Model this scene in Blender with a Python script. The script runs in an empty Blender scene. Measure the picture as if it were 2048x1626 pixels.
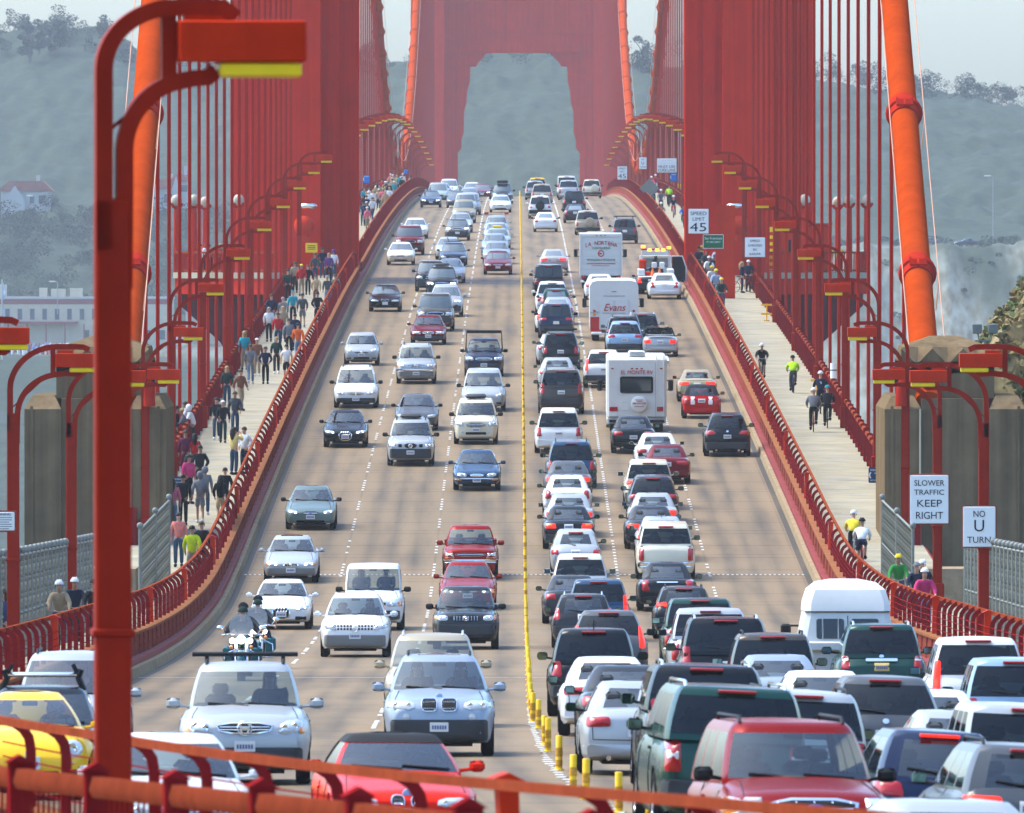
import bpy, bmesh, math, random
import numpy as np
from mathutils import Vector, Matrix, Euler
from mathutils.bvhtree import BVHTree
R = math.radians
rnd = random.Random(7)
scene = bpy.context.scene
col = scene.collection

# ------------------------------------------------------------------ camera, sky, sun, exposure
FPX, XV, YH, ZC, CX = 25000.0, 1034.0, 500.0, 10.8, -0.28   # focal length and vanishing point in photo pixels, eye height, eye x
cam = bpy.data.cameras.new('camera'); camo = bpy.data.objects.new('camera', cam); col.objects.link(camo)
cam.sensor_width = 36; cam.lens = FPX/2048*36; cam.clip_start = 1; cam.clip_end = 12000
camo.location = (CX, 0, ZC)
camo.rotation_euler = (R(90) - math.atan((813-YH)/FPX), 0, math.atan((XV-1024)/FPX))
cam.dof.use_dof = True; cam.dof.focus_distance = 420; cam.dof.aperture_fstop = 11
scene.camera = camo
SUN_EL, SUN_AZ = R(56), R(-70)      # azimuth clockwise from +y
world = bpy.data.worlds.new('World'); scene.world = world; world.use_nodes = True
nt = world.node_tree; nt.nodes.clear()
sky = nt.nodes.new('ShaderNodeTexSky'); sky.sky_type = 'NISHITA'; sky.sun_disc = False
sky.sun_elevation = SUN_EL; sky.sun_rotation = SUN_AZ; sky.air_density = 1.0; sky.dust_density = 2.95; sky.ozone_density = 1.0
hs = nt.nodes.new('ShaderNodeHueSaturation'); hs.inputs['Saturation'].default_value = 1.0; hs.inputs['Value'].default_value = 1.0
bg = nt.nodes.new('ShaderNodeBackground'); bg.inputs['Strength'].default_value = 0.15
wo = nt.nodes.new('ShaderNodeOutputWorld')
nt.links.new(sky.outputs[0], hs.inputs['Color']); tn = nt.nodes.new('ShaderNodeMix'); tn.data_type = 'RGBA'; tn.blend_type = 'MULTIPLY'; tn.inputs['Factor'].default_value = 1; tn.inputs['B'].default_value = (.92, 1.12, 1.3, 1)
nt.links.new(hs.outputs[0], tn.inputs['A']); nt.links.new(tn.outputs['Result'], bg.inputs[0]); nt.links.new(bg.outputs[0], wo.inputs[0])
sl = bpy.data.lights.new('sun', 'SUN'); sl.energy = 1.5; sl.angle = R(32); sl.color = (1, .83, .57)
so = bpy.data.objects.new('sun', sl); col.objects.link(so)
sd = Vector((math.sin(SUN_AZ)*math.cos(SUN_EL), math.cos(SUN_AZ)*math.cos(SUN_EL), math.sin(SUN_EL)))
so.rotation_euler = sd.to_track_quat('Z', 'Y').to_euler(); so.location = (0, 0, 300)
vs = scene.view_settings
vs.view_transform = 'Standard'; vs.look = 'None'; vs.exposure = 1.5; vs.gamma = 1.0; vs.use_curve_mapping = False
scene.cycles.max_bounces = 6; scene.cycles.diffuse_bounces = 3; scene.cycles.glossy_bounces = 3
scene.cycles.transparent_max_bounces = 10; scene.cycles.transmission_bounces = 3; scene.cycles.volume_bounces = 1
scene.cycles.caustics_reflective = False; scene.cycles.caustics_refractive = False
scene.cycles.use_denoising = True

# ------------------------------------------------------------------ helpers
class MB:
    """collects faces, builds ONE mesh"""
    def __init__(s): s.v = []; s.f = []; s.m = []; s.k = 0
    def add(s, vs, fs):
        b = len(s.v); s.v += [tuple(p) for p in vs]; s.f += [tuple(i+b for i in f) for f in fs]; s.m += [s.k]*len(fs)
    def quad(s, a, b, c, d): s.add([a, b, c, d], [(0, 1, 2, 3)])
    def box(s, x0, x1, y0, y1, z0, z1):
        s.add([(x0,y0,z0),(x1,y0,z0),(x1,y1,z0),(x0,y1,z0),(x0,y0,z1),(x1,y0,z1),(x1,y1,z1),(x0,y1,z1)],
              [(0,3,2,1),(4,5,6,7),(0,1,5,4),(1,2,6,5),(2,3,7,6),(3,0,4,7)])
    def bev(s, x0, x1, y0, y1, z0, z1, r):
        """box with chamfered edges in plan and at the top and bottom"""
        rings = []
        for z, i in ((z0, r), (z0+r, 0), (z1-r, 0), (z1, r)):
            a, b, c, d = x0+i, x1-i, y0+i, y1-i
            rings.append([(a+r,c,z),(b-r,c,z),(b,c+r,z),(b,d-r,z),(b-r,d,z),(a+r,d,z),(a,d-r,z),(a,c+r,z)])
        s.rings(rings, True, True)
    def rings(s, rs, cap0=False, cap1=False, closed=True):
        n = len(rs[0]); vs = [p for r in rs for p in r]; fs = []
        for i in range(len(rs)-1):
            for j in range(n if closed else n-1):
                k = (j+1) % n
                fs.append((i*n+j, i*n+k, (i+1)*n+k, (i+1)*n+j))
        if cap0: fs.append(tuple(range(n-1, -1, -1)))
        if cap1: fs.append(tuple((len(rs)-1)*n+j for j in range(n)))
        s.add(vs, fs)
    def tube(s, path, r, n=8, cap=True):
        P = [Vector(p) for p in path]; rs = []
        rr = r if isinstance(r, (list, tuple)) else [r]*len(P)
        up = None
        for i, p in enumerate(P):
            t = (P[min(i+1, len(P)-1)] - P[max(i-1, 0)]).normalized()
            if up is None:
                up = Vector((0, 0, 1)) if abs(t.z) < .9 else Vector((0, 1, 0))
            a = t.cross(up).normalized(); b = a.cross(t).normalized(); up = b
            rs.append([p + (a*math.cos(2*math.pi*j/n) + b*math.sin(2*math.pi*j/n))*rr[i] for j in range(n)])
        s.rings(rs, cap, cap)
    def bar(s, path, w, h, side=(1, 0, 0)):
        """flat bar: w along side, h across it"""
        P = [Vector(p) for p in path]; rs = []; a = Vector(side).normalized()
        for i, p in enumerate(P):
            t = (P[min(i+1, len(P)-1)] - P[max(i-1, 0)]).normalized()
            b = t.cross(a).normalized()
            rs.append([p - a*w/2 - b*h/2, p + a*w/2 - b*h/2, p + a*w/2 + b*h/2, p - a*w/2 + b*h/2])
        s.rings(rs, True, True)
    def extrude(s, poly, axis, a, b):
        """poly: list of 2D points; axis 'z': (x,y) from z=a to b; 'y': (x,z) from y=a to b; 'x': (y,z)"""
        f = {'z': lambda p, t: (p[0], p[1], t), 'y': lambda p, t: (p[0], t, p[1]), 'x': lambda p, t: (t, p[0], p[1])}[axis]
        s.rings([[f(p, a) for p in poly], [f(p, b) for p in poly]], True, True)
    def ell(s, c, r, n=12, m=8, z0=-1, z1=1):
        rs = []
        for i in range(m+1):
            a = -math.pi/2 + math.pi*i/m; z = max(z0, min(z1, math.sin(a))); q = math.cos(a)
            if z in (z0, z1) and abs(z) < 1: q = math.sqrt(1-z*z)
            q = max(q, .001)
            rs.append([(c[0]+r[0]*q*math.cos(2*math.pi*j/n), c[1]+r[1]*q*math.sin(2*math.pi*j/n), c[2]+r[2]*z) for j in range(n)])
        s.rings(rs, True, True)
    def lathe(s, prof, c=(0,0,0), axis='z', n=16, closed=False):
        """prof: (radius, height along the axis)"""
        rs = []
        for r, h in prof:
            g = []
            for j in range(n):
                a = 2*math.pi*j/n; p, q = r*math.cos(a), r*math.sin(a)
                g.append({'z': (c[0]+p, c[1]+q, c[2]+h), 'x': (c[0]+h, c[1]+p, c[2]+q), 'y': (c[0]+p, c[1]+h, c[2]+q)}[axis])
            rs.append(g)
        if closed: rs.append(rs[0])
        s.rings(rs)
    def mesh(s, name, ang=40, recalc=True):
        me = bpy.data.meshes.new(name); me.from_pydata(s.v, [], s.f)
        if any(s.m): me.polygons.foreach_set('material_index', s.m)
        if recalc:
            bm = bmesh.new(); bm.from_mesh(me); bmesh.ops.recalc_face_normals(bm, faces=bm.faces); bm.to_mesh(me); bm.free()
        if ang:
            me.shade_smooth(); me.set_sharp_from_angle(angle=R(ang))
        me.update(); return me
    def build(s, name, mats, parent=None, ang=40, recalc=True):
        return link(name, s.mesh(name, ang, recalc), mats, parent)

def link(name, me, mats, parent=None, loc=None, rot=None):
    o = bpy.data.objects.new(name, me); col.objects.link(o)
    if not isinstance(mats, (list, tuple)): mats = [mats]
    while len(me.materials) < len(mats): me.materials.append(None)
    for i, m in enumerate(mats):
        o.material_slots[i].link = 'OBJECT'; o.material_slots[i].material = m
    if parent is not None: o.parent = parent
    if loc is not None: o.location = loc
    if rot is not None: o.rotation_euler = rot
    return o
def empty(name, loc=(0,0,0), rot=(0,0,0)):
    o = bpy.data.objects.new(name, None); col.objects.link(o); o.empty_display_size = .3
    o.location = loc; o.rotation_euler = rot; return o
def tag(o, label=None, cat=None, group=None, kind=None):
    if label: o['label'] = label
    if cat: o['category'] = cat
    if group: o['group'] = group
    if kind: o['kind'] = kind
    return o
def copy_tree(o, parent=None):
    c = o.copy(); col.objects.link(c)
    if parent is not None: c.parent = parent
    for ch in list(o.children): copy_tree(ch, c)
    return c
def ordinal(n):
    return {1:'first',2:'second',3:'third',4:'fourth',5:'fifth',6:'sixth',7:'seventh',8:'eighth',9:'ninth',10:'tenth',11:'eleventh',12:'twelfth',13:'thirteenth',14:'fourteenth',15:'fifteenth',16:'sixteenth',17:'seventeenth',18:'eighteenth',19:'nineteenth',20:'twentieth'}.get(n) or ('%d%s' % (n, {1:'st',2:'nd',3:'rd'}.get(n%10 if n%100 not in (11,12,13) else 0,'th')))

# ------------------------------------------------------------------ the line of the road: plan offset, height, cross fall
_off = [(20,29.0),(40,22.6),(60,16.9),(80,12.7),(97,9.5),(102,8.55),(120,5.7),(144,2.9),(161,1.5),(181,.62),(198,.3),(219,.12),(243,.03),(260,0),(300,0),(2600,0)]
_z = [(20,6.7),(40,6.2),(60,5.65),(80,5.15),(100,4.62),(120,4.17),(144,3.7),(182,2.95),(206,2.4),(250,1.45),(298,.55),(334,-.1),(366,-.45),(394,-.4),(413,.02),(446,1.0),(464,1.52),(514,2.95),(588,4.95),(640,6.25),(703,7.75),(772,9.15),(850,10.8),(939,12.45),(1050,14.15),(1180,15.65),(1284,16.3),(1400,16.4),(1600,15.2),(1800,12.9),(2043,9.0),(2390,0.5),(2600,-4)]
def _spl(tab):
    xs = np.array([a for a, b in tab], float); ys = np.array([b for a, b in tab], float)
    h = np.diff(xs); dl = np.diff(ys)/h; m = np.zeros(len(xs)); m[1:-1] = (dl[:-1]*h[1:]+dl[1:]*h[:-1])/(h[:-1]+h[1:]); m[0] = dl[0]; m[-1] = dl[-1]
    def f(x):
        i = int(min(max(np.searchsorted(xs, x)-1, 0), len(h)-1)); t = (x-xs[i])/h[i]
        return float((2*t**3-3*t*t+1)*ys[i]+(t**3-2*t*t+t)*h[i]*m[i]+(-2*t**3+3*t*t)*ys[i+1]+(t**3-t*t)*h[i]*m[i+1])
    return f
off, zr = _spl(_off), _spl(_z)
def slope(s): return (off(s+.5)-off(s-.5))
def grade(s): return (zr(s+1)-zr(s-1))/2
def fall(s, u=-1): return (-.02 if u < 0 else -.055)*max(0, min(1, ((180 if u < 0 else 215)-s)/60))
def P(u, s, h=0):
    k = slope(s); n = math.hypot(1, k)
    return Vector((off(s)+u/n, s-u*k/n, zr(s)+fall(s, u)*u+h))
def head(s): return -math.atan(slope(s))          # z rotation of something that points along +s
def proj(p): return (XV+(p[0]-CX)*FPX/p[1], YH+(ZC-p[2])*FPX/p[1])
def ground_at(px, py, h=0):
    """the point h above the road surface that lies at photo position (px, py): returns u, s"""
    best = None; lo = 60.0; prev = None; s = lo
    while s < 1320:
        u = (px-XV)*s/FPX + CX - off(s)
        f = proj((CX, s, zr(s)+fall(s, u)*u+h))[1]-py
        if prev is not None and prev[0] > 0 >= f:
            t = prev[0]/(prev[0]-f); s1 = prev[1]+(s-prev[1])*t
            return (px-XV)*s1/FPX + CX - off(s1), s1
        prev = (f, s); s += 2.0
    s1 = 1290.0
    return (px-XV)*s1/FPX + CX, s1
def sweep(mb, prof, ss, closed=False, cap=False):
    """prof: (u, h) pairs carried along the road through stations ss"""
    mb.rings([[P(u, s, h) for u, h in prof] for s in ss], cap, cap, closed)
def stations(a, b):
    r = [a]; s = a
    while True:
        s += 3 if s < 250 else (8 if s < 800 else 16)
        if s >= b-1: break
        r.append(s)
    return r+[b]

# ------------------------------------------------------------------ materials
MAT = {}
def mat(name, c, rough=.5, metal=0, spec=.2, coat=0, var=0, scale=3, streak=0, bump=0, emit=0, trans=0):
    if name in MAT: return MAT[name]
    m = bpy.data.materials.new(name); m.use_nodes = True; MAT[name] = m
    n = m.node_tree; b = n.nodes['Principled BSDF']
    b.inputs['Base Color'].default_value = (*c, 1); b.inputs['Roughness'].default_value = rough; b.inputs['Metallic'].default_value = metal
    b.inputs['Specular IOR Level'].default_value = spec; b.inputs['Coat Weight'].default_value = coat; b.inputs['Coat Roughness'].default_value = .04
    if emit: b.inputs['Emission Color'].default_value = (*c, 1); b.inputs['Emission Strength'].default_value = emit
    if trans: b.inputs['Transmission Weight'].default_value = trans
    if var or streak or bump:
        tc = n.nodes.new('ShaderNodeTexCoord')
        no = n.nodes.new('ShaderNodeTexNoise'); no.inputs['Scale'].default_value = scale; no.inputs['Detail'].default_value = 6; no.inputs['Roughness'].default_value = .65
        n.links.new(tc.outputs['Object'], no.inputs['Vector'])
        src = no.outputs['Fac']
        if streak:
            mp = n.nodes.new('ShaderNodeMapping'); mp.inputs['Scale'].default_value = (2.2, 2.2, .06)
            n.links.new(tc.outputs['Object'], mp.inputs['Vector'])
            n2 = n.nodes.new('ShaderNodeTexNoise'); n2.inputs['Scale'].default_value = 1.6; n2.inputs['Detail'].default_value = 5
            n.links.new(mp.outputs[0], n2.inputs['Vector'])
            mx = n.nodes.new('ShaderNodeMix'); mx.data_type = 'FLOAT'; mx.inputs['Factor'].default_value = .55
            n.links.new(no.outputs['Fac'], mx.inputs['A']); n.links.new(n2.outputs['Fac'], mx.inputs['B']); src = mx.outputs['Result']
        cr = n.nodes.new('ShaderNodeValToRGB'); v = var or streak
        cr.color_ramp.elements[0].position = .3; cr.color_ramp.elements[1].position = .7
        cr.color_ramp.elements[0].color = (*[x*(1-v) for x in c], 1); cr.color_ramp.elements[1].color = (*[min(1, x*(1+v)) for x in c], 1)
        n.links.new(src, cr.inputs[0]); n.links.new(cr.outputs[0], b.inputs['Base Color'])
        if bump:
            bp = n.nodes.new('ShaderNodeBump'); bp.inputs['Strength'].default_value = bump; bp.inputs['Distance'].default_value = .05
            n.links.new(src, bp.inputs['Height']); n.links.new(bp.outputs[0], b.inputs['Normal'])
    return m
STEEL = mat('steel_red', (.36, .019, .008), .55, spec=.0, var=.18, scale=.8, streak=.2)
TOWER = mat('tower_red', (.52, .021, .005), .6, spec=.0, var=.2, scale=.5, streak=.25)
CABLE = mat('cable_orange', (.34, .040, .002), .45, spec=.0, var=.16, scale=1.2)
DUSTY = mat('dusty_barrier_plate', (.20, .048, .034), .7, spec=.0, var=.3, scale=2.5, streak=.25)
DUSTTOP = mat('dusty_barrier_top', (.24, .095, .045), .75, spec=.0, var=.25, scale=2)
RAILRED = mat('railing_red', (.20, .010, .012), .5, spec=.0, var=.2, scale=2)
RAILTOP = mat('railing_top', (.22, .044, .019), .55, spec=.0, var=.2, scale=2)
POLE = mat('lamp_pole_red', (.25, .014, .004), .5, spec=.03, var=.26, scale=2.5, streak=.26)
HEADRED = mat('lamp_head_red', (.46, .026, .005), .45, spec=.02, var=.2, scale=3, streak=.2)
LENS = mat('lamp_lens_yellow', (.80, .56, .006), .3, var=.08, scale=3)
CONC = mat('pylon_concrete', (.145, .102, .056), .9, spec=.0, var=.42, scale=.9, streak=.4, bump=.3)
CONCTOP = mat('curb_concrete', (.27, .205, .13), .85, spec=.0, var=.25, scale=2, bump=.1)
WALK = mat('sidewalk_concrete', (.29, .262, .192), .85, spec=.0, var=.2, scale=.45)
BLACK = mat('black_plastic', (.008, .009, .010), .5, spec=.12)
RUBBER = mat('tyre_rubber', (.010, .010, .011), .85, spec=.05)
CHROME = mat('chrome', (.75, .78, .8), .12, 1)
RIM = mat('wheel_rim', (.45, .46, .47), .3, .9)
WHITE = mat('white_paint', (.8, .8, .78), .5)
GALV = mat('galvanised_steel', (.17, .18, .16), .6, .2, var=.15, scale=4)
from mathutils import noise as mn
# ------------------------------------------------------------------ water, far shore, hills
WATER = mat('water', (.10, .14, .15), .15)
mb = MB(); mb.quad((-1500, 380, -67), (1500, 380, -67), (1500, 4200, -67), (-1500, 4200, -67))
tag(mb.build('water', WATER, ang=0), kind='structure')
def interp(tab, x):
    if x <= tab[0][0]: return tab[0][1]
    for (a, b), (c, d) in zip(tab, tab[1:]):
        if x <= c: return b+(d-b)*(x-a)/(c-a)
    return tab[-1][1]
ridge_px = [(-300, 60), (0, 78), (100, 58), (220, 74), (300, 112), (450, 125), (780, 132), (900, 92), (1160, 92), (1262, 122), (1310, 120), (1640, 158), (1720, 172), (1850, 200), (1950, 212), (2048, 232), (2400, 280)]
def ridge_z(x, d=3200): return ZC + (YH-interp(ridge_px, XV+(x-CX)*FPX/d))*d/FPX
LEFT = [(2280, -67), (2340, -62), (2420, -42), (2575, -13), (2600, -10.5), (2720, -8.5), (2760, -3), (2900, 19), (3050, 44)]
RIGHT = [(2280, -68), (2400, -56), (2440, -36), (2500, 6), (2515, 11.2), (2580, 12.6), (2640, 15), (2760, 22), (2950, 37), (3060, 46)]
def land(x, d):
    t = max(0, min(1, (x-20)/45)); t = t*t*(3-2*t)
    if d >= 3050:
        a = interp(LEFT, 3050)*(1-t)+interp(RIGHT, 3050)*t; k = min(1, (d-3050)/150); r = ridge_z(x)
        return a+(r-a)*k if d <= 3200 else r-(d-3200)*.18
    return interp(LEFT, d)*(1-t)+interp(RIGHT, d)*t
def wooded(x, d):
    if x < 35: return 1 if d > 2745 else (.55 if d < 2590 else .05)
    return 1 if d > 2650 else (.35 if d > 2600 else .08)
def canopy(x, d):
    w = wooded(x, d)
    a = mn.noise(Vector((x/7, d/10, 1.3)))*1.6 + mn.noise(Vector((x/3.2, d/4.5, 4.1)))*1.5 + mn.noise(Vector((x/26, d/40, 9.7)))*3
    c = (mn.noise(Vector((x/8, d/60, 3.3)))*2.6+mn.noise(Vector((x/2.6, d/30, 6.3)))*1.5+mn.noise(Vector((x/1.1, d/9, 8.3)))*.5) if (x > 20 and 2426 < d < 2516) else 0
    return a*w + c
nx, xs = 300, [-175+350*i/300 for i in range(301)]
ds = [2280+8*i for i in range(18)] + [2424+1.6*i for i in range(60)] + [2522+8*i for i in range(10)] + [2600+6*i for i in range(105)] + [3230, 3300, 3400]
vs_, fs_ = [], []
for d in ds:
    for x in xs: vs_.append((x, d, land(x, d)+canopy(x, d)))
n = len(xs)
for i in range(len(ds)-1):
    for j in range(n-1): fs_.append((i*n+j, i*n+j+1, (i+1)*n+j+1, (i+1)*n+j))
HILL = bpy.data.materials.new('hill_vegetation'); HILL.use_nodes = True
nt = HILL.node_tree; bs = nt.nodes['Principled BSDF']; bs.inputs['Roughness'].default_value = .95; bs.inputs['Specular IOR Level'].default_value = .1
tc = nt.nodes.new('ShaderNodeTexCoord'); no = nt.nodes.new('ShaderNodeTexNoise'); no.inputs['Scale'].default_value = .28; no.inputs['Detail'].default_value = 10; no.inputs['Roughness'].default_value = .7
cr = nt.nodes.new('ShaderNodeValToRGB'); cr.color_ramp.elements[0].position = .36; cr.color_ramp.elements[0].color = (.018, .030, .020, 1); cr.color_ramp.elements[1].position = .66; cr.color_ramp.elements[1].color = (.040, .056, .034, 1)
vc = nt.nodes.new('ShaderNodeVertexColor'); vc.layer_name = 'cover'
n3 = nt.nodes.new('ShaderNodeTexNoise'); n3.inputs['Scale'].default_value = .7; n3.inputs['Detail'].default_value = 9
cr2 = nt.nodes.new('ShaderNodeValToRGB'); cr2.color_ramp.elements[0].position = .35; cr2.color_ramp.elements[0].color = (.115, .10, .064, 1); cr2.color_ramp.elements[1].position = .62; cr2.color_ramp.elements[1].color = (.215, .235, .205, 1)
mx = nt.nodes.new('ShaderNodeMix'); mx.data_type = 'RGBA'
sp = nt.nodes.new('ShaderNodeSeparateColor')
nt.links.new(tc.outputs['Object'], no.inputs['Vector']); mq = nt.nodes.new('ShaderNodeMapping'); mq.inputs['Scale'].default_value = (1, .05, .55); nt.links.new(tc.outputs['Object'], mq.inputs['Vector']); nt.links.new(mq.outputs[0], n3.inputs['Vector'])
nt.links.new(no.outputs['Fac'], cr.inputs[0]); nt.links.new(n3.outputs['Fac'], cr2.inputs[0])
nt.links.new(vc.outputs['Color'], sp.inputs[0]); nt.links.new(sp.outputs[0], mx.inputs['Factor'])
nt.links.new(cr.outputs[0], mx.inputs['A']); nt.links.new(cr2.outputs[0], mx.inputs['B']); nt.links.new(mx.outputs['Result'], bs.inputs['Base Color'])
me = bpy.data.meshes.new('hills'); me.from_pydata(vs_, [], fs_)
ca = me.color_attributes.new('cover', 'FLOAT_COLOR', 'POINT')
cv = []
for (x, d, z) in vs_:
    b = 0
    if x > 24 and 2428 < d < 2560: b = min(1, (x-24)/25)*(.95 if d < 2512 else .55)*max(0, min(1, .75+1.6*mn.noise(Vector((x/14, d/40, 2.2)))))
    elif x < 30 and 2590 < d < 2740: b = .6
    cv += [b, b, b, 1]
ca.data.foreach_set('color', cv)
me.shade_smooth(); me.update()
tag(link('hills', me, HILL), kind='structure')

LEAF = [mat('far_leaves_dark', (.020, .032, .022), .9, spec=.1, var=.4, scale=.5), mat('far_leaves_mid', (.026, .040, .024), .9, spec=.1, var=.4, scale=.5), mat('far_leaves_light', (.034, .050, .026), .9, spec=.1, var=.35, scale=.5)]
def clump(mb, c, r, n, flat=.7, q=.7):
    for i in range(n):
        v = Vector((rnd.gauss(0, 1), rnd.gauss(0, 1), rnd.gauss(0, 1))).normalized()*rnd.uniform(.55, 1.05)
        p = Vector(c)+Vector((v.x*r, v.y*r, v.z*r*flat)); a = Vector((rnd.gauss(0,1), rnd.gauss(0,1), rnd.gauss(0,.7))).normalized()
        b = a.cross(Vector((rnd.gauss(0,1), rnd.gauss(0,1), rnd.gauss(0,1)))).normalized(); w = q*rnd.uniform(.6, 1.3)
        mb.quad(p-a*w, p+b*w*.55, p+a*w, p-b*w*.55)
mb = MB()
for i in range(430):                        # canopy of the far wood: crowns along the ridge and over the slopes
    k = rnd.random()
    if k < .36: x, d = rnd.uniform(-150, 150), rnd.uniform(3150, 3205)
    elif k < .70: x, d = rnd.uniform(-150, -60), rnd.uniform(2745, 2900)
    else: x, d = rnd.uniform(-150, -40), rnd.uniform(2745, 2880)
    if d < 2860 and x > 30: continue
    r = rnd.uniform(1.8, 3.6); z = land(x, d); mb.k = rnd.choice((0, 0, 1, 1, 2) if d < 3100 else (0, 0, 1))
    h = rnd.uniform(.2, 3.4) if d > 3140 else rnd.uniform(.5, 2.2)
    clump(mb, (x, d, z+h+1.2), r, 260, .75, .27)
    if d > 3140: clump(mb, (x+rnd.uniform(-2, 2), d, z+h+1.2+r*.8), r*.55, 110, .7, .26)
for i in range(110):
    x = rnd.uniform(24, 150); d = rnd.uniform(2517, 2580); mb.k = rnd.choice((1, 2, 2)); clump(mb, (x, d, land(x, d)+.5), rnd.uniform(.8, 2.0), 150, .6, .22)
for i in range(60):
    x = rnd.uniform(24, 150); d = rnd.uniform(2470, 2512); mb.k = rnd.choice((0, 1, 2)); clump(mb, (x, d, land(x, d)+.3), rnd.uniform(.5, 1.5), 100, .6, .2)
for i in range(26):
    x = rnd.uniform(-125, -104); d = 2888; mb.k = rnd.choice((0, 0, 1)); clump(mb, (x, d, land(x, d)-.5+rnd.uniform(0, 2)), rnd.uniform(.9, 1.7), 150, .9, .24)
tag(mb.build('far_wood', LEAF, ang=0, recalc=False), kind='stuff')

def eucalyptus(x, d, base, top, name, label, cat='tree', spread=1):
    t = empty(name, (x, d, base)); tag(t, label, cat)
    H = top-base; m1 = MB(); m1.tube([(0, 0, -1), (.2, 0, H*.5), (0, 0, H*.85)], [.5, .35, .15], 7)
    for i in range(5):
        a = rnd.uniform(0, 6.3); m1.tube([(.1, 0, H*(.4+.08*i)), (2*spread*math.cos(a), 1.5*math.sin(a), H*(.62+.07*i))], [.2, .08], 5)
    m1.build('trunk', mat('far_bark', (.12, .10, .08), .9), t)
    m2 = MB()
    for i in range(26):
        a = rnd.uniform(0, 6.3); q = rnd.uniform(.2, 1); m2.k = rnd.choice((0, 0, 1))
        clump(m2, (2.6*spread*q*math.cos(a), 2*q*math.sin(a), H*rnd.uniform(.15, .98)), rnd.uniform(.8, 1.6), 110, .75, .26)
    m2.build('crown', LEAF, t, ang=0, recalc=False)
def far_x(px, d): return CX+(px-XV)*d/FPX
def far_z(py, d): return ZC+(YH-py)*d/FPX
eucalyptus(far_x(1285, 3150), 3150, far_z(190, 3150), far_z(72, 3150), 'eucalyptus_tree', 'tall feathery eucalyptus on the skyline right of the far tower', spread=1.1)
eucalyptus(far_x(105, 3150), 3150, far_z(110, 3150), far_z(34, 3150), 'eucalyptus_tree', 'broad feathery tree topping the ridge left of the near street lamp', spread=1.5)
eucalyptus(far_x(60, 3140), 3140, far_z(120, 3140), far_z(40, 3140), 'eucalyptus_tree', 'leaning wispy tree on the ridge at the left edge of the skyline', spread=1.2)
# palm behind the white house
t = empty('palm_tree', (far_x(62, 2930), 2930, far_z(405, 2930))); tag(t, 'hazy palm with a spread of fronds behind the white hillside house', 'tree')
m1 = MB(); m1.tube([(0,0,0),(0,0,3.2)], .3, 7); m1.build('trunk', mat('far_bark', (.12,.10,.08), .9), t)
m2 = MB()
for i in range(16):
    a = i*.393+.1; L = rnd.uniform(2, 3); pth = [(0,0,3.2)]+[(L*k*math.cos(a), L*k*math.sin(a), 3.2+1.5*k-2.0*k*k) for k in (.3,.6,1)]
    m2.bar(pth, .35, .04, (-math.sin(a), math.cos(a), 0))
m2.build('crown', LEAF[2], t)

# ------------------------------------------------------------------ far buildings
CREAM = mat('cream_stucco', (.42, .38, .28), .8, var=.1, scale=.6); TILE = mat('far_red_tile', (.24, .07, .045), .7, var=.2, scale=1)
FWIN = mat('far_window', (.06, .07, .08), .2); FWHITE = mat('far_white', (.36, .36, .34), .7); PINK = mat('far_maroon_band', (.20, .05, .045), .7)
def part(name, m, parent, f, ang=40):
    b = MB(); f(b); return b.build(name, m, parent, ang)
D = 2640; bx0, bx1 = far_x(-60, D), far_x(345, D); bz0, bz1, bzm = far_z(690, D), far_z(598, D), far_z(640, D)
t = empty('toll_building', ((bx0+bx1)/2, D, bz0)); tag(t, 'long cream two storey building with dark windows and red band behind the left lamp post', 'building')
hw = (bx1-bx0)/2; H = bz1-bz0
part('wall', CREAM, t, lambda b: b.box(-hw, hw, 0, 12, -6, H))
part('cornice', FWHITE, t, lambda b: (b.box(-hw-.2, hw+.2, -.25, 12.2, H, H+.45)))
part('fascia', PINK, t, lambda b: b.box(-hw, hw, -.12, -.002, H-1.1, H-.01))
part('canopy', PINK, t, lambda b: (b.box(-hw, hw-20, -2.5, -.003, H*.46, H*.46+.5), [b.box(-hw+4*q_, -hw+4*q_+.3, -2.4, -2.1, -1, H*.46) for q_ in range(9)]))
for i in range(14):
    x = -hw+2.2+i*2.62
    w = part('window', FWIN, t, lambda b: b.box(x, x+.95, -.05, .05, H*.52+.3, H*.52+2.6)); part('frame', FWHITE, w, lambda b: (b.box(x-.12, x-.001, -.09, .05, H*.52+.2, H*.52+2.7), b.box(x+.951, x+1.07, -.09, .05, H*.52+.2, H*.52+2.7)))
for i in range(6):
    x = -hw+24+i*3.2; part('window', FWIN, t, lambda b: b.box(x, x+1.2, -.05, .05, H*.12, H*.12+2))
part('roof_unit', CREAM, t, lambda b: [b.box(-hw+q, -hw+q+w, 3, 7, H+.45, H+.45+hh) for q, w, hh in ((3, 4.5, 2.6), (14.5, 1.6, 1.9), (17, 3, 1.7), (21, 2.6, 1.8), (27.5, 3.6, 3))])
part('sign_board', mat('far_yellow_sign', (.75, .5, .06), .5), t, lambda b: b.box(-hw+far_x(190, D)-bx0, -hw+far_x(228, D)-bx0, -2.75, -2.55, H*.46, H*.46+1.3))
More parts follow.
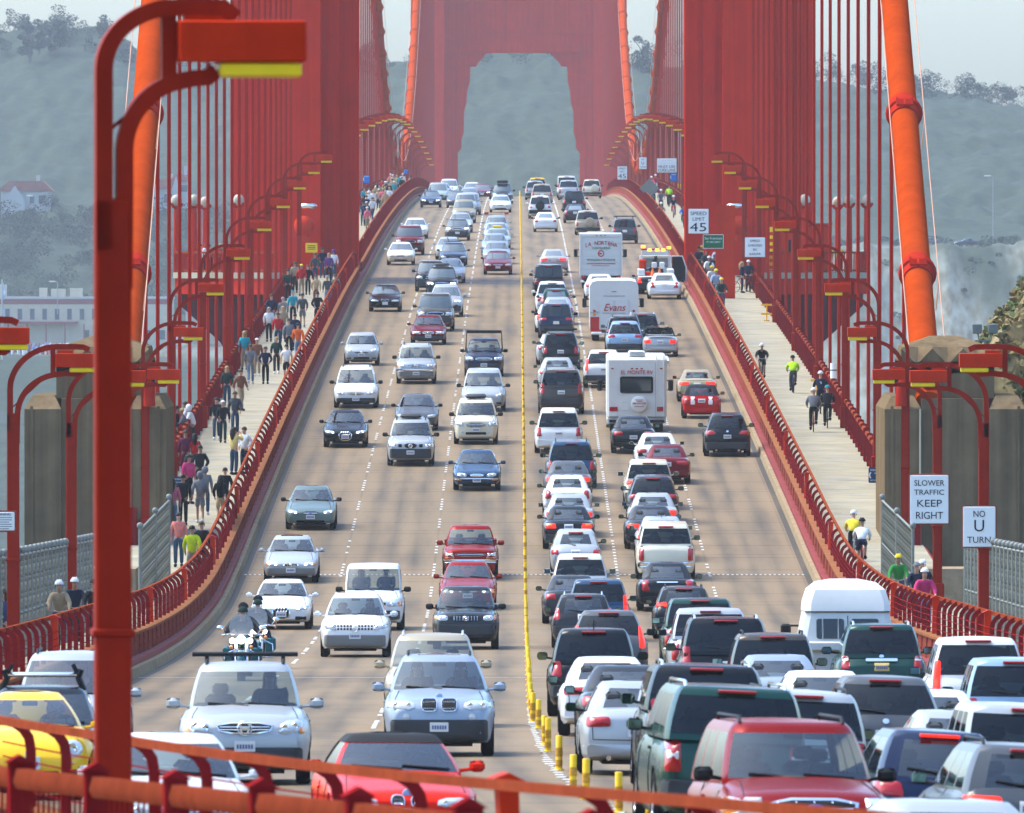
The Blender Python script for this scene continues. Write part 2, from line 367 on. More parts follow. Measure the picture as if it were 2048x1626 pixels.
# low white structures to the right of it, seen between the suspender ropes
for i, (px, py0, py1, w, lab) in enumerate([(430, 640, 600, 10, 'small cream flat roofed block below the left viewing platform'), (470, 655, 612, 8, 'pale shed with an arched front glimpsed behind the left suspender ropes'), (395, 662, 618, 6, 'square white kiosk seen between the left suspender ropes')]):
    t = empty('outbuilding', (far_x(px, 2650), 2650+i*9, far_z(py0, 2650))); tag(t, lab, 'building')
    h = far_z(py1, 2650)-far_z(py0, 2650)
    part('wall', CREAM if i == 0 else FWHITE, t, lambda b: b.box(-w/2, w/2, 0, 6, -5, h)); part('roof', TILE if i != 1 else FWHITE, t, lambda b: b.extrude([(-w/2-.3, h), (w/2+.3, h), (w/2-1.2, h+1), (-w/2+1.2, h+1)], 'y', -.3, 6.3))
    part('window', FWIN, t, lambda b: [b.box(-w/2+1+2.4*k, -w/2+2.2+2.4*k, -.06, .05, h*.35, h*.75) for k in range(int(w/2.6))])
for (px, py, w, h, lab) in [(52, 418, 11.5, 4.2, 'white gabled house with a red tile roof on the wooded left hill'), (325, 418, 7.5, 4.6, 'pink roofed white house among trees just right of the near lamp post'), (360, 392, 4, 3.4, 'small pale house above the pink roofed one on the left hill')]:
    d = 2900; t = empty('hillside_house', (far_x(px, d), d, far_z(py, d))); tag(t, lab, 'house')
    part('wall', FWHITE, t, lambda b: b.box(-w/2, w/2, 0, 8, -6, h))
    part('roof', TILE, t, lambda b: b.extrude([(-w/2-.6, h), (w/2+.6, h), (w/2-1.8, h+2.3), (-w/2+1.8, h+2.3)], 'y', -.6, 8.6))
    part('gable', FWHITE, t, lambda b: b.extrude([(-w*.45, -3), (-w*.02, -3), (-w*.02, h*.5), (-w*.22, h+1.2), (-w*.45, h*.5)], 'y', -1.2, -.61))
    part('window', FWIN, t, lambda b: [b.box(q*w-.5, q*w+.5, -.06, .05, h*.3, h*.75) for q in (.12, .3)])
    part('chimney', FWHITE, t, lambda b: b.box(w*.2, w*.2+.8, 3, 3.8, h+1.5, h+3.6))
# flag pole, street lights, crowd at the plaza, bluff cars
t = empty('flagpole', (far_x(4, 2560), 2560, far_z(690, 2560))); tag(t, 'white flagpole with limp blue and white flags at the left edge of the photo', 'flagpole')
part('pole', FWHITE, t, lambda b: b.tube([(0,0,-3),(0,0,13.4)], .13, 8))
part('flag', mat('far_flag', (.45, .5, .62), .8, var=.5, scale=.8), t, lambda b: b.rings([[(.15+.4*k*(.5+.5*math.sin(z*1.3)), .1*math.sin(5*k+z), z) for k in (0,.5,1,1.5)] for z in (3,4.5,6,7.5,9,10.5,12,13)], closed=False))
CROWD = [mat('far_cloth_blue', (.12, .2, .42), .8), mat('far_cloth_dark', (.05, .05, .06), .8), mat('far_cloth_white', (.7, .7, .7), .8), mat('far_cloth_red', (.4, .06, .05), .8)]
mb = MB()
for i in range(110):
    x = rnd.uniform(far_x(-5, 2600), far_x(140, 2600)); d = rnd.uniform(2590, 2625); z = -10.8+(d-2600)*.02; mb.k = rnd.randrange(4)
    mb.lathe([(.05, 0), (.2, .1), (.28, .9), (.3, 1.35), (.12, 1.5)], (x, d, z), n=6); mb.ell((x, d, z+1.65), (.14,.14,.17), 6, 5)
tag(mb.build('distant_crowd', CROWD), kind='stuff')
def far_lamp(px, py0, py1, d, lab):
    t = empty('street_light', (far_x(px, d), d, far_z(py0, d))); tag(t, lab, 'street light'); h = far_z(py1, d)-far_z(py0, d)
    part('pole', mat('far_pole', (.22, .23, .23), .5), t, lambda b: b.tube([(0,0,-3),(0,0,h*.97),(-.4,0,h)], .09, 6))
    part('head', FWHITE, t, lambda b: b.ell((-1.1, 0, h), (.8, .3, .18), 8, 6))
far_lamp(1986, 470, 352, 2560, 'thin pale street light pole on the bluff right of the orange cable')
far_lamp(115, 600, 563, 2625, 'small street light above the cream building roof')
far_lamp(70, 425, 392, 2890, 'pale street light beside the white hillside house')

# near hillside on the right behind the concrete pylon
GRASSY = [mat('dry_grass', (.22, .17, .07), .95, spec=.1, var=.5, scale=.8), mat('shrub_green', (.06, .095, .03), .9, spec=.1, var=.5, scale=.9), mat('shrub_light', (.12, .16, .05), .9, spec=.1, var=.4, scale=.9)]
vs_, fs_ = [], []
def bank(x, d):
    e = (x-18.7-(d-500)*.038); return 7.3+max(-9, e)*1.36-abs(d-500)*.012 + .9*mn.noise(Vector((x/2.2, d/5, .5)))+.5*mn.noise(Vector((x/.8, d/2, 5.5)))
gx = [12+.35*i for i in range(100)]; gd = [444, 447]+[450+4*i for i in range(36)]
for d in gd:
    for x in gx: vs_.append((x, d, bank(x, d) if d > 447 else (-14 if d == 444 else bank(x, 450)*.5-4+1.2*mn.noise(Vector((x/1.5, 3, 3))))))
n = len(gx); fs_ = [(i*n+j, i*n+j+1, (i+1)*n+j+1, (i+1)*n+j) for i in range(len(gd)-1) for j in range(n-1)]
me = bpy.data.meshes.new('hillside'); me.from_pydata(vs_, [], fs_); me.shade_smooth()
tag(link('hillside', me, mat('hillside_soil', (.17, .13, .06), .95, spec=.1, var=.6, scale=.9, bump=.4)), kind='structure')
mb = MB()
for i in range(1500):
    x, d = rnd.uniform(17, 30), rnd.uniform(452, 520); z = bank(x, d); h = mn.noise(Vector((x/3, d/12, 7)))
    mb.k = 0 if (h > .05 or rnd.random() < .3) else rnd.choice((1, 1, 2)); clump(mb, (x, d, z+.08), rnd.uniform(.15, .42), 14, .8, .16)
for i in range(700):
    x, k = rnd.uniform(15, 29), rnd.random(); zb_ = bank(x, 450); zm = zb_*.5-4; d = 447+3*k; z = zm+(zb_-zm)*k; h = mn.noise(Vector((x/3, z/3, 7)))
    mb.k = 0 if (h > .05 or rnd.random() < .3) else rnd.choice((1, 1, 2)); clump(mb, (x, d-.1, z), rnd.uniform(.2, .45), 14, .8, .16)
tag(mb.build('hillside_scrub', GRASSY, ang=0, recalc=False), kind='stuff')
# ------------------------------------------------------------------ road, kerbs, walks
ROAD = bpy.data.materials.new('road_concrete'); ROAD.use_nodes = True
nt = ROAD.node_tree; N = nt.nodes.new; Lk = nt.links.new; bs = nt.nodes['Principled BSDF']; bs.inputs['Roughness'].default_value = .72; bs.inputs['Specular IOR Level'].default_value = .15
uv = N('ShaderNodeUVMap'); uv.uv_map = 'road'; sx = N('ShaderNodeSeparateXYZ'); Lk(uv.outputs[0], sx.inputs[0])
def M(op, a, b=None, c=None):
    n = N('ShaderNodeMath'); n.operation = op
    for i, v in enumerate((a, b, c)):
        if v is None: continue
        if isinstance(v, (int, float)): n.inputs[i].default_value = v
        else: Lk(v, n.inputs[i])
    return n.outputs[0]
mp = N('ShaderNodeMapping'); mp.inputs['Scale'].default_value = (1, .05, 1); Lk(uv.outputs[0], mp.inputs[0])
n1 = N('ShaderNodeTexNoise'); n1.inputs['Scale'].default_value = 1.1; n1.inputs['Detail'].default_value = 7; Lk(mp.outputs[0], n1.inputs['Vector'])
mp2 = N('ShaderNodeMapping'); mp2.inputs['Scale'].default_value = (.3, .03, 1); Lk(uv.outputs[0], mp2.inputs[0])
n2 = N('ShaderNodeTexNoise'); n2.inputs['Scale'].default_value = 1.0; n2.inputs['Detail'].default_value = 5; Lk(mp2.outputs[0], n2.inputs['Vector'])
n4 = N('ShaderNodeTexNoise'); n4.inputs['Scale'].default_value = 14; n4.inputs['Detail'].default_value = 4; Lk(uv.outputs[0], n4.inputs['Vector'])
lane = M('PINGPONG', M('ADD', sx.outputs[0], 30.5), 1.525)                  # 0 on a lane line, 1.525 in mid lane
track = M('SMOOTH_MIN', M('ABSOLUTE', M('SUBTRACT', lane, .72)), .55, .2)    # worn wheel tracks
grease = M('MULTIPLY', M('SUBTRACT', .55, track), .40)
jt = M('LESS_THAN', M('PINGPONG', M('ADD', sx.outputs[1], 2.0), 3.81), .16)    # joints between slabs
jt2 = M('LESS_THAN', M('PINGPONG', sx.outputs[1], 7.62), .16)
ln = M('LESS_THAN', M('ABSOLUTE', M('SUBTRACT', lane, .015)), .022)
f = M('ADD', M('MULTIPLY', n1.outputs['Fac'], .62), M('MULTIPLY', n2.outputs['Fac'], .34))
oil = M('MULTIPLY', M('MAXIMUM', M('SUBTRACT', lane, 1.05), 0.0), M('MULTIPLY', n2.outputs['Fac'], .95)); f = M('SUBTRACT', M('SUBTRACT', f, grease), oil); f = M('ADD', f, M('MULTIPLY', M('SUBTRACT', n4.outputs['Fac'], .5), .18))
f = M('SUBTRACT', f, M('MULTIPLY', jt, M('MULTIPLY', n1.outputs['Fac'], .34))); f = M('SUBTRACT', f, M('MULTIPLY', jt2, .14)); f = M('SUBTRACT', f, M('MULTIPLY', ln, .1))
edge = M('GREATER_THAN', M('ABSOLUTE', sx.outputs[0]), 9.22); f = M('SUBTRACT', f, M('MULTIPLY', edge, .38))
cr = N('ShaderNodeValToRGB'); cr.color_ramp.elements[0].position = .1; cr.color_ramp.elements[0].color = (.06, .048, .034, 1); cr.color_ramp.elements[1].position = .72; cr.color_ramp.elements[1].color = (.238, .166, .09, 1)
e = cr.color_ramp.elements.new(.4); e.color = (.182, .126, .067, 1)
Lk(f, cr.inputs[0]); Lk(cr.outputs[0], bs.inputs['Base Color'])
S_ALL = stations(40, 2560)
us = [-9.5, -6, -3, 0, 3, 6, 9.5]
vs_ = [P(u, s) for s in S_ALL for u in us]; n = len(us)
fs_ = [(i*n+j, i*n+j+1, (i+1)*n+j+1, (i+1)*n+j) for i in range(len(S_ALL)-1) for j in range(n-1)]
me = bpy.data.meshes.new('road'); me.from_pydata([tuple(v) for v in vs_], [], fs_)
ul = me.uv_layers.new(name='road')
for lp in me.loops:
    i = lp.vertex_index; ul.data[lp.index].uv = (us[i % n], S_ALL[i//n])
me.shade_smooth(); tag(link('road', me, ROAD), kind='structure')
# deck slab under everything
mb = MB(); sweep(mb, [(-13.6, .40), (-13.6, -.9), (13.6, -.9), (13.6, .40), (9.6, .40), (9.6, -.05), (-9.6, -.05), (-9.6, .40)], stations(200, 2560), True, True)
tag(mb.build('deck', mat('deck_steel', (.2, .02, .015), .7, var=.2, scale=1)), kind='structure')
mb = MB(); sweep(mb, [(-15.5, .40), (-15.5, -4), (13.6, -4), (13.6, .40), (9.6, .40), (9.6, -.05), (-9.6, -.05), (-9.6, .40)], stations(40, 200), True, True)
tag(mb.build('embankment', CONC), kind='structure')
for sg in (-1, 1):
    mb = MB(); sweep(mb, [(sg*10.0, .46), (sg*13.5, .46), (sg*13.5, .405), (sg*10.0, .405)], S_ALL, True, True)
    tag(mb.build('sidewalk', WALK), kind='structure')
    mb = MB()                                # stains / slab joints let into the walk
    for k in range(150):
        s = rnd.uniform(420, 760); u0 = rnd.uniform(10.4, 12); w = rnd.uniform(.5, 1.6)
        a, b, c, d = P(sg*u0, s, .464), P(sg*(u0+w), s, .464), P(sg*(u0+w), s+.5, .464), P(sg*u0, s+.5, .464); mb.quad(a, b, c, d)
    tag(mb.build('sidewalk_joints', mat('sidewalk_joint', (.27, .25, .21), .8)), kind='structure')
    # kerb
    k_ = MB(); sweep(k_, [(sg*9.42, 0), (sg*9.46, .24), (sg*9.80, .27), (sg*9.80, -.02)], S_ALL)
    tag(k_.build('kerb', CONCTOP), kind='structure')
mb = MB()                                    # raised lane dots
for u in (-6.1, -3.05, 3.05, 6.1):
    s = 120.0
    while s < 1500:
        for k in range(8 if u > 0 and u < 4 else 5):
            if rnd.random() < .9:
                c = [P(u+dx+rnd.uniform(-.01, .01), s+k*1.83+dy, h) for dx, dy, h in ((-.05,0,.005),(.05,0,.005),(.05,.34,.005),(-.05,.34,.005),(-.04,.07,.03),(.04,.07,.03),(.04,.27,.03),(-.04,.27,.03))]
                mb.add(c, [(4,5,6,7),(0,1,5,4),(1,2,6,5),(2,3,7,6),(3,0,4,7)])
        s += 14.64
s = 120.0
while s < 262:                               # white dots round the yellow tubes
    c = [P(.0+dx+rnd.uniform(-.05, .05), s+dy, h) for dx, dy, h in ((-.06,0,.005),(.06,0,.005),(.06,.12,.005),(-.06,.12,.005),(-.04,.03,.02),(.04,.03,.02),(.04,.09,.02),(-.04,.09,.02))]
    mb.add(c, [(4,5,6,7),(0,1,5,4),(1,2,6,5),(2,3,7,6),(3,0,4,7)]); s += 1.9
tag(mb.build('lane_markings', mat('lane_dot_white', (.5, .5, .47), .6), ang=0), kind='structure')
JD = mat('joint_dark', (.06, .055, .05), .7); JL = mat('joint_light', (.4, .37, .32), .5)
for s, w, m, teeth in ((413.5, .35, JD, True), (768, .5, JL, True), (757, .45, JL, False), (301, .3, JL, False)):
    mb = MB(); a, b = P(-9.4, s, .008), P(9.4, s, .008); a2, b2 = P(-9.4, s+w, .008), P(9.4, s+w, .008); mb.quad(a, b, b2, a2)
    tag(mb.build('expansion_joint', m, ang=0), kind='structure')
    if teeth:
        mb = MB()
        for i in range(120):
            u = -9.3+i*.155; mb.quad(P(u, s+.02, .014), P(u+.07, s+.02, .014), P(u+.07, s+w*.9, .03), P(u, s+w*.9, .03))
        tag(mb.build('joint_teeth', JL if m is JD else JD, ang=0), kind='structure')

# ------------------------------------------------------------------ barriers and traffic railings
def barrier(sg, a, b, lab):
    ss = stations(a, b); t = empty('kerb_barrier', P(sg*9.9, (a+b)/2)); tag(t, lab, 'barrier')
    inv = t.location.copy()
    def loc(mb): mb.v = [tuple(Vector(p)-inv) for p in mb.v]; return mb
    m1 = MB(); sweep(m1, [(sg*9.80, .27), (sg*9.83, .92), (sg*9.97, .92), (sg*9.97, .3)], ss, True, True); loc(m1).build('plate', DUSTY, t)
    m2 = MB(); sweep(m2, [(sg*9.77, .924), (sg*9.77, .985), (sg*10.13, .985), (sg*10.13, .924)], ss, True, True); loc(m2).build('top_flange', DUSTTOP, t)
    m3 = MB(); s = a+1
    while s < b-1 and s < 520:
        for u, h in ((9.795, .4), (9.80, .6), (9.81, .8)): m3.box(*[v for pr in zip(P(sg*u, s, h)-Vector((.025,.06,.03)), P(sg*u, s, h)+Vector((.025,.06,.03))) for v in pr])
        m3.box(*[v for pr in zip(P(sg*9.805, s, .6)-Vector((.012,.2,.3)), P(sg*9.805, s, .6)+Vector((.012,.2,.3))) for v in pr]); s += 3.81
    if m3.v: loc(m3).build('rivet', DUSTY, t)
cuts = [(-1, 60, 200), (-1, 200, 413), (-1, 413, 757), (-1, 768, 1500), (1, 120, 413), (1, 413, 757), (1, 768, 1500)]
names = ['dusty red kerb barrier curving past in front of the camera', 'dusty red kerb barrier from the left approach to the concrete pylon', 'dusty red kerb barrier on the left from pylon to near tower', 'dusty red kerb barrier on the left beyond the near tower',
         'dusty red kerb barrier on the right approach behind the waiting cars', 'dusty red kerb barrier on the right from pylon to near tower', 'dusty red kerb barrier on the right beyond the near tower']
for (sg, a, b), nm in zip(cuts, names): barrier(sg, a, b, nm)

def traffic_rail(sg, a, b, lab, fine=True, step=3.81):
    t = empty('traffic_railing', P(sg*10, (a+b)/2, .98)); tag(t, lab, 'railing', 'red traffic railings beside the roadway'); inv = t.location.copy()
    def fin(mb, nm, m): mb.v = [tuple(Vector(p)-inv) for p in mb.v]; mb.build(nm, m, t)
    ss = stations(a, b)
    m1 = MB(); sweep(m1, [(sg*10.16, 1.80), (sg*10.16, 1.88), (sg*10.24, 1.88), (sg*10.24, 1.80)], ss, True, True); fin(m1, 'top_rail', RAILTOP)
    m1 = MB()
    for h in (1.12, 1.27, 1.42, 1.57): sweep(m1, [(sg*9.96, h), (sg*9.955, h+.016), (sg*9.945, h)], ss, True, True)
    fin(m1, 'cables', RAILRED)
    cnt = 0; big = MB(); s = a; i = 0
    while s < b-.2:
        k = slope(s); side = Vector((k, 1, 0)).normalized(); mb = MB() if fine else big
        if i % 9 == 0:
            c = [P(sg*u, s, h) for u, h in ((9.94, .98), (9.96, 1.86), (10.12, 1.86), (10.06, .98))]; w = side*.10
            mb.rings([[p-w for p in c], [p+w for p in c]], True, True)
            cp = [P(sg*u, s, h) for u, h in ((9.90, 1.862), (10.04, 1.93), (10.22, 1.862))]; w = side*.13; mb.rings([[p-w for p in cp], [p+w for p in cp]], True, True)
            if fine: fin(mb, 'post', HEADRED)
        else:
            pth = [P(sg*u, s, h) for u, h in ((9.98, .98), (9.98, 1.56), (10.0, 1.68), (10.06, 1.77), (10.15, 1.83), (10.2, 1.84))]
            mb.bar(pth, .05 if fine else .04, .10, side)
            if fine: fin(mb, 'baluster', RAILRED)
        s += step; i += 1
    if not fine: fin(big, 'balusters', RAILRED); t.children[-1]['kind'] = 'stuff'
SEG = 3.81*9
def rails(sg, start, end, where):
    s = start; i = 1
    while s < end-5:
        e = min(s+SEG, end); traffic_rail(sg, s, e, '%s %s, %s bay from the camera' % ('red railing of hooked bars', where, ordinal(i)), s < 760); s = e; i += 1
rails(-1, 62.7, 133, 'crossing the foreground')
rails(-1, 195, 757, 'between roadway and left walkway')
rails(1, 205, 757, 'between roadway and right cycle path')
traffic_rail(-1, 768, 1060, 'distant red railing climbing the left side beyond the near tower', False)
traffic_rail(-1, 1060, 1420, 'farthest red railing bending over the crest on the left', False)
traffic_rail(1, 768, 1060, 'distant red railing climbing the right side beyond the near tower', False)
traffic_rail(1, 1060, 1420, 'farthest red railing bending over the crest on the right', False)

# ------------------------------------------------------------------ outer railings of the walks
def outer_rail(sg, a, b, lab, u=13.3, pick=.26, post=3.81, wide=.2, topm=None, dz=0):
    t = empty('walkway_railing', P(sg*u, (a+b)/2, .46+dz)); tag(t, lab, 'railing', 'red outer railings of the walkways'); inv = t.location-Vector((0, 0, dz))
    def fin(mb, nm, m): mb.v = [tuple(Vector(p)-inv) for p in mb.v]; mb.build(nm, m, t)
    ss = stations(a, b); w = wide/2
    m1 = MB(); sweep(m1, [(sg*(u-w), 1.56), (sg*(u-w*.6), 1.66), (sg*(u+w*.6), 1.66), (sg*(u+w), 1.56), (sg*(u+w*.6), 1.50), (sg*(u-w*.6), 1.50)], ss, True, True); fin(m1, 'top_rail', topm or RAILTOP)
    m1 = MB(); sweep(m1, [(sg*(u-.05), .58), (sg*(u-.05), .66), (sg*(u+.05), .66), (sg*(u+.05), .58)], ss, True, True); fin(m1, 'bottom_rail', RAILRED)
    m1 = MB(); s = a+.15
    while s < b:
        p = P(sg*u, s); r = .028 if wide > .15 else .011; m1.box(p.x-r, p.x+r, p.y-r, p.y+r, p.z+.66, p.z+1.5); s += pick
    fin(m1, 'pickets', RAILRED)
    s = a
    while s < b-.2:
        mb = MB(); sd = Vector((slope(s), 1, 0)).normalized()*(.1 if wide > .15 else .07)
        c = [P(sg*q, s, h) for q, h in ((u-w-.02, .46), (u-w-.02, 1.70), (u+w+.02, 1.70), (u+w+.02, .46))]
        mb.rings([[p-sd for p in c], [p+sd for p in c]], True, True)
        c = [P(sg*q, s, h) for q, h in ((u-w-.05, 1.702), (u, 1.77), (u+w+.05, 1.702))]; sd = sd*1.25; mb.rings([[p-sd for p in c], [p+sd for p in c]], True, True)
        fin(mb, 'post', RAILRED); s += post
outer_rail(-1, 70, 132, 'broad red picket railing crossing the bottom left foreground', 13.25, .26, 3.81, .13, mat('foreground_top_rail', (.18, .034, .015), .6, spec=0, var=.22, scale=3), .2)
for i in range(5):
    outer_rail(-1, 424+62*i, min(424+62*(i+1), 745), 'red picket railing on the outer edge of the left walkway, %s length from the pylon' % ordinal(i+1))
    outer_rail(1, 424+62*i, min(424+62*(i+1), 745), 'red picket railing on the outer edge of the right path, %s length from the pylon' % ordinal(i+1))
for sg, w in ((-1, 'left walkway'), (1, 'right path')):
    outer_rail(sg, 785, 1320, 'far red picket railing outside the %s beyond the near tower' % w, 13.3, 1.0, 7.62)

# ------------------------------------------------------------------ side trusses below the deck
for sg, w in ((-1, 'left'), (1, 'right')):
    t = empty('deck_truss', P(sg*14.1, 580, 0)); tag(t, 'red stiffening truss under the deck outside the %s railing' % w, 'truss'); inv = t.location.copy()
    def fin(mb, nm, m=STEEL): mb.v = [tuple(Vector(p)-inv) for p in mb.v]; mb.build(nm, m, t)
    ss = stations(432, 760); m1 = MB()
    sweep(m1, [(sg*13.75, -.7), (sg*13.75, .1), (sg*14.4, .1), (sg*14.4, -.7)], ss, True, True); fin(m1, 'top_chord')
    m1 = MB(); sweep(m1, [(sg*13.8, -8.2), (sg*13.8, -7.5), (sg*14.4, -7.5), (sg*14.4, -8.2)], ss, True, True); fin(m1, 'bottom_chord')
    s = 436; k = 0; m2 = MB()
    while s < 752:
        m2.bar([P(sg*14.1, s, -7.5), P(sg*14.1, s, -.7)], .45, .5); m2.bar([P(sg*14.1, s, -7.4 if k % 2 else -.8), P(sg*14.1, s+7.62, -.8 if k % 2 else -7.4)], .35, .4); s += 7.62; k += 1
    fin(m2, 'web')

# ------------------------------------------------------------------ towers
def leg_plan():
    q = [(9.95, 2.6), (11.05, 2.6), (11.05, 4.9), (12.15, 4.9), (12.15, 8.2), (15.35, 8.2), (15.35, 7.8), (15.9, 7.8), (15.9, 7.3), (16.45, 7.3), (16.45, 6.8), (17.0, 6.8), (17.0, 6.3), (17.6, 6.3)]  # inner setbacks cut extra deep to shade those faces; outer steps stay shallow
    return [(x, -d) for x, d in q]+[(x, d) for x, d in reversed(q)]
def tower(s, lab, detail):
    zb = zr(s); t = empty('bridge_tower', (0, s, zb)); tag(t, lab, 'tower')
    for sg in (-1, 1):
        m = MB()
        for z0, z1, k in ((-75, 62, 1), (62, 98, .93), (98, 128, .86), (128, 152, .8)):
            c = 13.75
            pl = [(sg*(c+(x-c)*k), y*k) for x, y in leg_plan()]; m.extrude(pl, 'z', z0, z1)
        for x, d in ((15.62, 7.8), (16.17, 7.3), (16.72, 6.8), (17.3, 6.3), (15.0, 8.2), (11.7, 4.9), (14.45, 8.2)):        # slim ribs on the stepped face
            m.box(sg*x-.07, sg*x+.07, -d-.09, -d-.004, 0, 62)
        lg = m.build('leg', TOWER, t, ang=30)
        m = MB()                                        # plate seams with butt straps
        for z in [3.2+7.6*i for i in range(8)]:
            m.box(min(sg*12.15, sg*15.35), max(sg*12.15, sg*15.35), -8.235, -8.203, z, z+.14)
            m.box(min(sg*11.06, sg*12.14), max(sg*11.06, sg*12.14), -4.935, -4.903, z, z+.14); m.box(min(sg*9.96, sg*11.04), max(sg*9.96, sg*11.04), -2.635, -2.603, z, z+.14)
        if detail: m.build('plate_seams', TOWER, lg, ang=30)
    for z0, z1 in ((34, 49), (74, 86), (106, 115), (136, 147)):
        m = MB(); m.box(-9.95, 9.95, -2.4, 2.4, z0, z1); m.box(-9.95, 9.95, -3.0, -2.402, z0, z0+1.5); m.box(-9.95, 9.95, -3.0, -2.402, z1-1.3, z1)
        for i in range(6):
            x = -8.2+i*2.75; m.box(x-.28, x+2.4-1.9, -2.75, -2.402, z0+4.1, z1-1.302)
        for i in range(9): m.extrude([(-8.6+i*1.95, z0+3.2), (-7.0+i*1.95, z0+3.2), (-7.8+i*1.95, z0+4.0)], 'y', -2.85, -2.402)
        m.build('portal_strut', TOWER, t, ang=30)
        for sg in (-1, 1):
            h = z0
            prof = [(9.94, h-.01), (5.3, h-.01), (6.0, h-1.0), (6.6, h-1.5), (7.0, h-2.2), (7.9, h-2.2), (8.0, h-4.7), (8.4, h-6.2), (8.55, h-8.2), (8.9, h-9.4), (9.0, h-13), (9.35, h-14.2), (9.35, h-15.5), (9.94, h-16.3)]
            if z0 > 40: prof = [(9.94, h-.01), (6.5, h-.01), (8.5, h-3), (9.3, h-7), (9.94, h-9)]
            m = MB(); m.extrude([(sg*x, z) for x, z in prof], 'y', -2.2, 2.2); m.build('corbel', TOWER, t, ang=30)
    for sg in (-1, 1):
        m = MB(); m.bev(sg*13.75-2.2, sg*13.75+2.2, -4, 4, 152, 154.5, .4); m.build('saddle_housing', TOWER, t)
    return t
TS = 763
tower(TS, 'nearer red bridge tower whose two fluted legs flank the roadway', True)
tower(2043, 'hazy far bridge tower with a stepped portal over the crest of the road', True)

# viewing platforms round the near tower's legs
for sg, w in ((-1, 'left'), (1, 'right')):
    t = empty('tower_platform', P(sg*19, 766, .46)); tag(t, 'railed red platform wrapping the outer side of the %s tower leg' % w, 'platform'); inv = t.location.copy()
    zb = zr(764)+.46
    def fin(mb, nm, m): mb.v = [tuple(Vector(p)-inv) for p in mb.v]; return mb.build(nm, m, t)
    poly = [(13.4, 744), (15, 744), (18.6, 750), (21.0, 753), (21.0, 778), (18.6, 781), (13.4, 786)]
    m1 = MB(); m1.extrude([(sg*x, y) for x, y in poly], 'z', zb-.35, zb); fin(m1, 'slab', WALK)
    m1 = MB(); m1.extrude([(sg*x, y) for x, y in [(13.4, 744.2), (15, 744.2), (18.6, 750.2), (20.9, 753.2), (20.9, 777), (13.4, 785)]], 'z', zb-1.3, zb-.352); fin(m1, 'edge_beam', STEEL)
    m1 = MB()
    for y in (754.5, 761, 768, 775): m1.extrude([(sg*14.2, zb-1.302), (sg*20.6, zb-1.302), (sg*20.6, zb-2.0), (sg*18.2, zb-4.2), (sg*16.9, zb-6.4), (sg*14.2, zb-7.4)], 'y', y-.25, y+.25)
    fin(m1, 'bracket', mat('bracket_dark_red', (.10, .012, .014), .7, var=.2, scale=1))
    pts = [(14.6, 744.2), (18.4, 750.2), (20.85, 753.2), (20.85, 777.6), (18.4, 780.6), (14.6, 785)]
    m1 = MB(); m2 = MB()
    m1.bar([(sg*x, y, zb+1.2) for x, y in pts], .12, .1, (0, 0, 1)); m1.bar([(sg*x, y, zb+.12) for x, y in pts], .08, .08, (0, 0, 1))
    for (ax, ay), (bx_, by_) in zip(pts, pts[1:]):
        L = math.hypot(bx_-ax, by_-ay); n = int(L/.22)
        for i in range(n):
            q = i/n; x, y = sg*(ax+(bx_-ax)*q), ay+(by_-ay)*q; r = .03 if i % 14 else .09
            m2.box(x-r, x+r, y-r, y+r, zb, zb+1.17)
    fin(m1, 'handrail', RAILTOP); fin(m2, 'pickets', STEEL)
    for i, (x, y) in enumerate(((20.8, 753.4), (19.7, 751.9), (19.7, 779), (16.9, 746.8))):      # globe lanterns on posts
        o = empty('globe_lantern', (sg*x, y, zb)); tag(o, 'white globe lantern on a red post at the %s tower platform, %s from the roadway' % (w, ordinal([4, 2, 3, 1][i])), 'lantern', 'globe lanterns on the tower platforms')
        b = MB(); b.tube([(0,0,0), (0,0,3.9)], [.2, .16], 8); b.ell((0,0,4.22), (.40,.40,.40), 12, 8, -1, -.1); b.build('post', STEEL, o)
        b = MB(); b.ell((0,-.1,4.3), (.34,.34,.40), 12, 8); b.build('globe', mat('globe_glass', (.36, .31, .23), .25), o)
# red booth and hood horn at the tower legs
t = empty('equipment_cabinet', (17.0, 751.3, zr(752)+.46)); tag(t, 'red cabinet with a barred window against the right tower leg behind the cyclists', 'cabinet')
part('body', HEADRED, t, lambda b: b.bev(-1.6, 1.5, -1.2, 1.2, 0, 3.1, .05)); part('window', BLACK, t, lambda b: (b.box(-1.0, -.25, -1.26, -1.202, 1.5, 2.2))); part('roof', HEADRED, t, lambda b: b.box(-1.75, 1.65, -1.35, 1.35, 3.102, 3.2))
t = empty('striped_post', (14.9, 745, zr(745)+.46)); tag(t, 'yellow and red striped post at the corner of the right tower cabinet', 'post')
part('shaft', LENS, t, lambda b: b.tube([(0,0,0),(0,0,3.1)], .16, 10)); part('stripes', HEADRED, t, lambda b: [b.lathe([(.166, .2+.4*i), (.17, .3+.4*i), (.166, .4+.4*i)], n=10) for i in range(7)])
for sg, w in ((-1, 'left'), (1, 'right')):
    t = empty('fog_horn', (sg*13.1, 752.6, zr(752)+3.5)); tag(t, 'round red horn housing fixed high on the %s tower leg' % w, 'horn')
    part('housing', HEADRED, t, lambda b: (b.ell((0, 0, 0), (.62, .6, .62), 14, 10), b.lathe([(.3, -.9), (.32, -.55), (.2, -.4)], n=12), b.box(-.2, .2, .3, 2.2, -.15, .15)))
    part('hood', CHROME, t, lambda b: b.ell((.25*-sg, 0, 1.2), (.55, .3, .22), 12, 6))

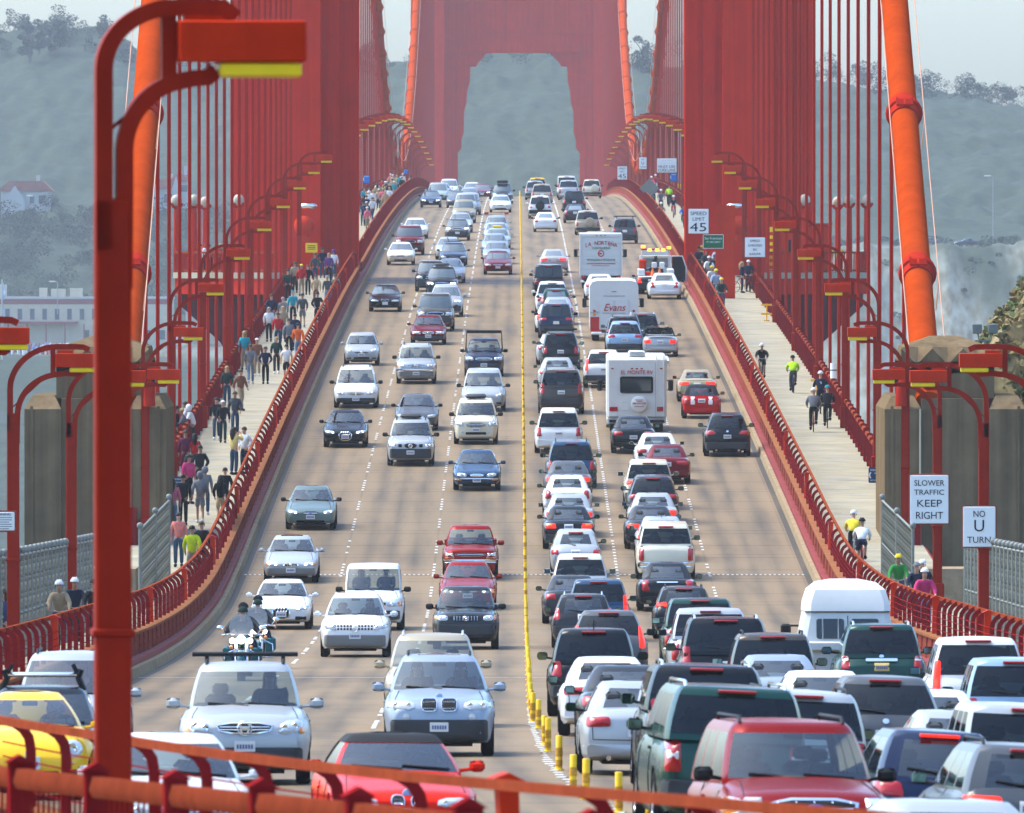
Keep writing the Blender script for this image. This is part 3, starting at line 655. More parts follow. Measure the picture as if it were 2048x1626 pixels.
# ------------------------------------------------------------------ main cables, bands, suspender ropes
YP = 431.0; ZPY = 7.75
def cab_z(s):
    if s <= TS:
        t = s-YP; L = TS-YP; H = zr(TS)+153-ZPY; s0 = .37
        return ZPY+s0*t+(H/L-s0)/L*t*t
    m = (TS+2043)/2; z0 = zr(1400)+3.2; H = zr(TS)+153-z0
    return z0+H*((s-m)/(m-TS))**2
for sg, w in ((-1, 'left'), (1, 'right')):
    X = sg*13.72; cabs = []
    for a, b, nm in ((YP-6, TS, 'thick orange main cable rising on the %s from the concrete pylon'), (TS, 2043, 'main cable sagging on the %s between the two towers')):
        ss = [a+(b-a)*i/(70 if b > 800 else 40) for i in range((70 if b > 800 else 40)+1)]
        t = empty('main_cable', (X, a, cab_z(a))); tag(t, nm % w, 'cable'); inv = t.location.copy()
        mb = MB(); mb.tube([Vector((X, s, cab_z(s)))-inv for s in ss], .49, 20); c = mb.build('cable', CABLE, t)
        mb = MB()
        for sd in (-1, 1): mb.tube([Vector((X+sd*.62, s, cab_z(s)+1.25))-inv for s in ss], .02, 5)
        s = a+8
        while s < min(b, 760):
            for sd in (-1, 1): mb.tube([Vector((X+sd*.5, s, cab_z(s)+.2))-inv, Vector((X+sd*.62, s, cab_z(s)+1.27))-inv], .025, 5)
            s += 15.24
        mb.build('hand_lines', mat('hand_line', (.5, .24, .14), .5), t)
        cabs.append((t, c, inv))
    k = 0; s = 437.0
    while s < 2030:
        if abs(s-TS) < 10: s += 15.24; k += 1; continue
        z = cab_z(s); t, c, inv = cabs[0 if s < TS else 1]
        sl = (cab_z(s+.5)-cab_z(s-.5)); ax = Vector((0, 1, sl)).normalized(); nn = Vector((0, -sl, 1)).normalized(); xx = Vector((1, 0, 0)); ctr = Vector((X, s, z))
        mb = MB(); hi = s < 560                        # cable band
        prof = [(-.75, .50), (-.74, .55), (-.2, .565), (-.18, .65), (.0, .68), (.18, .65), (.2, .565), (.74, .55), (.75, .50)]
        n = 20 if hi else 8
        rs = [[ctr-inv+ax*h+xx*(r*math.cos(6.2832*j/n))+nn*(r*math.sin(6.2832*j/n)) for j in range(n)] for h, r in prof]; mb.rings(rs)
        if hi:
            for i in range(7):
                q = ctr-inv+ax*(-.7+.12*i)+nn*.60; mb.bar([q-xx*.3, q+xx*.3], .05, .07, ax)
            mb.bar([ctr-inv+ax*-.74+nn*.6, ctr-inv+ax*.15+nn*.6], .07, .1)
        mb.build('cable_band', STEEL if hi else CABLE, c)
        mb = MB(); zb = zr(s)+.1                       # the rope loop hanging from this band
        for sd in (-.032, .032):
            mb.tube([(sd*1.2, 0, z-zb-.45), (sd, 0, (z-zb)/2), (sd, 0, 0)], .043, 6, False)
        if z-zb > .5:
            o = mb.build('suspender_rope', STEEL); o.location = (X, s, zb)
            if s < TS: lab = 'red suspender rope loop on the %s side, %s from the concrete pylon' % (w, ordinal(k+1))
            else: lab = 'thin far suspender rope between the towers on the %s side' % w
            tag(o, lab, 'suspender rope', ('suspender ropes of the side span' if s < TS else 'far suspender ropes on the %s side' % w))
        s += 15.24; k += 1

# ------------------------------------------------------------------ concrete pylons at the end of the side span
for sg, w in ((-1, 'left'), (1, 'right')):
    X = sg*14.6; t = empty('concrete_pylon', (X, 428.3, 0)); tag(t, 'stained concrete pylon under the %s main cable with a faceted top' % w, 'pylon')
    ZL0, ZL1 = 5.4, 5.85
    m = MB(); m.box(-1.15, 1.15, -3.93, 6, -70, 5.75); m.build('shaft', CONC, t, ang=20)
    for x0, x1, d0 in ((-2.4, -1.151, -4.1), (1.151, 2.4, -4.1)):
        m = MB(); m.rings([[(x0, d0, -70), (x1, d0, -70), (x1, 6.4, -70), (x0, 6.4, -70)], [(x0, d0, ZL0), (x1, d0, ZL0), (x1, 6.4, ZL0), (x0, 6.4, ZL0)],
                           [(x0+.25, d0+.8, ZL1), (x1-.25, d0+.8, ZL1), (x1-.25, 5.6, ZL1), (x0+.25, 5.6, ZL1)]], True, True); m.build('buttress', CONC, t, ang=20)
    m = MB()
    for i in range(3):
        x = -2.25+1.2*0; q = (-1.9+i*.0)
    for x0, x1 in ((-2.2, -2.1), (2.1, 2.2)): m.box(x0, x1, -4.16, -4.102, -20, 5.5)
    m.build('flute', CONC, t, ang=20)
    m = MB(); bx, d0, d1 = 1.58, -2.9, 4.5; m.rings([[(-bx, d0, 5.751), (bx, d0, 5.751), (bx, d1, 5.751), (-bx, d1, 5.751)], [(-bx, d0, 7.0), (bx, d0, 7.0), (bx, d1, 7.0), (-bx, d1, 7.0)]])
    n = 6; lo = []; hi = []
    for i in range(n+1):
        x = -bx+2*bx*i/n; lo.append((x, d0, 7.45 if i % 2 == 0 else 6.9)); hi.append((x*.93, d0+.55, 7.5))
    m.add([(x, d0, 6.6) for x, _, _ in lo]+lo, [(i, i+1, n+2+i, n+1+i) for i in range(n)])
    for i in range(n): m.add([lo[i], lo[i+1], hi[i+1], hi[i]], [(0, 1, 2, 3)])
    m.rings([[(-bx*.93, d0+.55, 7.5), (bx*.93, d0+.55, 7.5), (bx*.93, d1-.4, 7.5), (-bx*.93, d1-.4, 7.5)], [(-.5, d0+1.8, 7.85), (.5, d0+1.8, 7.85), (.5, d1-1.6, 7.85), (-.5, d1-1.6, 7.85)]], False, True)
    for sx in (-1, 1): m.quad((sx*bx, d0, 7.0), (sx*bx, d1, 7.0), (sx*bx*.93, d1-.4, 7.5), (sx*bx*.93, d0+.55, 7.5)); m.quad((sx*bx, d0, 5.751), (sx*bx, d1, 5.751), (sx*bx, d1, 7.0), (sx*bx, d0, 7.45))
    m.v = [(x-sg*.22, y, z) for x, y, z in m.v]; m.build('faceted_cap', CONC, t, ang=15)
    m = MB(); m.tube([(sg*-1.2, -4.13, -1), (sg*-1.2, -4.13, 5.4)], .035, 6); m.build('conduit', mat('pale_conduit', (.5, .44, .3), .8), t)
    m = MB(); m.box(-.95, .95, -5.0, -3.42, 6.2, 7.6) if False else m.tube([(sg*-1.85, -4.3, 5.5), (sg*-1.85, -4.3, 6.2), (sg*-1.6, -4.3, 6.45)], .2, 10); m.build('cable_hood', STEEL, t)  # bent red pipe stub at the inner front edge of the pylon

# ------------------------------------------------------------------ chain link fences on the approach
WIRE = mat('fence_wire', (.13, .135, .105), .5, .3, var=.2, scale=3)
def fence(path, h, lab, pitch=.22, posts=2.6):
    t = empty('chain_link_fence', path[0]); tag(t, lab, 'fence'); inv = t.location.copy(); V = [Vector(p)-inv for p in path]
    mw = MB(); mp_ = []
    for a, b in zip(V, V[1:]):
        L = (b-a).length; e = (b-a)/L; n = int(L/pitch)
        for i in range(n):
            p = a+e*(i*pitch)
            pth = [p+Vector((0, 0, h*k/14))+e*(.10 if k % 2 else -.04) for k in range(15)]
            mw.bar(pth, .016, .014, e)
            pth = [p+e*pitch/2+Vector((0, 0, h*k/14))-e*(.10 if k % 2 else -.04) for k in range(15)]; mw.bar(pth, .014, .012, e)
        m = int(max(1, L/posts))
        for i in range(m+1):
            mb = MB(); p = a+e*(L*i/m); mb.tube([p, p+Vector((0, 0, h+.05))], .05, 8); mb.ell(p+Vector((0, 0, h+.12)), (.1, .1, .1), 8, 6)
            mb.v = [tuple(q) for q in mb.v]; mb.build('post', GALV, t)
    mb = MB()
    for a, b in zip(V, V[1:]): mb.tube([a+Vector((0,0,h)), b+Vector((0,0,h))], .035, 6); mb.tube([a+Vector((0,0,h*.5)), b+Vector((0,0,h*.5))], .025, 6)
    mb.build('top_rail', GALV, t); mw.build('wire_mesh', WIRE, t, ang=0, recalc=False)
for sg, w in ((-1, 'left'), (1, 'right')):
    uf = 12.25 if sg < 0 else 12.35
    fence([P(sg*uf, s, .2) for s in (225, 262, 300, 352)], 2.75, 'galvanised chain link fence along the %s approach' % w)
    fence([P(sg*11.5, s, .2) for s in (372, 403)], 2.75, 'short chain link panel beside the %s concrete pylon' % w, posts=15)
    # stair landing between fence and pylon
    mb = MB(); 
    for i in range(6): mb.box(sg*12.9-.9, sg*12.9+.9, 384+i*3, 384+(i+1)*3, -3, 1.0-.25*i)
    o = mb.build('concrete_steps', CONCTOP, ang=20); tag(o, 'concrete steps dropping beside the %s pylon behind the fence' % w, 'steps')
# ------------------------------------------------------------------ street lamps
def lamp_meshes(short=False):
    hx = .50 if short else .98
    """built for a lamp on the left walk: arm points to +x, front of the pole faces -y"""
    M1 = MB(); M1.bev(-.14, .14, -.11, .11, 0, 6.0, .02); M1.bev(-.2, .2, -.17, .17, 0, .9, .03); M1.bev(-.165, .165, -.135, .135, 2.6, 2.66, .01)
    pole = M1.mesh('lamp_pole')
    def arc(cx, cz, rx, rz, a0, a1, n=14): return [(cx+rx*math.cos(R(a0+(a1-a0)*i/n)), 0, cz+rz*math.sin(R(a0+(a1-a0)*i/n))) for i in range(n+1)]
    M2 = MB()
    up = [(-.07, 0, 5.6)]+arc(1.03-.0, 6.55, 1.10, .98, 180, 92)+[(1.35, 0, 7.53), (1.62, 0, 7.52), (1.75, 0, 7.46)]
    if short: up = [(-.07, 0, 5.6), (-.07, 0, 6.6)]+arc(.48, 7.0, .55, .48, 180, 92)+[(.65, 0, 7.49), (.86, 0, 7.48), (.95, 0, 7.40)]
    M2.bar(up, .22, .13, (0, 1, 0))
    lo = [(.085, 0, 5.3), (.09, 0, 5.75)]+arc(1.12, 5.95, 1.02, .95, 178, 100)+[(1.22, 0, 6.92), (1.50, 0, 6.90), (1.58, 0, 6.96)]
    if short: lo = [(.085, 0, 5.3), (.09, 0, 6.1)]+arc(.62, 6.36, .53, .56, 178, 100)+[(.62, 0, 6.93), (.74, 0, 6.94), (.80, 0, 7.0)]
    M2.bar(lo, .2, .13, (0, 1, 0))
    M2.bar([(.0, 0, 6.15+.4*short), (.62-.3*short, 0, 6.72+.1*short)], .03, .03, (0, 1, 0)); M2.box(hx-.12, hx-.004, -.06, .06, 6.93, 7.5)
    arm = M2.mesh('lamp_arm')
    M3 = MB(); M3.bev(hx, hx+.99, -.22, .22, 7.06, 7.38, .012); M3.box(hx+.05, hx+.4, -.1, .1, 7.38, 7.45); M3.box(hx-.002, hx+.992, -.226, .226, 7.19, 7.2)
    head = M3.mesh('lamp_head')
    M4 = MB(); M4.bev(hx+.32, hx+.96, -.18, .18, 6.94, 7.058, .02); lens = M4.mesh('lamp_lens')
    return pole, arm, head, lens
LMESH = lamp_meshes(); LNEAR = lamp_meshes(True)
def lamp(p, side, rz, label, group='red street lamps along the walkways', sc=1, LMESH=LMESH):
    t = empty('street_lamp', p, (0, 0, rz if side < 0 else rz+math.pi)); tag(t, label, 'street lamp', group); t.scale = (sc, sc, sc)
    link('pole', LMESH[0], POLE, t); a = link('arm', LMESH[1], POLE, t); h = link('lamp_head', LMESH[2], HEADRED, t); link('lens', LMESH[3], LENS, h)
    return t
# the near lamp in front of the camera
pn = Vector((far_x(225, 97), 97, 5.2)); lamp(pn, -1, R(7), 'big near red street lamp standing in front of everything at the left', LMESH=LNEAR)
def ulamp(s): return interp([(241, 11.55), (287, 11.7), (333, 12.0), (378, 12.3), (424, 12.75), (470, 13.1)], s)
k = 0
for i in range(-5, 27):
    s = 470+45.72*i
    if abs(s-TS) < 12: s += 14
    for sg, w in ((-1, 'left'), (1, 'right')):
        rank = i+6
        if s < 760: lab = 'red street lamp on the %s walk, %s of its row counting from the near end' % (w, ordinal(rank))
        else: lab = 'distant red street lamp on the %s walk, %s beyond the near tower' % (w, ordinal(i-6))
        lamp(P(sg*(ulamp(s)+.15), s, .3 if s < 420 else .46), sg, head(s), lab)
# round white housing on one left lamp, white tube lamps on the right
t = empty('siren_box', (far_x(350, 474), 474, 7.2)); tag(t, 'white weathered box with round cap on the lamp post by the left pylon', 'box')
part('body', WHITE, t, lambda b: b.bev(-.11, .11, -.1, .1, 0, .32, .03)); part('cap', WHITE, t, lambda b: b.ell((0, 0, .36), (.14, .12, .12), 10, 6))
t = empty('conduit_box', (far_x(1667, 512), 512, 5.55)); tag(t, 'white cylinder box strapped to the right lamp post above the cyclists', 'box')
part('body', WHITE, t, lambda b: b.tube([(0, -.2, 0), (0, -.2, .62)], .14, 12)); part('strap', GALV, t, lambda b: b.lathe([(.145, .3), (.15, .33), (.145, .36)], (0, -.2, 0), n=12))
t = empty('floodlight_pair', (far_x(1970, 440), 440, far_z(690, 440))); tag(t, 'pair of square white floodlights on a thin post behind the right pylon', 'floodlight')
part('post', GALV, t, lambda b: (b.tube([(0,0,-4),(0,0,.2)], .05, 6), b.tube([(-.25,0,.4),(-.2,0,.15),(.2,0,.15),(.25,0,.4)], .03, 6)))
for x in (-.28, .28): part('lamp', GALV, t, lambda b: b.bev(x-.17, x+.17, -.15, .15, .4, .75, .03))
# yellow safety gates folded at the right path
YEL = mat('safety_yellow', (.8, .42, .02), .45, var=.15, scale=3)
for s, lab in ((655, 'yellow barrier arms beside the right railing below the radar sign'), (545, 'yellow barrier arms behind the white helmeted riders')):
    t = empty('safety_gate', P(12.8, s, .46)); tag(t, lab, 'gate')
    part('arms', YEL, t, lambda b: [b.box(-.28, .28, -.04, .04, z, z+.10) for z in (.32, .80)]); part('post', YEL, t, lambda b: (b.tube([(0,.05,0),(0,.05,.92)], .04, 8), b.box(-.15, .15, -.12, .12, 0, .05)))

# ------------------------------------------------------------------ signs
INK = mat('sign_black', (.012, .012, .014), .6); SGREEN = mat('sign_green', (.005, .12, .045), .5); SBLUE = mat('sign_blue', (.006, .05, .13), .5)
SBLUE2 = mat('sign_bright_blue', (.03, .15, .5), .5); SWHITE = mat('sign_white', (.70, .72, .70), .5); SYEL = mat('sign_yellow', (.75, .5, .02), .5); SFRAME = mat('sign_frame', (.30, .06, .04), .5); SPALE = mat('sign_letters_white', (.75, .78, .78), .5)
def text(body, parent, m, size, x=0, y=0, z=0, rx=R(90), sx=1, name='lettering', ext=.004, shear=0, rz=0, sp=1.0):
    c = bpy.data.curves.new('lettering', 'FONT'); c.body = body; c.align_x = 'CENTER'; c.align_y = 'CENTER'; c.size = size; c.extrude = ext; c.shear = shear; c.space_character = sp; c.resolution_u = 3
    q = bpy.data.objects.new('lettering', c); col.objects.link(q); bpy.context.view_layer.update()
    me = bpy.data.meshes.new_from_object(q.evaluated_get(bpy.context.evaluated_depsgraph_get())); bpy.data.objects.remove(q)
    xs = [v.co.x for v in me.vertices] or [0]; o = link(name, me, m, parent, (x, y, z), (rx, 0, rz)); o.scale = (sx, 1, 1); o['w'] = max(xs)-min(xs); return o
def sign(px0, px1, py0, py1, d, lines, label, face=SWHITE, ink=INK, frame=SFRAME, cat='road sign', post=None):
    x0, x1, z0, z1 = far_x(px0, d), far_x(px1, d), far_z(py1, d), far_z(py0, d); w, h = x1-x0, z1-z0
    t = empty('road_sign', ((x0+x1)/2, d, z0)); tag(t, label, cat)
    part('plate', face, t, lambda b: b.bev(-w/2, w/2, -.015, .015, 0, h, .02)); part('frame', frame, t, lambda b: b.bev(-w/2-.035, w/2+.035, .016, .05, -.035, h+.035, .03))
    for body, fz, fh, fw in lines: 
        o = text(body, t, ink, fh*h*1.38, 0, -.022, h*(1-fz)); 
        ww = o['w']
        if ww > 0: o.scale = (fw*w/ww, 1, 1)
    if post: part('bracket', frame, t, lambda b: (b.box(-.22, .22, .051, .12, h*.97, h*1.03), b.box(-.22, .22, .051, .12, -.03*h, .03*h)))
    return t, w, h
sign(1820, 1897, 950, 1047, 376.5, [('SLOWER', .17, .12, .78), ('TRAFFIC', .36, .11, .78), ('KEEP', .59, .15, .64), ('RIGHT', .84, .15, .70)], 'white SLOWER TRAFFIC KEEP RIGHT sign on a red lamp post at the right', post=1)
sign(1926, 1991, 1013, 1094, 331.5, [('NO', .19, .16, .36), ('U', .49, .30, .30), ('TURN', .83, .16, .72)], 'white NO U TURN sign on the lamp post at the right edge', post=1)
sign(1377, 1417, 418, 467, 697, [('SPEED', .19, .15, .80), ('LIMIT', .42, .15, .60), ('45', .76, .36, .82)], 'SPEED LIMIT 45 sign in front of the right tower leg')
tg, w, h = sign(1407, 1446, 470, 496, 697.5, [('San Francisco', .26, .2, .9), ('CITY AND COUNTY', .55, .15, .74)], 'small green San Francisco sign under the speed limit sign', face=SGREEN, ink=SPALE, frame=SPALE)
sign(1490, 1530, 475, 514, 697.2, [('SPEED', .18, .12, .5), ('CHECKED', .41, .12, .68), ('BY', .63, .12, .2), ('RADAR', .85, .12, .56)], 'white SPEED CHECKED BY RADAR sign on a red post')
t = empty('sign_post', P(11.35, 698, .46)); tag(t, 'orange backing post carrying the speed limit and green signs', 'post'); part('post', HEADRED, t, lambda b: b.box(-.55, .55, -.12, .12, 0, 5.2))
sign(1235, 1254, 333, 359, 1007, [('SPEED', .16, .14, .7), ('LIMIT', .4, .14, .5), ('45', .76, .36, .82)], 'distant SPEED LIMIT 45 sign beyond the near tower on the right')
sign(1278, 1293, 315, 338, 960, [('NO', .18, .16, .36), ('U', .49, .30, .34), ('TURN', .83, .16, .8)], 'distant NO U TURN sign above the right path')
sign(1314, 1353, 317, 345, 870, [('MUST USE', .6, .2, .84), ('CURB LANE', .85, .2, .88), ('- - -  - - -', .15, .1, .6), ('- - -  - - - -', .34, .1, .7)], 'wide white MUST USE CURB LANE sign near the tower on the right')
def phone_sign(px0, px1, py0, py1, d, lab, words=True):
    t, w, h = sign(px0, px1, py0, py1, d, [('EMERGENCY', .13, .13, .86)] + ([('CRISIS COUNSELING', .88, .11, .9)] if words else []), lab, face=SBLUE if words else SBLUE2, ink=SPALE, frame=SBLUE, cat='phone sign')
    if words:
        for b_, z in (('PHONE', .36), ('AND', .62)):
            o = text(b_, t, SPALE, .15*h, w*.14, -.022, h*(1-z))
    part('handset', SPALE, t, lambda b: b.bar([(-w*.36+w*.13*math.cos(a), -.022, h*.5+h*.2*math.sin(a)) for a in [R(100+160*i/8) for i in range(9)]], .014, w*.09, (0, 1, 0)))
phone_sign(340, 367, 955, 982, 466, 'dark blue emergency phone sign on the left lamp post')
phone_sign(1739, 1765, 937, 964, 466, 'dark blue emergency phone sign at the foot of the right lamp post')
phone_sign(727, 739, 351, 366, 920, 'small bright blue phone sign above the crowd on the far left walk', False)
phone_sign(808, 816, 339, 348, 1100, 'tiny blue phone sign near the crest on the left', False)
phone_sign(1341, 1353, 347, 362, 872, 'small round looking blue phone sign under the curb lane sign', False)
t, w, h = sign(-22, 29, 1024, 1061, 285, [('WARNING', .13, .14, .7)], 'white WARNING notice on the lamp post at the left edge', cat='notice')
part('small_print', INK, t, lambda b: [b.box(-w*.4, w*(.4-.12*(i % 3 == 2)), -.02, -.0155, h*(.68-.12*i), h*(.71-.12*i)) for i in range(6)])
t, w, h = sign(612, 634, 487, 504, 752, [], 'small yellow notice on the left tower leg', face=SYEL, frame=SYEL, cat='notice')
part('small_print', INK, t, lambda b: [b.box(-w*.35, w*.35, -.025, -.0155, h*(.7-.2*i), h*(.78-.2*i)) for i in range(3)])
t = empty('back_of_sign', P(10.4, 1010, 2.2)); tag(t, 'grey back of a diamond sign near the crest on the right', 'road sign'); part('plate', GALV, t, lambda b: b.extrude([(0, -.8), (.8, 0), (0, .8), (-.8, 0)], 'y', -.02, .02)); part('post', GALV, t, lambda b: b.tube([(0,.06,-1.7),(0,.06,.6)], .05, 6))

# ------------------------------------------------------------------ yellow tubes of the centre line
m = MB(); m.lathe([(.10, 0), (.10, .03), (.062, .05), (.06, .98), (.05, 1.0), (.0, 1.0)], n=12); m.k = 1
m.lathe([(.064, .40), (.066, .45), (.066, .60), (.064, .65)], n=12); m.lathe([(.064, .12), (.066, .16), (.066, .26), (.064, .3)], n=12)
TUBE = m.mesh('lane_tube'); TY = mat('tube_yellow', (.82, .50, .012), .4, var=.1, scale=8); TB = mat('tube_scuffed_band', (.52, .26, .02), .6, var=.4, scale=12)
near = [(1299, 1648), (1238, 1626), (1172, 1600), (1146, 1581), (1118, 1541), (1096, 1504), (1090, 1490), (1077, 1457)]
pts = []
for px, py in near: u, s = ground_at(px, py); pts.append((u, s))
s = pts[-1][1]+7.0
while s < 1330: pts.append((0, s)); s += 7.62
for i, (u, s) in enumerate(pts):
    o = link('lane_tube', TUBE, [TY, TB]); o.location = P(u, s); o.scale = (.85, .85, .52+.03*(i % 3)); o.rotation_euler = (0, rnd.uniform(-.03, .03), rnd.uniform(0, 6))
    tag(o, 'scuffed yellow lane tube on the centre line, %s from the foreground railing' % ordinal(i+1) if i < 30 else 'far yellow lane tube merging into the line up the middle of the road', 'lane tube', 'yellow tubes along the centre line' if i < 30 else 'far yellow tubes up the middle of the road')
# ------------------------------------------------------------------ vehicles: shapes
GLASS = mat('windscreen_glass', (.05, .066, .066), .05, spec=.9, coat=1); GLASSD = mat('dark_glass', (.008, .013, .012), .05, spec=.5, coat=.25); GLASSP = mat('rear_glass_sky_sheen', (.10, .13, .135), .06, spec=1, coat=1)  # grey base of windscreen and pale rear glass imitates reflected sky and dim interior
HLAMP = mat('headlamp_glass', (.42, .45, .46), .08, spec=.8, coat=1); HLIT = mat('headlamp_lit', (1, .93, .78), .3, emit=2.2); AMBER = mat('amber_lens', (.75, .22, .01), .15, coat=1)
TAIL = mat('tail_lens', (.36, .006, .008), .15, coat=.7); TAILIT = mat('tail_lit', (.95, .028, .010), .3, emit=.34); WLENS = mat('clear_lens', (.6, .58, .55), .1, coat=1)
PLATE = mat('licence_plate', (.62, .62, .58), .5); PINKT = mat('plate_marks', (.10, .12, .25), .5); SEAM = mat('panel_gap', (.012, .012, .013), .8); MIRG = mat('mirror_glass', (.12, .2, .2), .03, 1)
TRIM = mat('grey_trim', (.16, .16, .15), .5); CANVAS = mat('black_canvas', (.012, .013, .016), .8); CHARC = mat('charcoal_plastic', (.035, .038, .042), .55)
def paint(name, c, rough=.22, metal=.0):
    return mat('paint_'+name, c, rough, metal, spec=.06 if 'red' in name else .15, coat=.03 if 'red' in name or name == 'maroon' else .2)
COL = {'white': (.62,.63,.62), 'silver': (.36,.38,.39), 'silverblue': (.26,.31,.37), 'grey': (.08,.085,.09), 'darkgrey': (.022,.024,.027), 'black': (.004,.005,.006), 'red': (.62,.016,.003), 'brightred': (.42,.005,.004), 'maroon': (.14,.006,.010), 'navy': (.012,.02,.05), 'blue': (.018,.055,.11), 'paleblue': (.22,.33,.45),
       'green': (.008,.045,.035), 'greygreen': (.13,.18,.165), 'beige': (.36,.31,.22), 'gold': (.30,.25,.15), 'brown': (.06,.05,.04), 'cream': (.58,.55,.42), 'yellow': (.80,.46,.012), 'teal': (.02,.10,.13), 'palegreen': (.3,.36,.32)}
def lerp(a, b, t): return a+(b-a)*t
def ip(tab, x): return interp(sorted(tab), x)
BASE = {
 'sedan':  dict(L=4.75, W=1.80, hood=[(2.37,.66),(2.2,.74),(1.6,.86),(.95,.95)], belt=.92, deck=[(-1.5,1.02),(-2.2,1.0),(-2.37,.9)], ws=(.98,.18), rs=(-1.72,-.95), zr=1.44, wb=.80, wr=.58, ax=(1.42,-1.35), wrad=.32, doors=2),
 'hatch':  dict(L=3.9, W=1.70, hood=[(1.95,.72),(1.75,.84),(1.3,.95),(1.0,1.0)], belt=.96, deck=[(-1.8,1.0),(-1.95,.8)], ws=(1.15,.42), rs=(-1.88,-1.35), zr=1.52, wb=.78, wr=.58, ax=(1.24,-1.2), wrad=.31, doors=2),
 'wagon':  dict(L=4.7, W=1.78, hood=[(2.35,.68),(2.2,.78),(1.6,.9),(1.0,.97)], belt=.94, deck=[(-2.2,1.0),(-2.35,.85)], ws=(1.02,.3), rs=(-2.25,-1.85), zr=1.50, wb=.80, wr=.62, ax=(1.4,-1.3), wrad=.32, doors=2),
 'suv':    dict(L=4.7, W=1.86, hood=[(2.35,.90),(2.2,1.0),(1.6,1.08),(1.05,1.14)], belt=1.10, deck=[(-2.2,1.1),(-2.35,.95)], ws=(1.08,.42), rs=(-2.28,-2.0), zr=1.76, wb=.84, wr=.68, ax=(1.38,-1.38), wrad=.36, doors=2),
 'crossover': dict(L=4.72, W=1.88, hood=[(2.36,.82),(2.2,.93),(1.6,1.03),(1.1,1.10)], belt=1.06, deck=[(-2.2,1.12),(-2.36,.95)], ws=(1.15,.35), rs=(-2.28,-1.75), zr=1.68, wb=.84, wr=.62, ax=(1.4,-1.38), wrad=.36, doors=2),
 'bigsuv': dict(L=5.1, W=2.0, hood=[(2.55,1.02),(2.4,1.12),(1.8,1.2),(1.25,1.24)], belt=1.2, deck=[(-2.45,1.2),(-2.55,1.0)], ws=(1.25,.7), rs=(-2.5,-2.25), zr=1.92, wb=.91, wr=.76, ax=(1.55,-1.45), wrad=.38, doors=2),
 'minivan': dict(L=4.95, W=1.95, hood=[(2.47,.74),(2.3,.86),(1.9,.99),(1.55,1.06)], belt=1.02, deck=[(-2.35,1.05),(-2.47,.9)], ws=(1.62,.62), rs=(-2.4,-2.08), zr=1.76, wb=.88, wr=.70, ax=(1.55,-1.45), wrad=.34, doors=2),
 'pickup': dict(L=5.2, W=1.84, hood=[(2.6,.92),(2.45,1.0),(1.8,1.06),(1.25,1.1)], belt=1.08, deck=[(-.6,1.08),(-2.5,1.08),(-2.6,1.05)], ws=(1.25,.7), rs=(-.72,-.5), zr=1.72, wb=.82, wr=.66, ax=(1.65,-1.5), wrad=.36, doors=1),
 'canopy': dict(L=5.3, W=1.95, hood=[(2.65,1.0),(2.5,1.1),(1.9,1.16),(1.3,1.2)], belt=1.16, deck=[(-2.5,1.15),(-2.65,1.05)], ws=(1.3,.75), rs=(-2.52,-2.25), zr=1.82, wb=.88, wr=.74, ax=(1.7,-1.55), wrad=.38, doors=2),
 'beetle': dict(L=4.1, W=1.72, hood=[(2.05,.62),(1.9,.78),(1.5,.95),(1.1,1.03)], belt=.96, deck=[(-1.3,1.02),(-1.8,.9),(-2.05,.68)], ws=(1.2,.35), rs=(-1.55,-.55), zr=1.49, wb=.76, wr=.46, ax=(1.28,-1.23), wrad=.33, doors=1, round=1),
 'convertible': dict(L=4.5, W=1.76, hood=[(2.25,.64),(2.1,.72),(1.5,.84),(.85,.93)], belt=.92, deck=[(-1.5,1.0),(-2.1,.96),(-2.25,.84)], ws=(.85,.12), rs=(-1.5,-.95), zr=1.37, wb=.78, wr=.56, ax=(1.36,-1.35), wrad=.33, doors=1),
 'mini': dict(L=3.65, W=1.69, hood=[(1.82,.70),(1.68,.82),(1.2,.9),(.85,.95)], belt=.93, deck=[(-1.4,1.0),(-1.7,.98),(-1.82,.85)], ws=(.85,.35), rs=(-1.4,-1.05), zr=1.40, wb=.76, wr=.6, ax=(1.22,-1.2), wrad=.31, doors=1),
}
SEC = [(0,0),(.60,0),(.655,0),(.90,0),(.955,.10),(.99,.34),(1.0,.50),(.992,.68),(.965,.82),(.90,.93),(.80,.985),(.55,1.02),(.25,1.035),(0,1.04)]
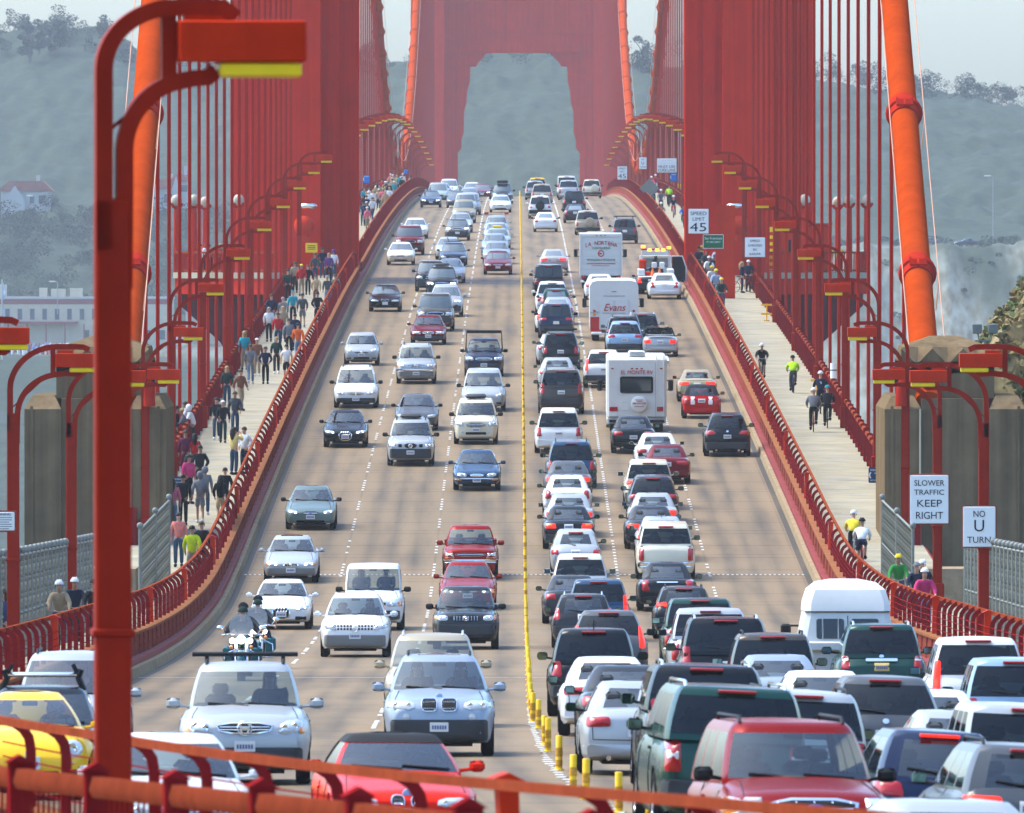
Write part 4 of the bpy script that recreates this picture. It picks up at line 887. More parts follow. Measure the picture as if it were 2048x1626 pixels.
def hull(p):
    """one-piece body shell with open wheel arches and closed cabin; returns its builder"""
    L, W = p['L'], p['W']; e = L/2; rd = p.get('round', 0)
    mb = MB()
    ys = set([e, e-.02, e-.06, e-.14, e-.26, -e, -e+.02, -e+.06, -e+.14, -e+.26])
    y = -e+.4
    while y < e-.3: ys.add(round(y, 3)); y += .22
    r = p['wrad']+.055
    for a in p['ax']:
        for q in (-1, -.995, -.93, -.75, -.5, -.2, .2, .5, .75, .93, .995, 1): ys.add(round(a+r*q, 3))
    ys = sorted(ys)
    top = p['hood']+[(0, p['belt']+.04)]+p['deck']
    rs = []
    for y in ys:
        t = max(0, (abs(y)-(e-1.1))/1.1); nar = (.17 if y > 0 else .10)+.14*rd
        w = W/2*(1-nar*t**2.6)
        d = e-abs(y); k = min(1, d/.26); f = math.sqrt(max(0, 1-(1-k)**2)) if d < .26 else 1
        z0 = .20+.06*t; zt = ip(top, y); zm = lerp(z0, zt, .52); g = .70+.30*f
        z0b, ztb = zm+(z0-zm)*g, zm+(zt-zm)*(.78+.22*f); w *= .93+.07*f
        arch = 0
        for a in p['ax']:
            if abs(y-a) < r: arch = max(arch, p['wrad']+math.sqrt(max(0, r*r-(y-a)**2)))
        half = []
        for sx, sz in SEC:
            z = z0b+sz*(ztb-z0b); 
            if arch and .65 < sx and sz < .75: z = max(z, min(arch, z0b+.86*(ztb-z0b)))
            ww = sx*w
            if arch and rd: ww *= 1.05
            half.append((ww, y, z))
        rs.append(half+[(-x, yy, z) for x, yy, z in reversed(half[1:-1])])
    mb.rings(rs, True, True)
    if p.get('open'): return mb
    # cabin
    zr_, zb = p['zr'], p['belt']; ws, rs_ = p['ws'], p['rs']; lv = []
    for v in (0, .12, .4, .7, .9, .97, 1.0):
        bul = .05*4*v*(1-v)*(1+rd); yf = lerp(ws[0], ws[1], v)+bul*(.6+rd); yr = lerp(rs_[0], rs_[1], v)-bul*(.6+rd*1.5)
        hw = lerp(p['wb'], p['wr'], v**1.15)+bul*.35; z = lerp(zb-.03, zr_-.055, v)
        ins = 0 if v < .97 else (.015 if v < 1 else .055)
        z += 0 if v < .97 else (.012 if v < 1 else .045)
        lv.append((yf-ins*1.2, yr+ins*1.2, hw-ins, z))
    lv.append((lv[-1][0]-.25, lv[-1][1]+.25, lv[-1][2]*.7, zr_+.005)); lv.append((lv[-1][0]-.4, lv[-1][1]+.3, lv[-1][2]*.4, zr_+.02))
    rings = []; nw = 1 if p['doors'] == 1 else (3 if L > 4.4 and zr_ > 1.49 and p['rs'][1] < -1.3 else 2)
    Q = {1: [.03, .08, .92, .97], 2: [.03, .07, .48, .53, .90, .97], 3: [.03, .06, .36, .40, .67, .71, .93, .97]}[nw]
    for yf, yr, hw, z in lv:
        bow = .10*hw/.8; g = []
        for i in range(9): x = hw*(1-2*i/8)*.93; g.append((x, yf-bow*(x/hw)**2*1.3, z))
        for q in Q: g.append((-hw*(1-.02*abs(q-.5)), lerp(yf-bow*1.6, yr+bow*1.2, q), z))
        for i in range(9): x = -hw*(1-2*i/8)*.93; g.append((x, yr+bow*.8*(x/hw)**2, z))
        for q in reversed(Q): g.append((hw*(1-.02*abs(q-.5)), lerp(yr+bow*1.2, yf-bow*1.6, 1-q), z))
        rings.append(g)
    nq = len(Q); n = len(rings[0]); L0, L1 = 1, 4
    cols = {}                                   # column -> pane it belongs to
    for j in range(8): cols[j] = ('F', 0)
    for j in range(nq-1):
        if j % 2 == 1: cols[9+j] = ('P', j//2)
    for j in range(8):
        if 1 <= j < 7 or zr_ > 1.6: cols[9+nq+j] = ('R', 0)
    for j in range(nq-1):
        if j % 2 == 1: cols[18+nq+j] = ('S', j//2)
    vs = [q for r_ in rings for q in r_]; fs = []; panes = {}
    for i in range(len(rings)-1):
        for j in range(n):
            k = (j+1) % n; f = (i*n+j, i*n+k, (i+1)*n+k, (i+1)*n+j)
            if j in cols and L0 <= i < L1: panes.setdefault(cols[j], []).append(f)
            else: fs.append(f)
    fs.append(tuple((len(rings)-1)*n+j for j in range(n)))
    mb.add(vs, fs); mb.panes = {k_: [[Vector(vs[q]) for q in f] for f in fl] for k_, fl in panes.items()}
    return mb
def pane(m, quads):
    """a sheet of glass filling an opening"""
    idx = {}; V = []; Fc = []; nrm = sum(((q[1]-q[0]).cross(q[3]-q[0]) for q in quads), Vector()).normalized()
    for q in quads:
        f = []
        for v in q:
            k = (round(v.x, 4), round(v.y, 4), round(v.z, 4))
            if k not in idx: idx[k] = len(V); V.append(v-nrm*.008*(-1 if nrm.z < -.01 else 1)*0)
            f.append(idx[k])
        Fc.append(tuple(f))
    m.add(V, Fc)
def rr(x0, x1, z0, z1, r=.03):
    r = min(r, (x1-x0)/2.01, (z1-z0)/2.01); g = []
    for cx, cz, a in ((x1-r, z1-r, 0), (x0+r, z1-r, 90), (x0+r, z0+r, 180), (x1-r, z0+r, 270)):
        for k in range(4): g.append((cx+r*math.cos(R(a+30*k)), cz+r*math.sin(R(a+30*k))))
    return g
def rpoly(p, r=.07):
    g = []; n = len(p)
    for i in range(n):
        a, b, c = Vector(p[i-1]), Vector(p[i]), Vector(p[(i+1) % n]); k = min(r, (a-b).length*.45, (c-b).length*.45)
        u, w = b+(a-b).normalized()*k, b+(c-b).normalized()*k
        for t in (0, .33, .67, 1): g.append(tuple(u*(1-t)**2+b*2*t*(1-t)+w*t*t))
    return g
def chaikin(p, it=1):
    for _ in range(it): p = [q for a, b in zip(p, p[1:]+p[:1]) for q in ((a[0]*.75+b[0]*.25, a[1]*.75+b[1]*.25), (a[0]*.25+b[0]*.75, a[1]*.25+b[1]*.75))]
    return p
def patch(mb, bvh, ax, outline, off=.012, bulge=0, rim=.03):
    """a raised panel that follows the body: ax F front, R rear, S +x side, P -x side, T top"""
    o = []
    for a, b in zip(outline, outline[1:]+outline[:1]):
        n = max(1, int(math.hypot(b[0]-a[0], b[1]-a[1])/.14))
        o += [(a[0]+(b[0]-a[0])*i/n, a[1]+(b[1]-a[1])*i/n) for i in range(n)]
    cx, cy = sum(p[0] for p in o)/len(o), sum(p[1] for p in o)/len(o)
    dr = {'F': Vector((0,-1,0)), 'R': Vector((0,1,0)), 'S': Vector((-1,0,0)), 'P': Vector((1,0,0)), 'T': Vector((0,0,-1))}[ax]
    def hit(a, b, f):
        q = {'F': (a, 9, b), 'R': (a, -9, b), 'S': (9, a, b), 'P': (-9, a, b), 'T': (a, b, 9)}[ax]
        h = bvh.ray_cast(Vector(q), dr, 30)
        if h[0] is None:
            q2 = {'F': (a, 2, b), 'R': (a, -2, b), 'S': (1, a, b), 'P': (-1, a, b), 'T': (a, b, 1.2)}[ax]; h = bvh.find_nearest(Vector(q2))
        nn = h[1] if h[1].dot(dr) < 0 else -h[1]
        return Vector(h[0]) + nn*(off+bulge*f)*.8 - dr*(off+bulge*f)*.2
    n = len(o); rings = []
    for k in (.04, .25, .5, .75, .92, 1.0): rings.append([hit(cx+(a-cx)*k, cy+(b-cy)*k, 1-k*k) for a, b in o])
    rings.append([p+dr*(rim+off) for p in rings[-1]])
    mb.rings(rings, True, False)
def strip(mb, bvh, ax, pts, w=.012, off=.004):
    o = []
    for a, b in zip(pts, pts[1:]):
        n = max(1, int(math.hypot(b[0]-a[0], b[1]-a[1])/.1)); o += [(lerp(a[0], b[0], i/n), lerp(a[1], b[1], i/n)) for i in range(n)]
    o.append(pts[-1]); dr = {'F': Vector((0,-1,0)), 'R': Vector((0,1,0)), 'S': Vector((-1,0,0)), 'P': Vector((1,0,0)), 'T': Vector((0,0,-1))}[ax]; P_ = []
    for a, b in o:
        q = {'F': (a, 9, b), 'R': (a, -9, b), 'S': (9, a, b), 'P': (-9, a, b), 'T': (a, b, 9)}[ax]; h = bvh.ray_cast(Vector(q), dr, 30)
        if h[0]: P_.append(Vector(h[0])-dr*off)
    if len(P_) > 1: mb.tube(P_, w, 4)
def mir(o): return [(-a, b) for a, b in reversed(o)]
TYRES = {}
def wheel_mesh(r, w=.21):
    k = (r, w)
    if k not in TYRES:
        m = MB(); m.lathe([(r*.66, -w/2), (r*.93, -w/2), (r, -w*.34), (r, w*.34), (r*.93, w/2), (r*.66, w/2)], axis='x', n=22); ty = m.mesh('tyre')
        m = MB(); m.lathe([(.02, w*.36), (r*.2, w*.36), (r*.22, w*.28), (r*.3, w*.2)], axis='x', n=12); m.lathe([(r*.66, -w*.45), (r*.6, w*.1), (r*.60, w*.3), (r*.67, w*.45)], axis='x', n=22)
        for i in range(5):
            a = i*1.2566; m.bar([(w*.26, r*.12*math.cos(a), r*.12*math.sin(a)), (w*.3, r*.63*math.cos(a), r*.63*math.sin(a))], .06, r*.2, (1, 0, 0))
        m.k = 1; m.lathe([(.001, -w*.1), (r*.64, -w*.1)], axis='x', n=16); rim = m.mesh('rim')
        TYRES[k] = (ty, rim)
    return TYRES[k]
TPL = {}
INSIDE = mat('car_interior', (.07, .07, .07), .8, spec=.1)
def mesh_of(fn, name, ang=60):
    m = MB(); fn(m); return m.mesh(name, ang)
def glass(name, tint, refl=1.0, ior=1.8):
    m = bpy.data.materials.new(name); m.use_nodes = True; n = m.node_tree; n.nodes.clear()
    o = n.nodes.new('ShaderNodeOutputMaterial'); mx = n.nodes.new('ShaderNodeMixShader'); tr = n.nodes.new('ShaderNodeBsdfTransparent'); gl = n.nodes.new('ShaderNodeBsdfGlossy'); fr = n.nodes.new('ShaderNodeFresnel')
    tr.inputs[0].default_value = (*tint, 1); gl.inputs[0].default_value = (refl, refl, refl, 1); gl.inputs['Roughness'].default_value = .03; fr.inputs[0].default_value = ior
    n.links.new(fr.outputs[0], mx.inputs[0]); n.links.new(tr.outputs[0], mx.inputs[1]); n.links.new(gl.outputs[0], mx.inputs[2]); n.links.new(mx.outputs[0], o.inputs[0]); return m
G_FRONT = glass('clear_glass', (.72, .80, .78)); G_SIDE = glass('side_glass', (.60, .68, .66)); G_DARK = glass('tinted_glass', (.12, .15, .14), 1, 1.45); G_REAR = glass('rear_glass', (.62, .70, .68))
def template(base, **kw):
    """parts of one kind of vehicle, front end or rear end dressed; cached"""
    key = (base, repr(sorted(kw.items(), key=lambda q: q[0])))
    if key in TPL: return TPL[key]
    p = dict(BASE[base]); p.update(kw.get('dim', {})); st = kw; out = []
    hb = hull(p); body = hb.mesh('car_body', 38); pn = getattr(hb, 'panes', {})
    bv, bf = [Vector(v) for v in hb.v], list(hb.f)
    for fl in pn.values():
        for q in fl: bf.append(tuple(range(len(bv), len(bv)+4))); bv += q
    bvh = BVHTree.FromPolygons(bv, bf)
    L, W, zb, zt = p['L'], p['W'], p['belt'], p['zr']; e = L/2
    out.append(('body', body, ['paint'], None))
    def add(name, fn, mats, par=None, ang=40):
        m = MB(); fn(m)
        if m.v: out.append((name, m.mesh(name, ang), mats if isinstance(mats, list) else [mats], par))
    op = p.get('open')
    # glass
    hwat = lambda v: lerp(p['wb'], p['wr'], v)
    if not op:
        gz0, gz1 = zb+.05, zt-.10
        out.append(('windshield', mesh_of(lambda m: pane(m, pn[('F', 0)]), 'windshield'), ['gl_front'], None)); out.append(('rear_window', mesh_of(lambda m: pane(m, pn[('R', 0)]), 'rear_window'), ['gl_rear'], None))
        for k_, fl in pn.items():
            if k_[0] in 'SP': out.append(('side_window', mesh_of(lambda m: pane(m, fl), 'side_window'), ['gl_front' if k_[1] == 0 else 'gl_side'], None))
        if st.get('end', 'F') == 'F':
            add('wiper', lambda m: (strip(m, bvh, 'F', [(-.62, gz0+.01), (-.05, gz0+.05)], .014, .02), strip(m, bvh, 'F', [(-.05, gz0+.01), (.55, gz0+.05)], .014, .02)), BLACK)
        else:
            if st.get('wiper', 1) and base not in ('sedan', 'convertible', 'mini', 'pickup'): add('wiper', lambda m: strip(m, bvh, 'R', [(0, gz0+.04), (-.42, gz0+.09)], .013, .02), BLACK)
            if base in ('suv', 'bigsuv', 'wagon', 'crossover', 'minivan', 'hatch', 'canopy'): add('brake_light', lambda m: m.bev(-.24, .24, p['rs'][1]-.10, p['rs'][1]+.06, zt-.075, zt-.035, .008), TAILIT if st.get('lit') else TAIL)
        def inside(m):
            yf, yr = p['ws'][0]-.25, p['rs'][0]+.18; w = p['wb']-.09
            m.box(-w, w, yr, yf, zb-.02, zb+.052); m.bev(-w, w, yf-.38, yf, zb-.05, zb+.10, .03)
            for y, xs_ in ((lerp(p['ws'][1], p['rs'][0], .30)+.1, (-.37, .37)), (lerp(p['ws'][1], p['rs'][0], .72), (-.37, .37))):
                if y < yr+.25: continue
                for x in xs_: m.bev(x-.23, x+.23, y-.09, y+.06, zb-.2, min(zb+.20, zt-.2), .06); m.bev(x-.12, x+.12, y-.07, y+.02, min(zb+.21, zt-.2), min(zb+.36, zt-.11), .04)
        add('seats', inside, INSIDE)
        add('steering_wheel', lambda m: m.lathe([(.155, -.012), (.17, 0), (.155, .012)], (-.36, p['ws'][0]-.72, zb+.10), 'y', 16), BLACK)
        if p['zr'] > 1.2: add('inner_mirror', lambda m: m.bev(-.11, .11, p['ws'][1]+.02, p['ws'][1]+.05, zt-.19, zt-.12, .01), BLACK)
    # panel gaps
    def gaps(m):
        strip(m, bvh, 'S', [(p['ws'][0]-.1, .35), (p['ws'][0]-.12, zb)], .006); strip(m, bvh, 'P', [(p['ws'][0]-.1, .35), (p['ws'][0]-.12, zb)], .006)
        ym = lerp(p['ws'][0], p['rs'][0], .5)
        for sd in 'SP': strip(m, bvh, sd, [(ym, .35), (ym, zb)], .006); strip(m, bvh, sd, [(p['ws'][0]-.1, .34), (p['rs'][0]+.3, .34)], .006)
        if st.get('end', 'F') == 'F': zz = p['hood'][0][1]-.02; strip(m, bvh, 'T', [(-W*.36, p['ws'][0]+.05), (-W*.40, e-.32)], .006); strip(m, bvh, 'T', [(W*.36, p['ws'][0]+.05), (W*.40, e-.32)], .006)
        else:
            zlo = st.get('gap', .55); w = W*.40; strip(m, bvh, 'R', [(-w, zb-.02), (-w*.97, zlo), (w*.97, zlo), (w, zb-.02)], .007)
    add('panel_gaps', gaps, SEAM)
    for sd in 'SP': add('door_handle', lambda m: patch(m, bvh, sd, rr(-.42, -.22, zb-.2, zb-.16, .02), .025), 'paint')
    # lower sill and bumper
    if st.get('end', 'F') == 'F':
        s = st.get('face', {})
        hx0, hx1, hz0, hz1 = s.get('hl', (.46, .80, .62, .76)); sl = s.get('slant', .03)
        for q in (1, -1):
            o = [(hx0, hz0), (hx1, hz0+sl), (hx1+.01, hz1+sl), (hx0+.03, hz1)]; o = chaikin(o, s.get('hsmooth', 1))
            if s.get('hround'): c = ((hx0+hx1)/2, (hz0+hz1)/2); o = [(c[0]+(hx1-hx0)/2*math.cos(R(20*k)), c[1]+(hz1-hz0)/2*math.sin(R(20*k))) for k in range(18)]
            o = o if q > 0 else mir(o); add('headlight', lambda m: patch(m, bvh, 'F', o, .014, .02), 'lamp')
            par = len(out)-1
            nb = s.get('bulbs', 2)
            def bulbs(m):
                for i in range(nb):
                    cx_ = q*lerp(hx0, hx1, (i+.55)/(nb+.2)); cz = (hz0+hz1)/2+sl*(i+.5)/nb; rr_ = min((hx1-hx0)/nb, hz1-hz0)*.36
                    h = bvh.ray_cast(Vector((cx_, 9, cz)), Vector((0, -1, 0)), 30)
                    if h[0]: m.lathe([(rr_, .024), (rr_*.8, .04), (rr_*.4, .035), (.001, .03)], (h[0].x, h[0].y, cz), 'y', 12)
            add('reflector', bulbs, ['bulb'], par)
            if s.get('amber'): a = s['amber']; o2 = rr(a[0], a[1], a[2], a[3], .02); o2 = o2 if q > 0 else mir(o2); add('turn_signal', lambda m: patch(m, bvh, 'F', o2, .016, .01), AMBER)
            if s.get('fog'):
                fx, fz, fr = s['fog']; o3 = [(q*fx+fr*math.cos(R(24*k)), fz+fr*math.sin(R(24*k))) for k in range(15)]; add('fog_lamp', lambda m: patch(m, bvh, 'F', o3, .022, .01), HLAMP)
        if s.get('lower'):
            z0, z1 = s['lower'][:2]; c = s['lower'][2] if len(s['lower']) > 2 else CHARC; add('bumper', lambda m: patch(m, bvh, 'F', rr(-W*.425, W*.425, z0, z1, .05), .035, .01), c)
        if s.get('bar'): z0, z1 = s['bar']; add('bumper_bar', lambda m: patch(m, bvh, 'F', rr(-W*.47, W*.47, z0, z1, .03), .05, .02), s.get('barmat', CHROME))
        gw, g0, g1 = s.get('grille', (.36, .60, .72)); kind = s.get('gkind', 'bars')
        if kind == 'kidney':
            for q in (1, -1):
                o = rr(.035, gw, g0, g1, .06); o = o if q > 0 else mir(o); add('grille', lambda m: patch(m, bvh, 'F', o, .028), CHROME); par = len(out)-1
                o2 = rr(.046, gw-.013, g0+.012, g1-.012, .05); o2 = o2 if q > 0 else mir(o2); add('mesh', lambda m: patch(m, bvh, 'F', o2, .034), BLACK, par)
                def slats(m):
                    for i in range(7): x = q*lerp(.075, gw-.045, i/6); strip(m, bvh, 'F', [(x, g0+.035), (x, g1-.035)], .006, .042)
                add('slats', slats, CHROME, par)
        elif kind == 'dots':
            def dots(m):
                for i in range(6):
                    for j in range(2):
                        for q in (-1, 1): x = q*(.11+.085*i); patch(m, bvh, 'F', rr(x-.026, x+.026, g0+.075*j, g0+.045+.075*j, .006), .012)
            add('grille', dots, BLACK)
        elif kind != 'none':
            ch = s.get('chrome', .022); go = [(-gw*s.get('gt', .92), g0), (gw*s.get('gt', .92), g0), (gw, g1), (-gw, g1)]; go = chaikin(go, 1)
            gi = [(a*(1-ch/gw*1.4), g0+ch+(b-g0)*(1-2*ch/(g1-g0))) for a, b in go]
            add('grille', lambda m: patch(m, bvh, 'F', go, .018), s.get('gmat', CHROME)); par = len(out)-1
            add('mesh', lambda m: patch(m, bvh, 'F', gi, .026), BLACK, par)
            nb = s.get('bars', 2)
            def bars(m):
                for i in range(nb): z = lerp(g0+ch, g1-ch, (i+1)/(nb+1)); strip(m, bvh, 'F', [(-gw*.84, z), (gw*.84, z)], .009, .036)
                if s.get('vbar'): strip(m, bvh, 'F', [(0, g0), (0, g1)], .03, .036)
                for i in range(s.get('vb', 0)): x = lerp(-gw*.8, gw*.8, i/(s['vb']-1)); strip(m, bvh, 'F', [(x, g0+ch), (x, g1-ch)], .008, .036)
            if nb or s.get('vb'): add('slats', bars, s.get('barm', CHROME), par)
        emb = s.get('emblem')
        if emb:
            ez = s.get('ez', (g0+g1)/2); h = bvh.ray_cast(Vector((0, 9, ez)), Vector((0, -1, 0)), 30)[0]; ey = h.y+.045
            def E(m):
                if emb == 'rings':
                    for i in range(4): m.lathe([(.050, 0), (.058, .01), (.066, 0)], (-.126+.084*i, ey, ez), 'y', 14)
                elif emb == 'ring': m.lathe([(.055, 0), (.07, .012), (.085, 0)], (0, ey, ez), 'y', 16); m.bar([(-.09, ey+.008, ez), (.09, ey+.008, ez)], .03, .01, (0, 0, 1))
                elif emb == 'oval': m.lathe([(.05, 0), (.06, .01), (.07, 0)], (0, ey, ez), 'y', 16); m.lathe([(.02, 0), (.028, .01), (.035, 0)], (0, ey, ez+.02), 'y', 12)
                elif emb == 'aitch': m.bar([(-.07, ey, ez+.075), (-.045, ey, ez-.075)], .02, .03, (0, 1, 0)); m.bar([(.07, ey, ez+.075), (.045, ey, ez-.075)], .02, .03, (0, 1, 0)); m.bar([(-.05, ey, ez), (.05, ey, ez)], .02, .03, (0, 1, 0)); m.lathe([(.095, 0), (.105, .01), (.115, 0)], (0, ey-.01, ez), 'y', 18)
                elif emb == 'slash': m.bar([(-.2, ey, g0+.02), (.2, ey, g1-.02)], .03, .03, (0, 1, 0)); m.lathe([(.03, 0), (.04, .01), (.05, 0)], (0, ey, ez), 'y', 12)
                elif emb == 'disc': m.lathe([(.001, .012), (.04, .012), (.055, .004), (.06, -.01)], (0, ey-.03, ez), 'y', 16)
                elif emb == 'blueoval': m.ell((0, ey-.03, ez), (.11, .03, .045), 14, 8)
                elif emb == 'star': m.bar([(-.06, ey, ez), (.06, ey, ez)], .04, .03, (0, 1, 0))
            add('emblem', E, mat('emblem_blue', (.03, .07, .25), .3) if emb in ('blueoval',) else (mat('emblem_pale_blue', (.25, .35, .5), .3) if emb == 'disc' else CHROME))
        if s.get('intake'): iw, z0, z1 = s['intake']; add('air_intake', lambda m: patch(m, bvh, 'F', rr(-iw, iw, z0, z1, .03), .016), BLACK)
        if s.get('vents'):
            vx0, vx1, z0, z1 = s['vents']
            for q in (1, -1): o4 = rr(vx0, vx1, z0, z1, .02); o4 = o4 if q > 0 else mir(o4); add('vent', lambda m: patch(m, bvh, 'F', o4, .016), BLACK)
        pz = s.get('plate', .43)
        if pz: add('licence_plate', lambda m: patch(m, bvh, 'F', rr(-.155, .155, pz, pz+.155, .01), .058), PLATE); par = len(out)-1; add('plate_marks', lambda m: [patch(m, bvh, 'F', rr(-.12+.042*i, -.092+.042*i, pz+.04, pz+.105, .004), .064) for i in range(6)], PINKT, par)
    else:
        s = st.get('tail', {}); pz = s.get('plate', zb-.24)
        for q in (1, -1):
            o = s.get('tl', [(.50, zb-.30), (.80, zb-.28), (.82, zb-.12), (.52, zb-.12)]); o = o if q > 0 else mir(o); o = rpoly(o, .05 if s.get('sm', 1) else .02)
            add('taillight', lambda m: patch(m, bvh, 'R', o, .016, .015), 'tail')
            par = len(out)-1
            if s.get('clear'): a = s['clear']; o2 = rr(*a, .015); o2 = o2 if q > 0 else mir(o2); add('turn_signal', lambda m: patch(m, bvh, 'R', o2, .034), s.get('cmat', AMBER), par)
        if s.get('bumper'):
            z0, z1 = s['bumper'][:2]; add('bumper', lambda m: patch(m, bvh, 'R', rr(-W*.46, W*.46, z0, z1, .05), .04, .02), s['bumper'][2] if len(s['bumper']) > 2 else CHARC)
        if s.get('chromebar'): z0, z1 = s['chromebar']; add('trim_strip', lambda m: patch(m, bvh, 'R', rr(-.33, .33, z0, z1, .02), .03), CHROME)
        if pz: add('licence_plate', lambda m: patch(m, bvh, 'R', rr(-.155, .155, pz, pz+.155, .01), .02), PLATE); par = len(out)-1; add('plate_marks', lambda m: [patch(m, bvh, 'R', rr(-.12+.042*i, -.092+.042*i, pz+.04, pz+.105, .004), .025) for i in range(6)], PINKT, par)
        if s.get('badge'): add('badge', lambda m: patch(m, bvh, 'R', [(s['badge'][0]+.05*math.cos(R(30*k)), s['badge'][1]+.04*math.sin(R(30*k))) for k in range(12)], .02), CHROME)
        if s.get('text'): out.append(('badge_text', None, [CHROME], ('text',)+s['text']))
        if s.get('stripe'):
            for x in (-.38, .38): add('bonnet_stripe', lambda m: patch(m, bvh, 'R', rr(x-.09, x+.09, .62, zb+.02, .01), .006), WHITE)
        if s.get('lip'): add('spoiler', lambda m: m.bev(-W*.36, W*.36, -e+.04, -e+.26, p['deck'][0][1]+.06, p['deck'][0][1]+.10, .012), 'paint')
        if s.get('spare'):
            sz = s['spare']; m = MB(); m.lathe([(.001, -.24), (.24, -.24), (.33, -.22), (.36, -.14), (.36, 0), (.001, 0)], (s.get('sx', 0), -e+.02, sz), 'y', 24); out.append(('spare_wheel', m.mesh('spare_wheel'), [s.get('smat', 'paint')], None))
        if s.get('exhaust'):
            add('exhaust_pipe', lambda m: [m.tube([(q*.45, -e+.15, .28), (q*.45, -e-.03, .27)], .04, 10) for q in (-1, 1)], CHROME)
    add('underbody', lambda m: m.box(-W*.30, W*.30, -e+.35, e-.35, .17, .235), SEAM)
    # mirrors
    mz, my = zb+.09, p['ws'][0]-.42
    if base in ('beetle',): my -= .1
    mw = .13 if L > 4.9 or zt > 1.6 else .115; mh = mw*.68
    for q in (1, -1):
        mx_ = q*(W/2+.09); m = MB(); m.bev(mx_-mw*.82, mx_+mw*.82, my-.05, my+.06, mz-mh*.9, mz+mh*.9, .045); m.tube([(q*(p['wb']-.06), my-.02, mz-.06), (mx_-q*.05, my, mz-.03)], .025, 6)
        out.append(('mirror', m.mesh('mirror'), ['mirror'], None)); par = len(out)-1
        m = MB(); m.bev(mx_-mw*.72, mx_+mw*.72, my-.062, my-.045, mz-mh*.78, mz+mh*.78, .008); out.append(('mirror_glass', m.mesh('mirror_glass'), [MIRG], par))
    if st.get('rack'):
        y0, y1 = p['ws'][1]-.15, p['rs'][1]+.2; hw = p['wr']*.84
        for q in (1, -1): add('roof_rail', lambda m: m.tube([(q*hw, y0, zt-.02), (q*hw, y0-.12, zt+.05), (q*hw, y1+.12, zt+.05), (q*hw, y1, zt-.02)], .022, 8), st['rack'] if st['rack'] not in (1, 2) else BLACK)
        if st['rack'] == 2:
            for y in (y0-.25, lerp(y0, y1, .6)): add('rack_bar', lambda m: (m.tube([(-hw-.22, y, zt+.13), (hw+.22, y, zt+.13)], .03, 8), m.tube([(-hw, y, zt), (-hw, y, zt+.13)], .03, 6), m.tube([(hw, y, zt), (hw, y, zt+.13)], .03, 6)), BLACK)
    if st.get('antenna'): add('antenna', lambda m: m.tube([(.0, p['rs'][1]+.12, zt-.03), (.0, p['rs'][1]-.02, zt+.2)], .012, 5), BLACK)
    if st.get('sunroof'): add('sunroof', lambda m: patch(m, bvh, 'T', rr(-.36, .36, p['ws'][1]-.75, p['ws'][1]-.22, .05), .006, 0, .006), GLASSD)
    if base in ('pickup',):
        add('bed_liner', lambda m: m.box(-W*.40, W*.40, -e+.1, p['rs'][0]-.1, zb+.045, zb+.075), BLACK); add('bed_rail', lambda m: (m.bev(-W*.47, -W*.41, -e+.06, p['rs'][0]-.02, zb-.02, zb+.13, .02), m.bev(W*.41, W*.47, -e+.06, p['rs'][0]-.02, zb-.02, zb+.13, .02), m.bev(-W*.40, W*.40, -e+.02, -e+.09, zb-.02, zb+.12, .02)), 'paint')
    wheels = [(q*(W/2-.115), a, p['wrad'], q) for a in p['ax'] for q in (1, -1)]
    TPL[key] = (p, out, wheels); return TPL[key]

def spawn(name, tpl, pt, s, u, oncoming, label, cat, group=None, lit=False, tail=False, mirror=None, yaw=0, far=False, extra=None, over={}):
    p, parts, wheels = tpl
    g = math.atan(grade(s)); hz = head(s)+(math.pi if oncoming else 0)+yaw
    r = Euler((-g if oncoming else g, math.atan(fall(s, u))*(-1 if oncoming else 1)*-1, 0)).to_matrix().to_4x4()
    t = empty(name, P(u, s)); t.rotation_euler = (Matrix.Rotation(hz, 4, 'Z') @ r).to_euler(); tag(t, label, cat, group)
    pm = paint(pt, COL[pt], .22 if pt not in ('silver', 'silverblue', 'grey', 'paleblue', 'gold', 'greygreen', 'beige') else .3, .0 if pt in ('white', 'cream', 'yellow', 'red', 'brightred', 'black') else .25)
    dark = p['zr'] > 1.6 and not oncoming
    res = {'gl_front': GLASS if far else G_FRONT, 'gl_rear': (GLASSD if dark else GLASSP) if far else (G_DARK if dark else G_REAR), 'gl_side': GLASSD if far else (G_DARK if dark else G_SIDE), 'paint': pm, 'lamp': HLAMP, 'bulb': HLIT if lit else CHROME, 'tail': TAILIT if tail else TAIL, 'mirror': {None: pm, 'b': BLACK}.get(mirror, pm)}
    res.update(over)
    made = []
    for nm, me, ms, par in parts:
        if far and nm in ('door_handle', 'panel_gaps', 'reflector', 'plate_marks', 'slats', 'mirror_glass', 'wiper', 'emblem', 'badge', 'underbody', 'turn_signal', 'seats', 'steering_wheel', 'inner_mirror') and not (nm == 'reflector' and lit): made.append(None); continue
        if me is None:
            b_, sz, x, y, z = par[1:]; o = text(b_, t, CHROME, sz, x, y, z, R(90), 1, nm, .004); made.append(o); continue
        o = link(nm, me, [res[m] if isinstance(m, str) else m for m in ms], made[par] if isinstance(par, int) and made[par] else t); made.append(o)
    for x, y, rad, q in wheels:
        ty, rim = wheel_mesh(rad)
        if far: link('wheel', ty, RUBBER, t, (x, y, rad)); continue
        w = empty('wheel', (x, y, rad), (0, 0, 0 if q > 0 else math.pi)); w.parent = t
        link('tyre', ty, RUBBER, w)
        link('rim', rim, [RIM, BLACK], w)
    if extra: extra(t, p)
    return t
# ------------------------------------------------------------------ the traffic
def F(base, **k):
    d = {'face': k.pop('face', {})}; d.update(k); return template(base, end='F', **d)
def B(base, **k):
    d = {'tail': k.pop('tail', {})}; d.update(k); return template(base, end='R', **d)
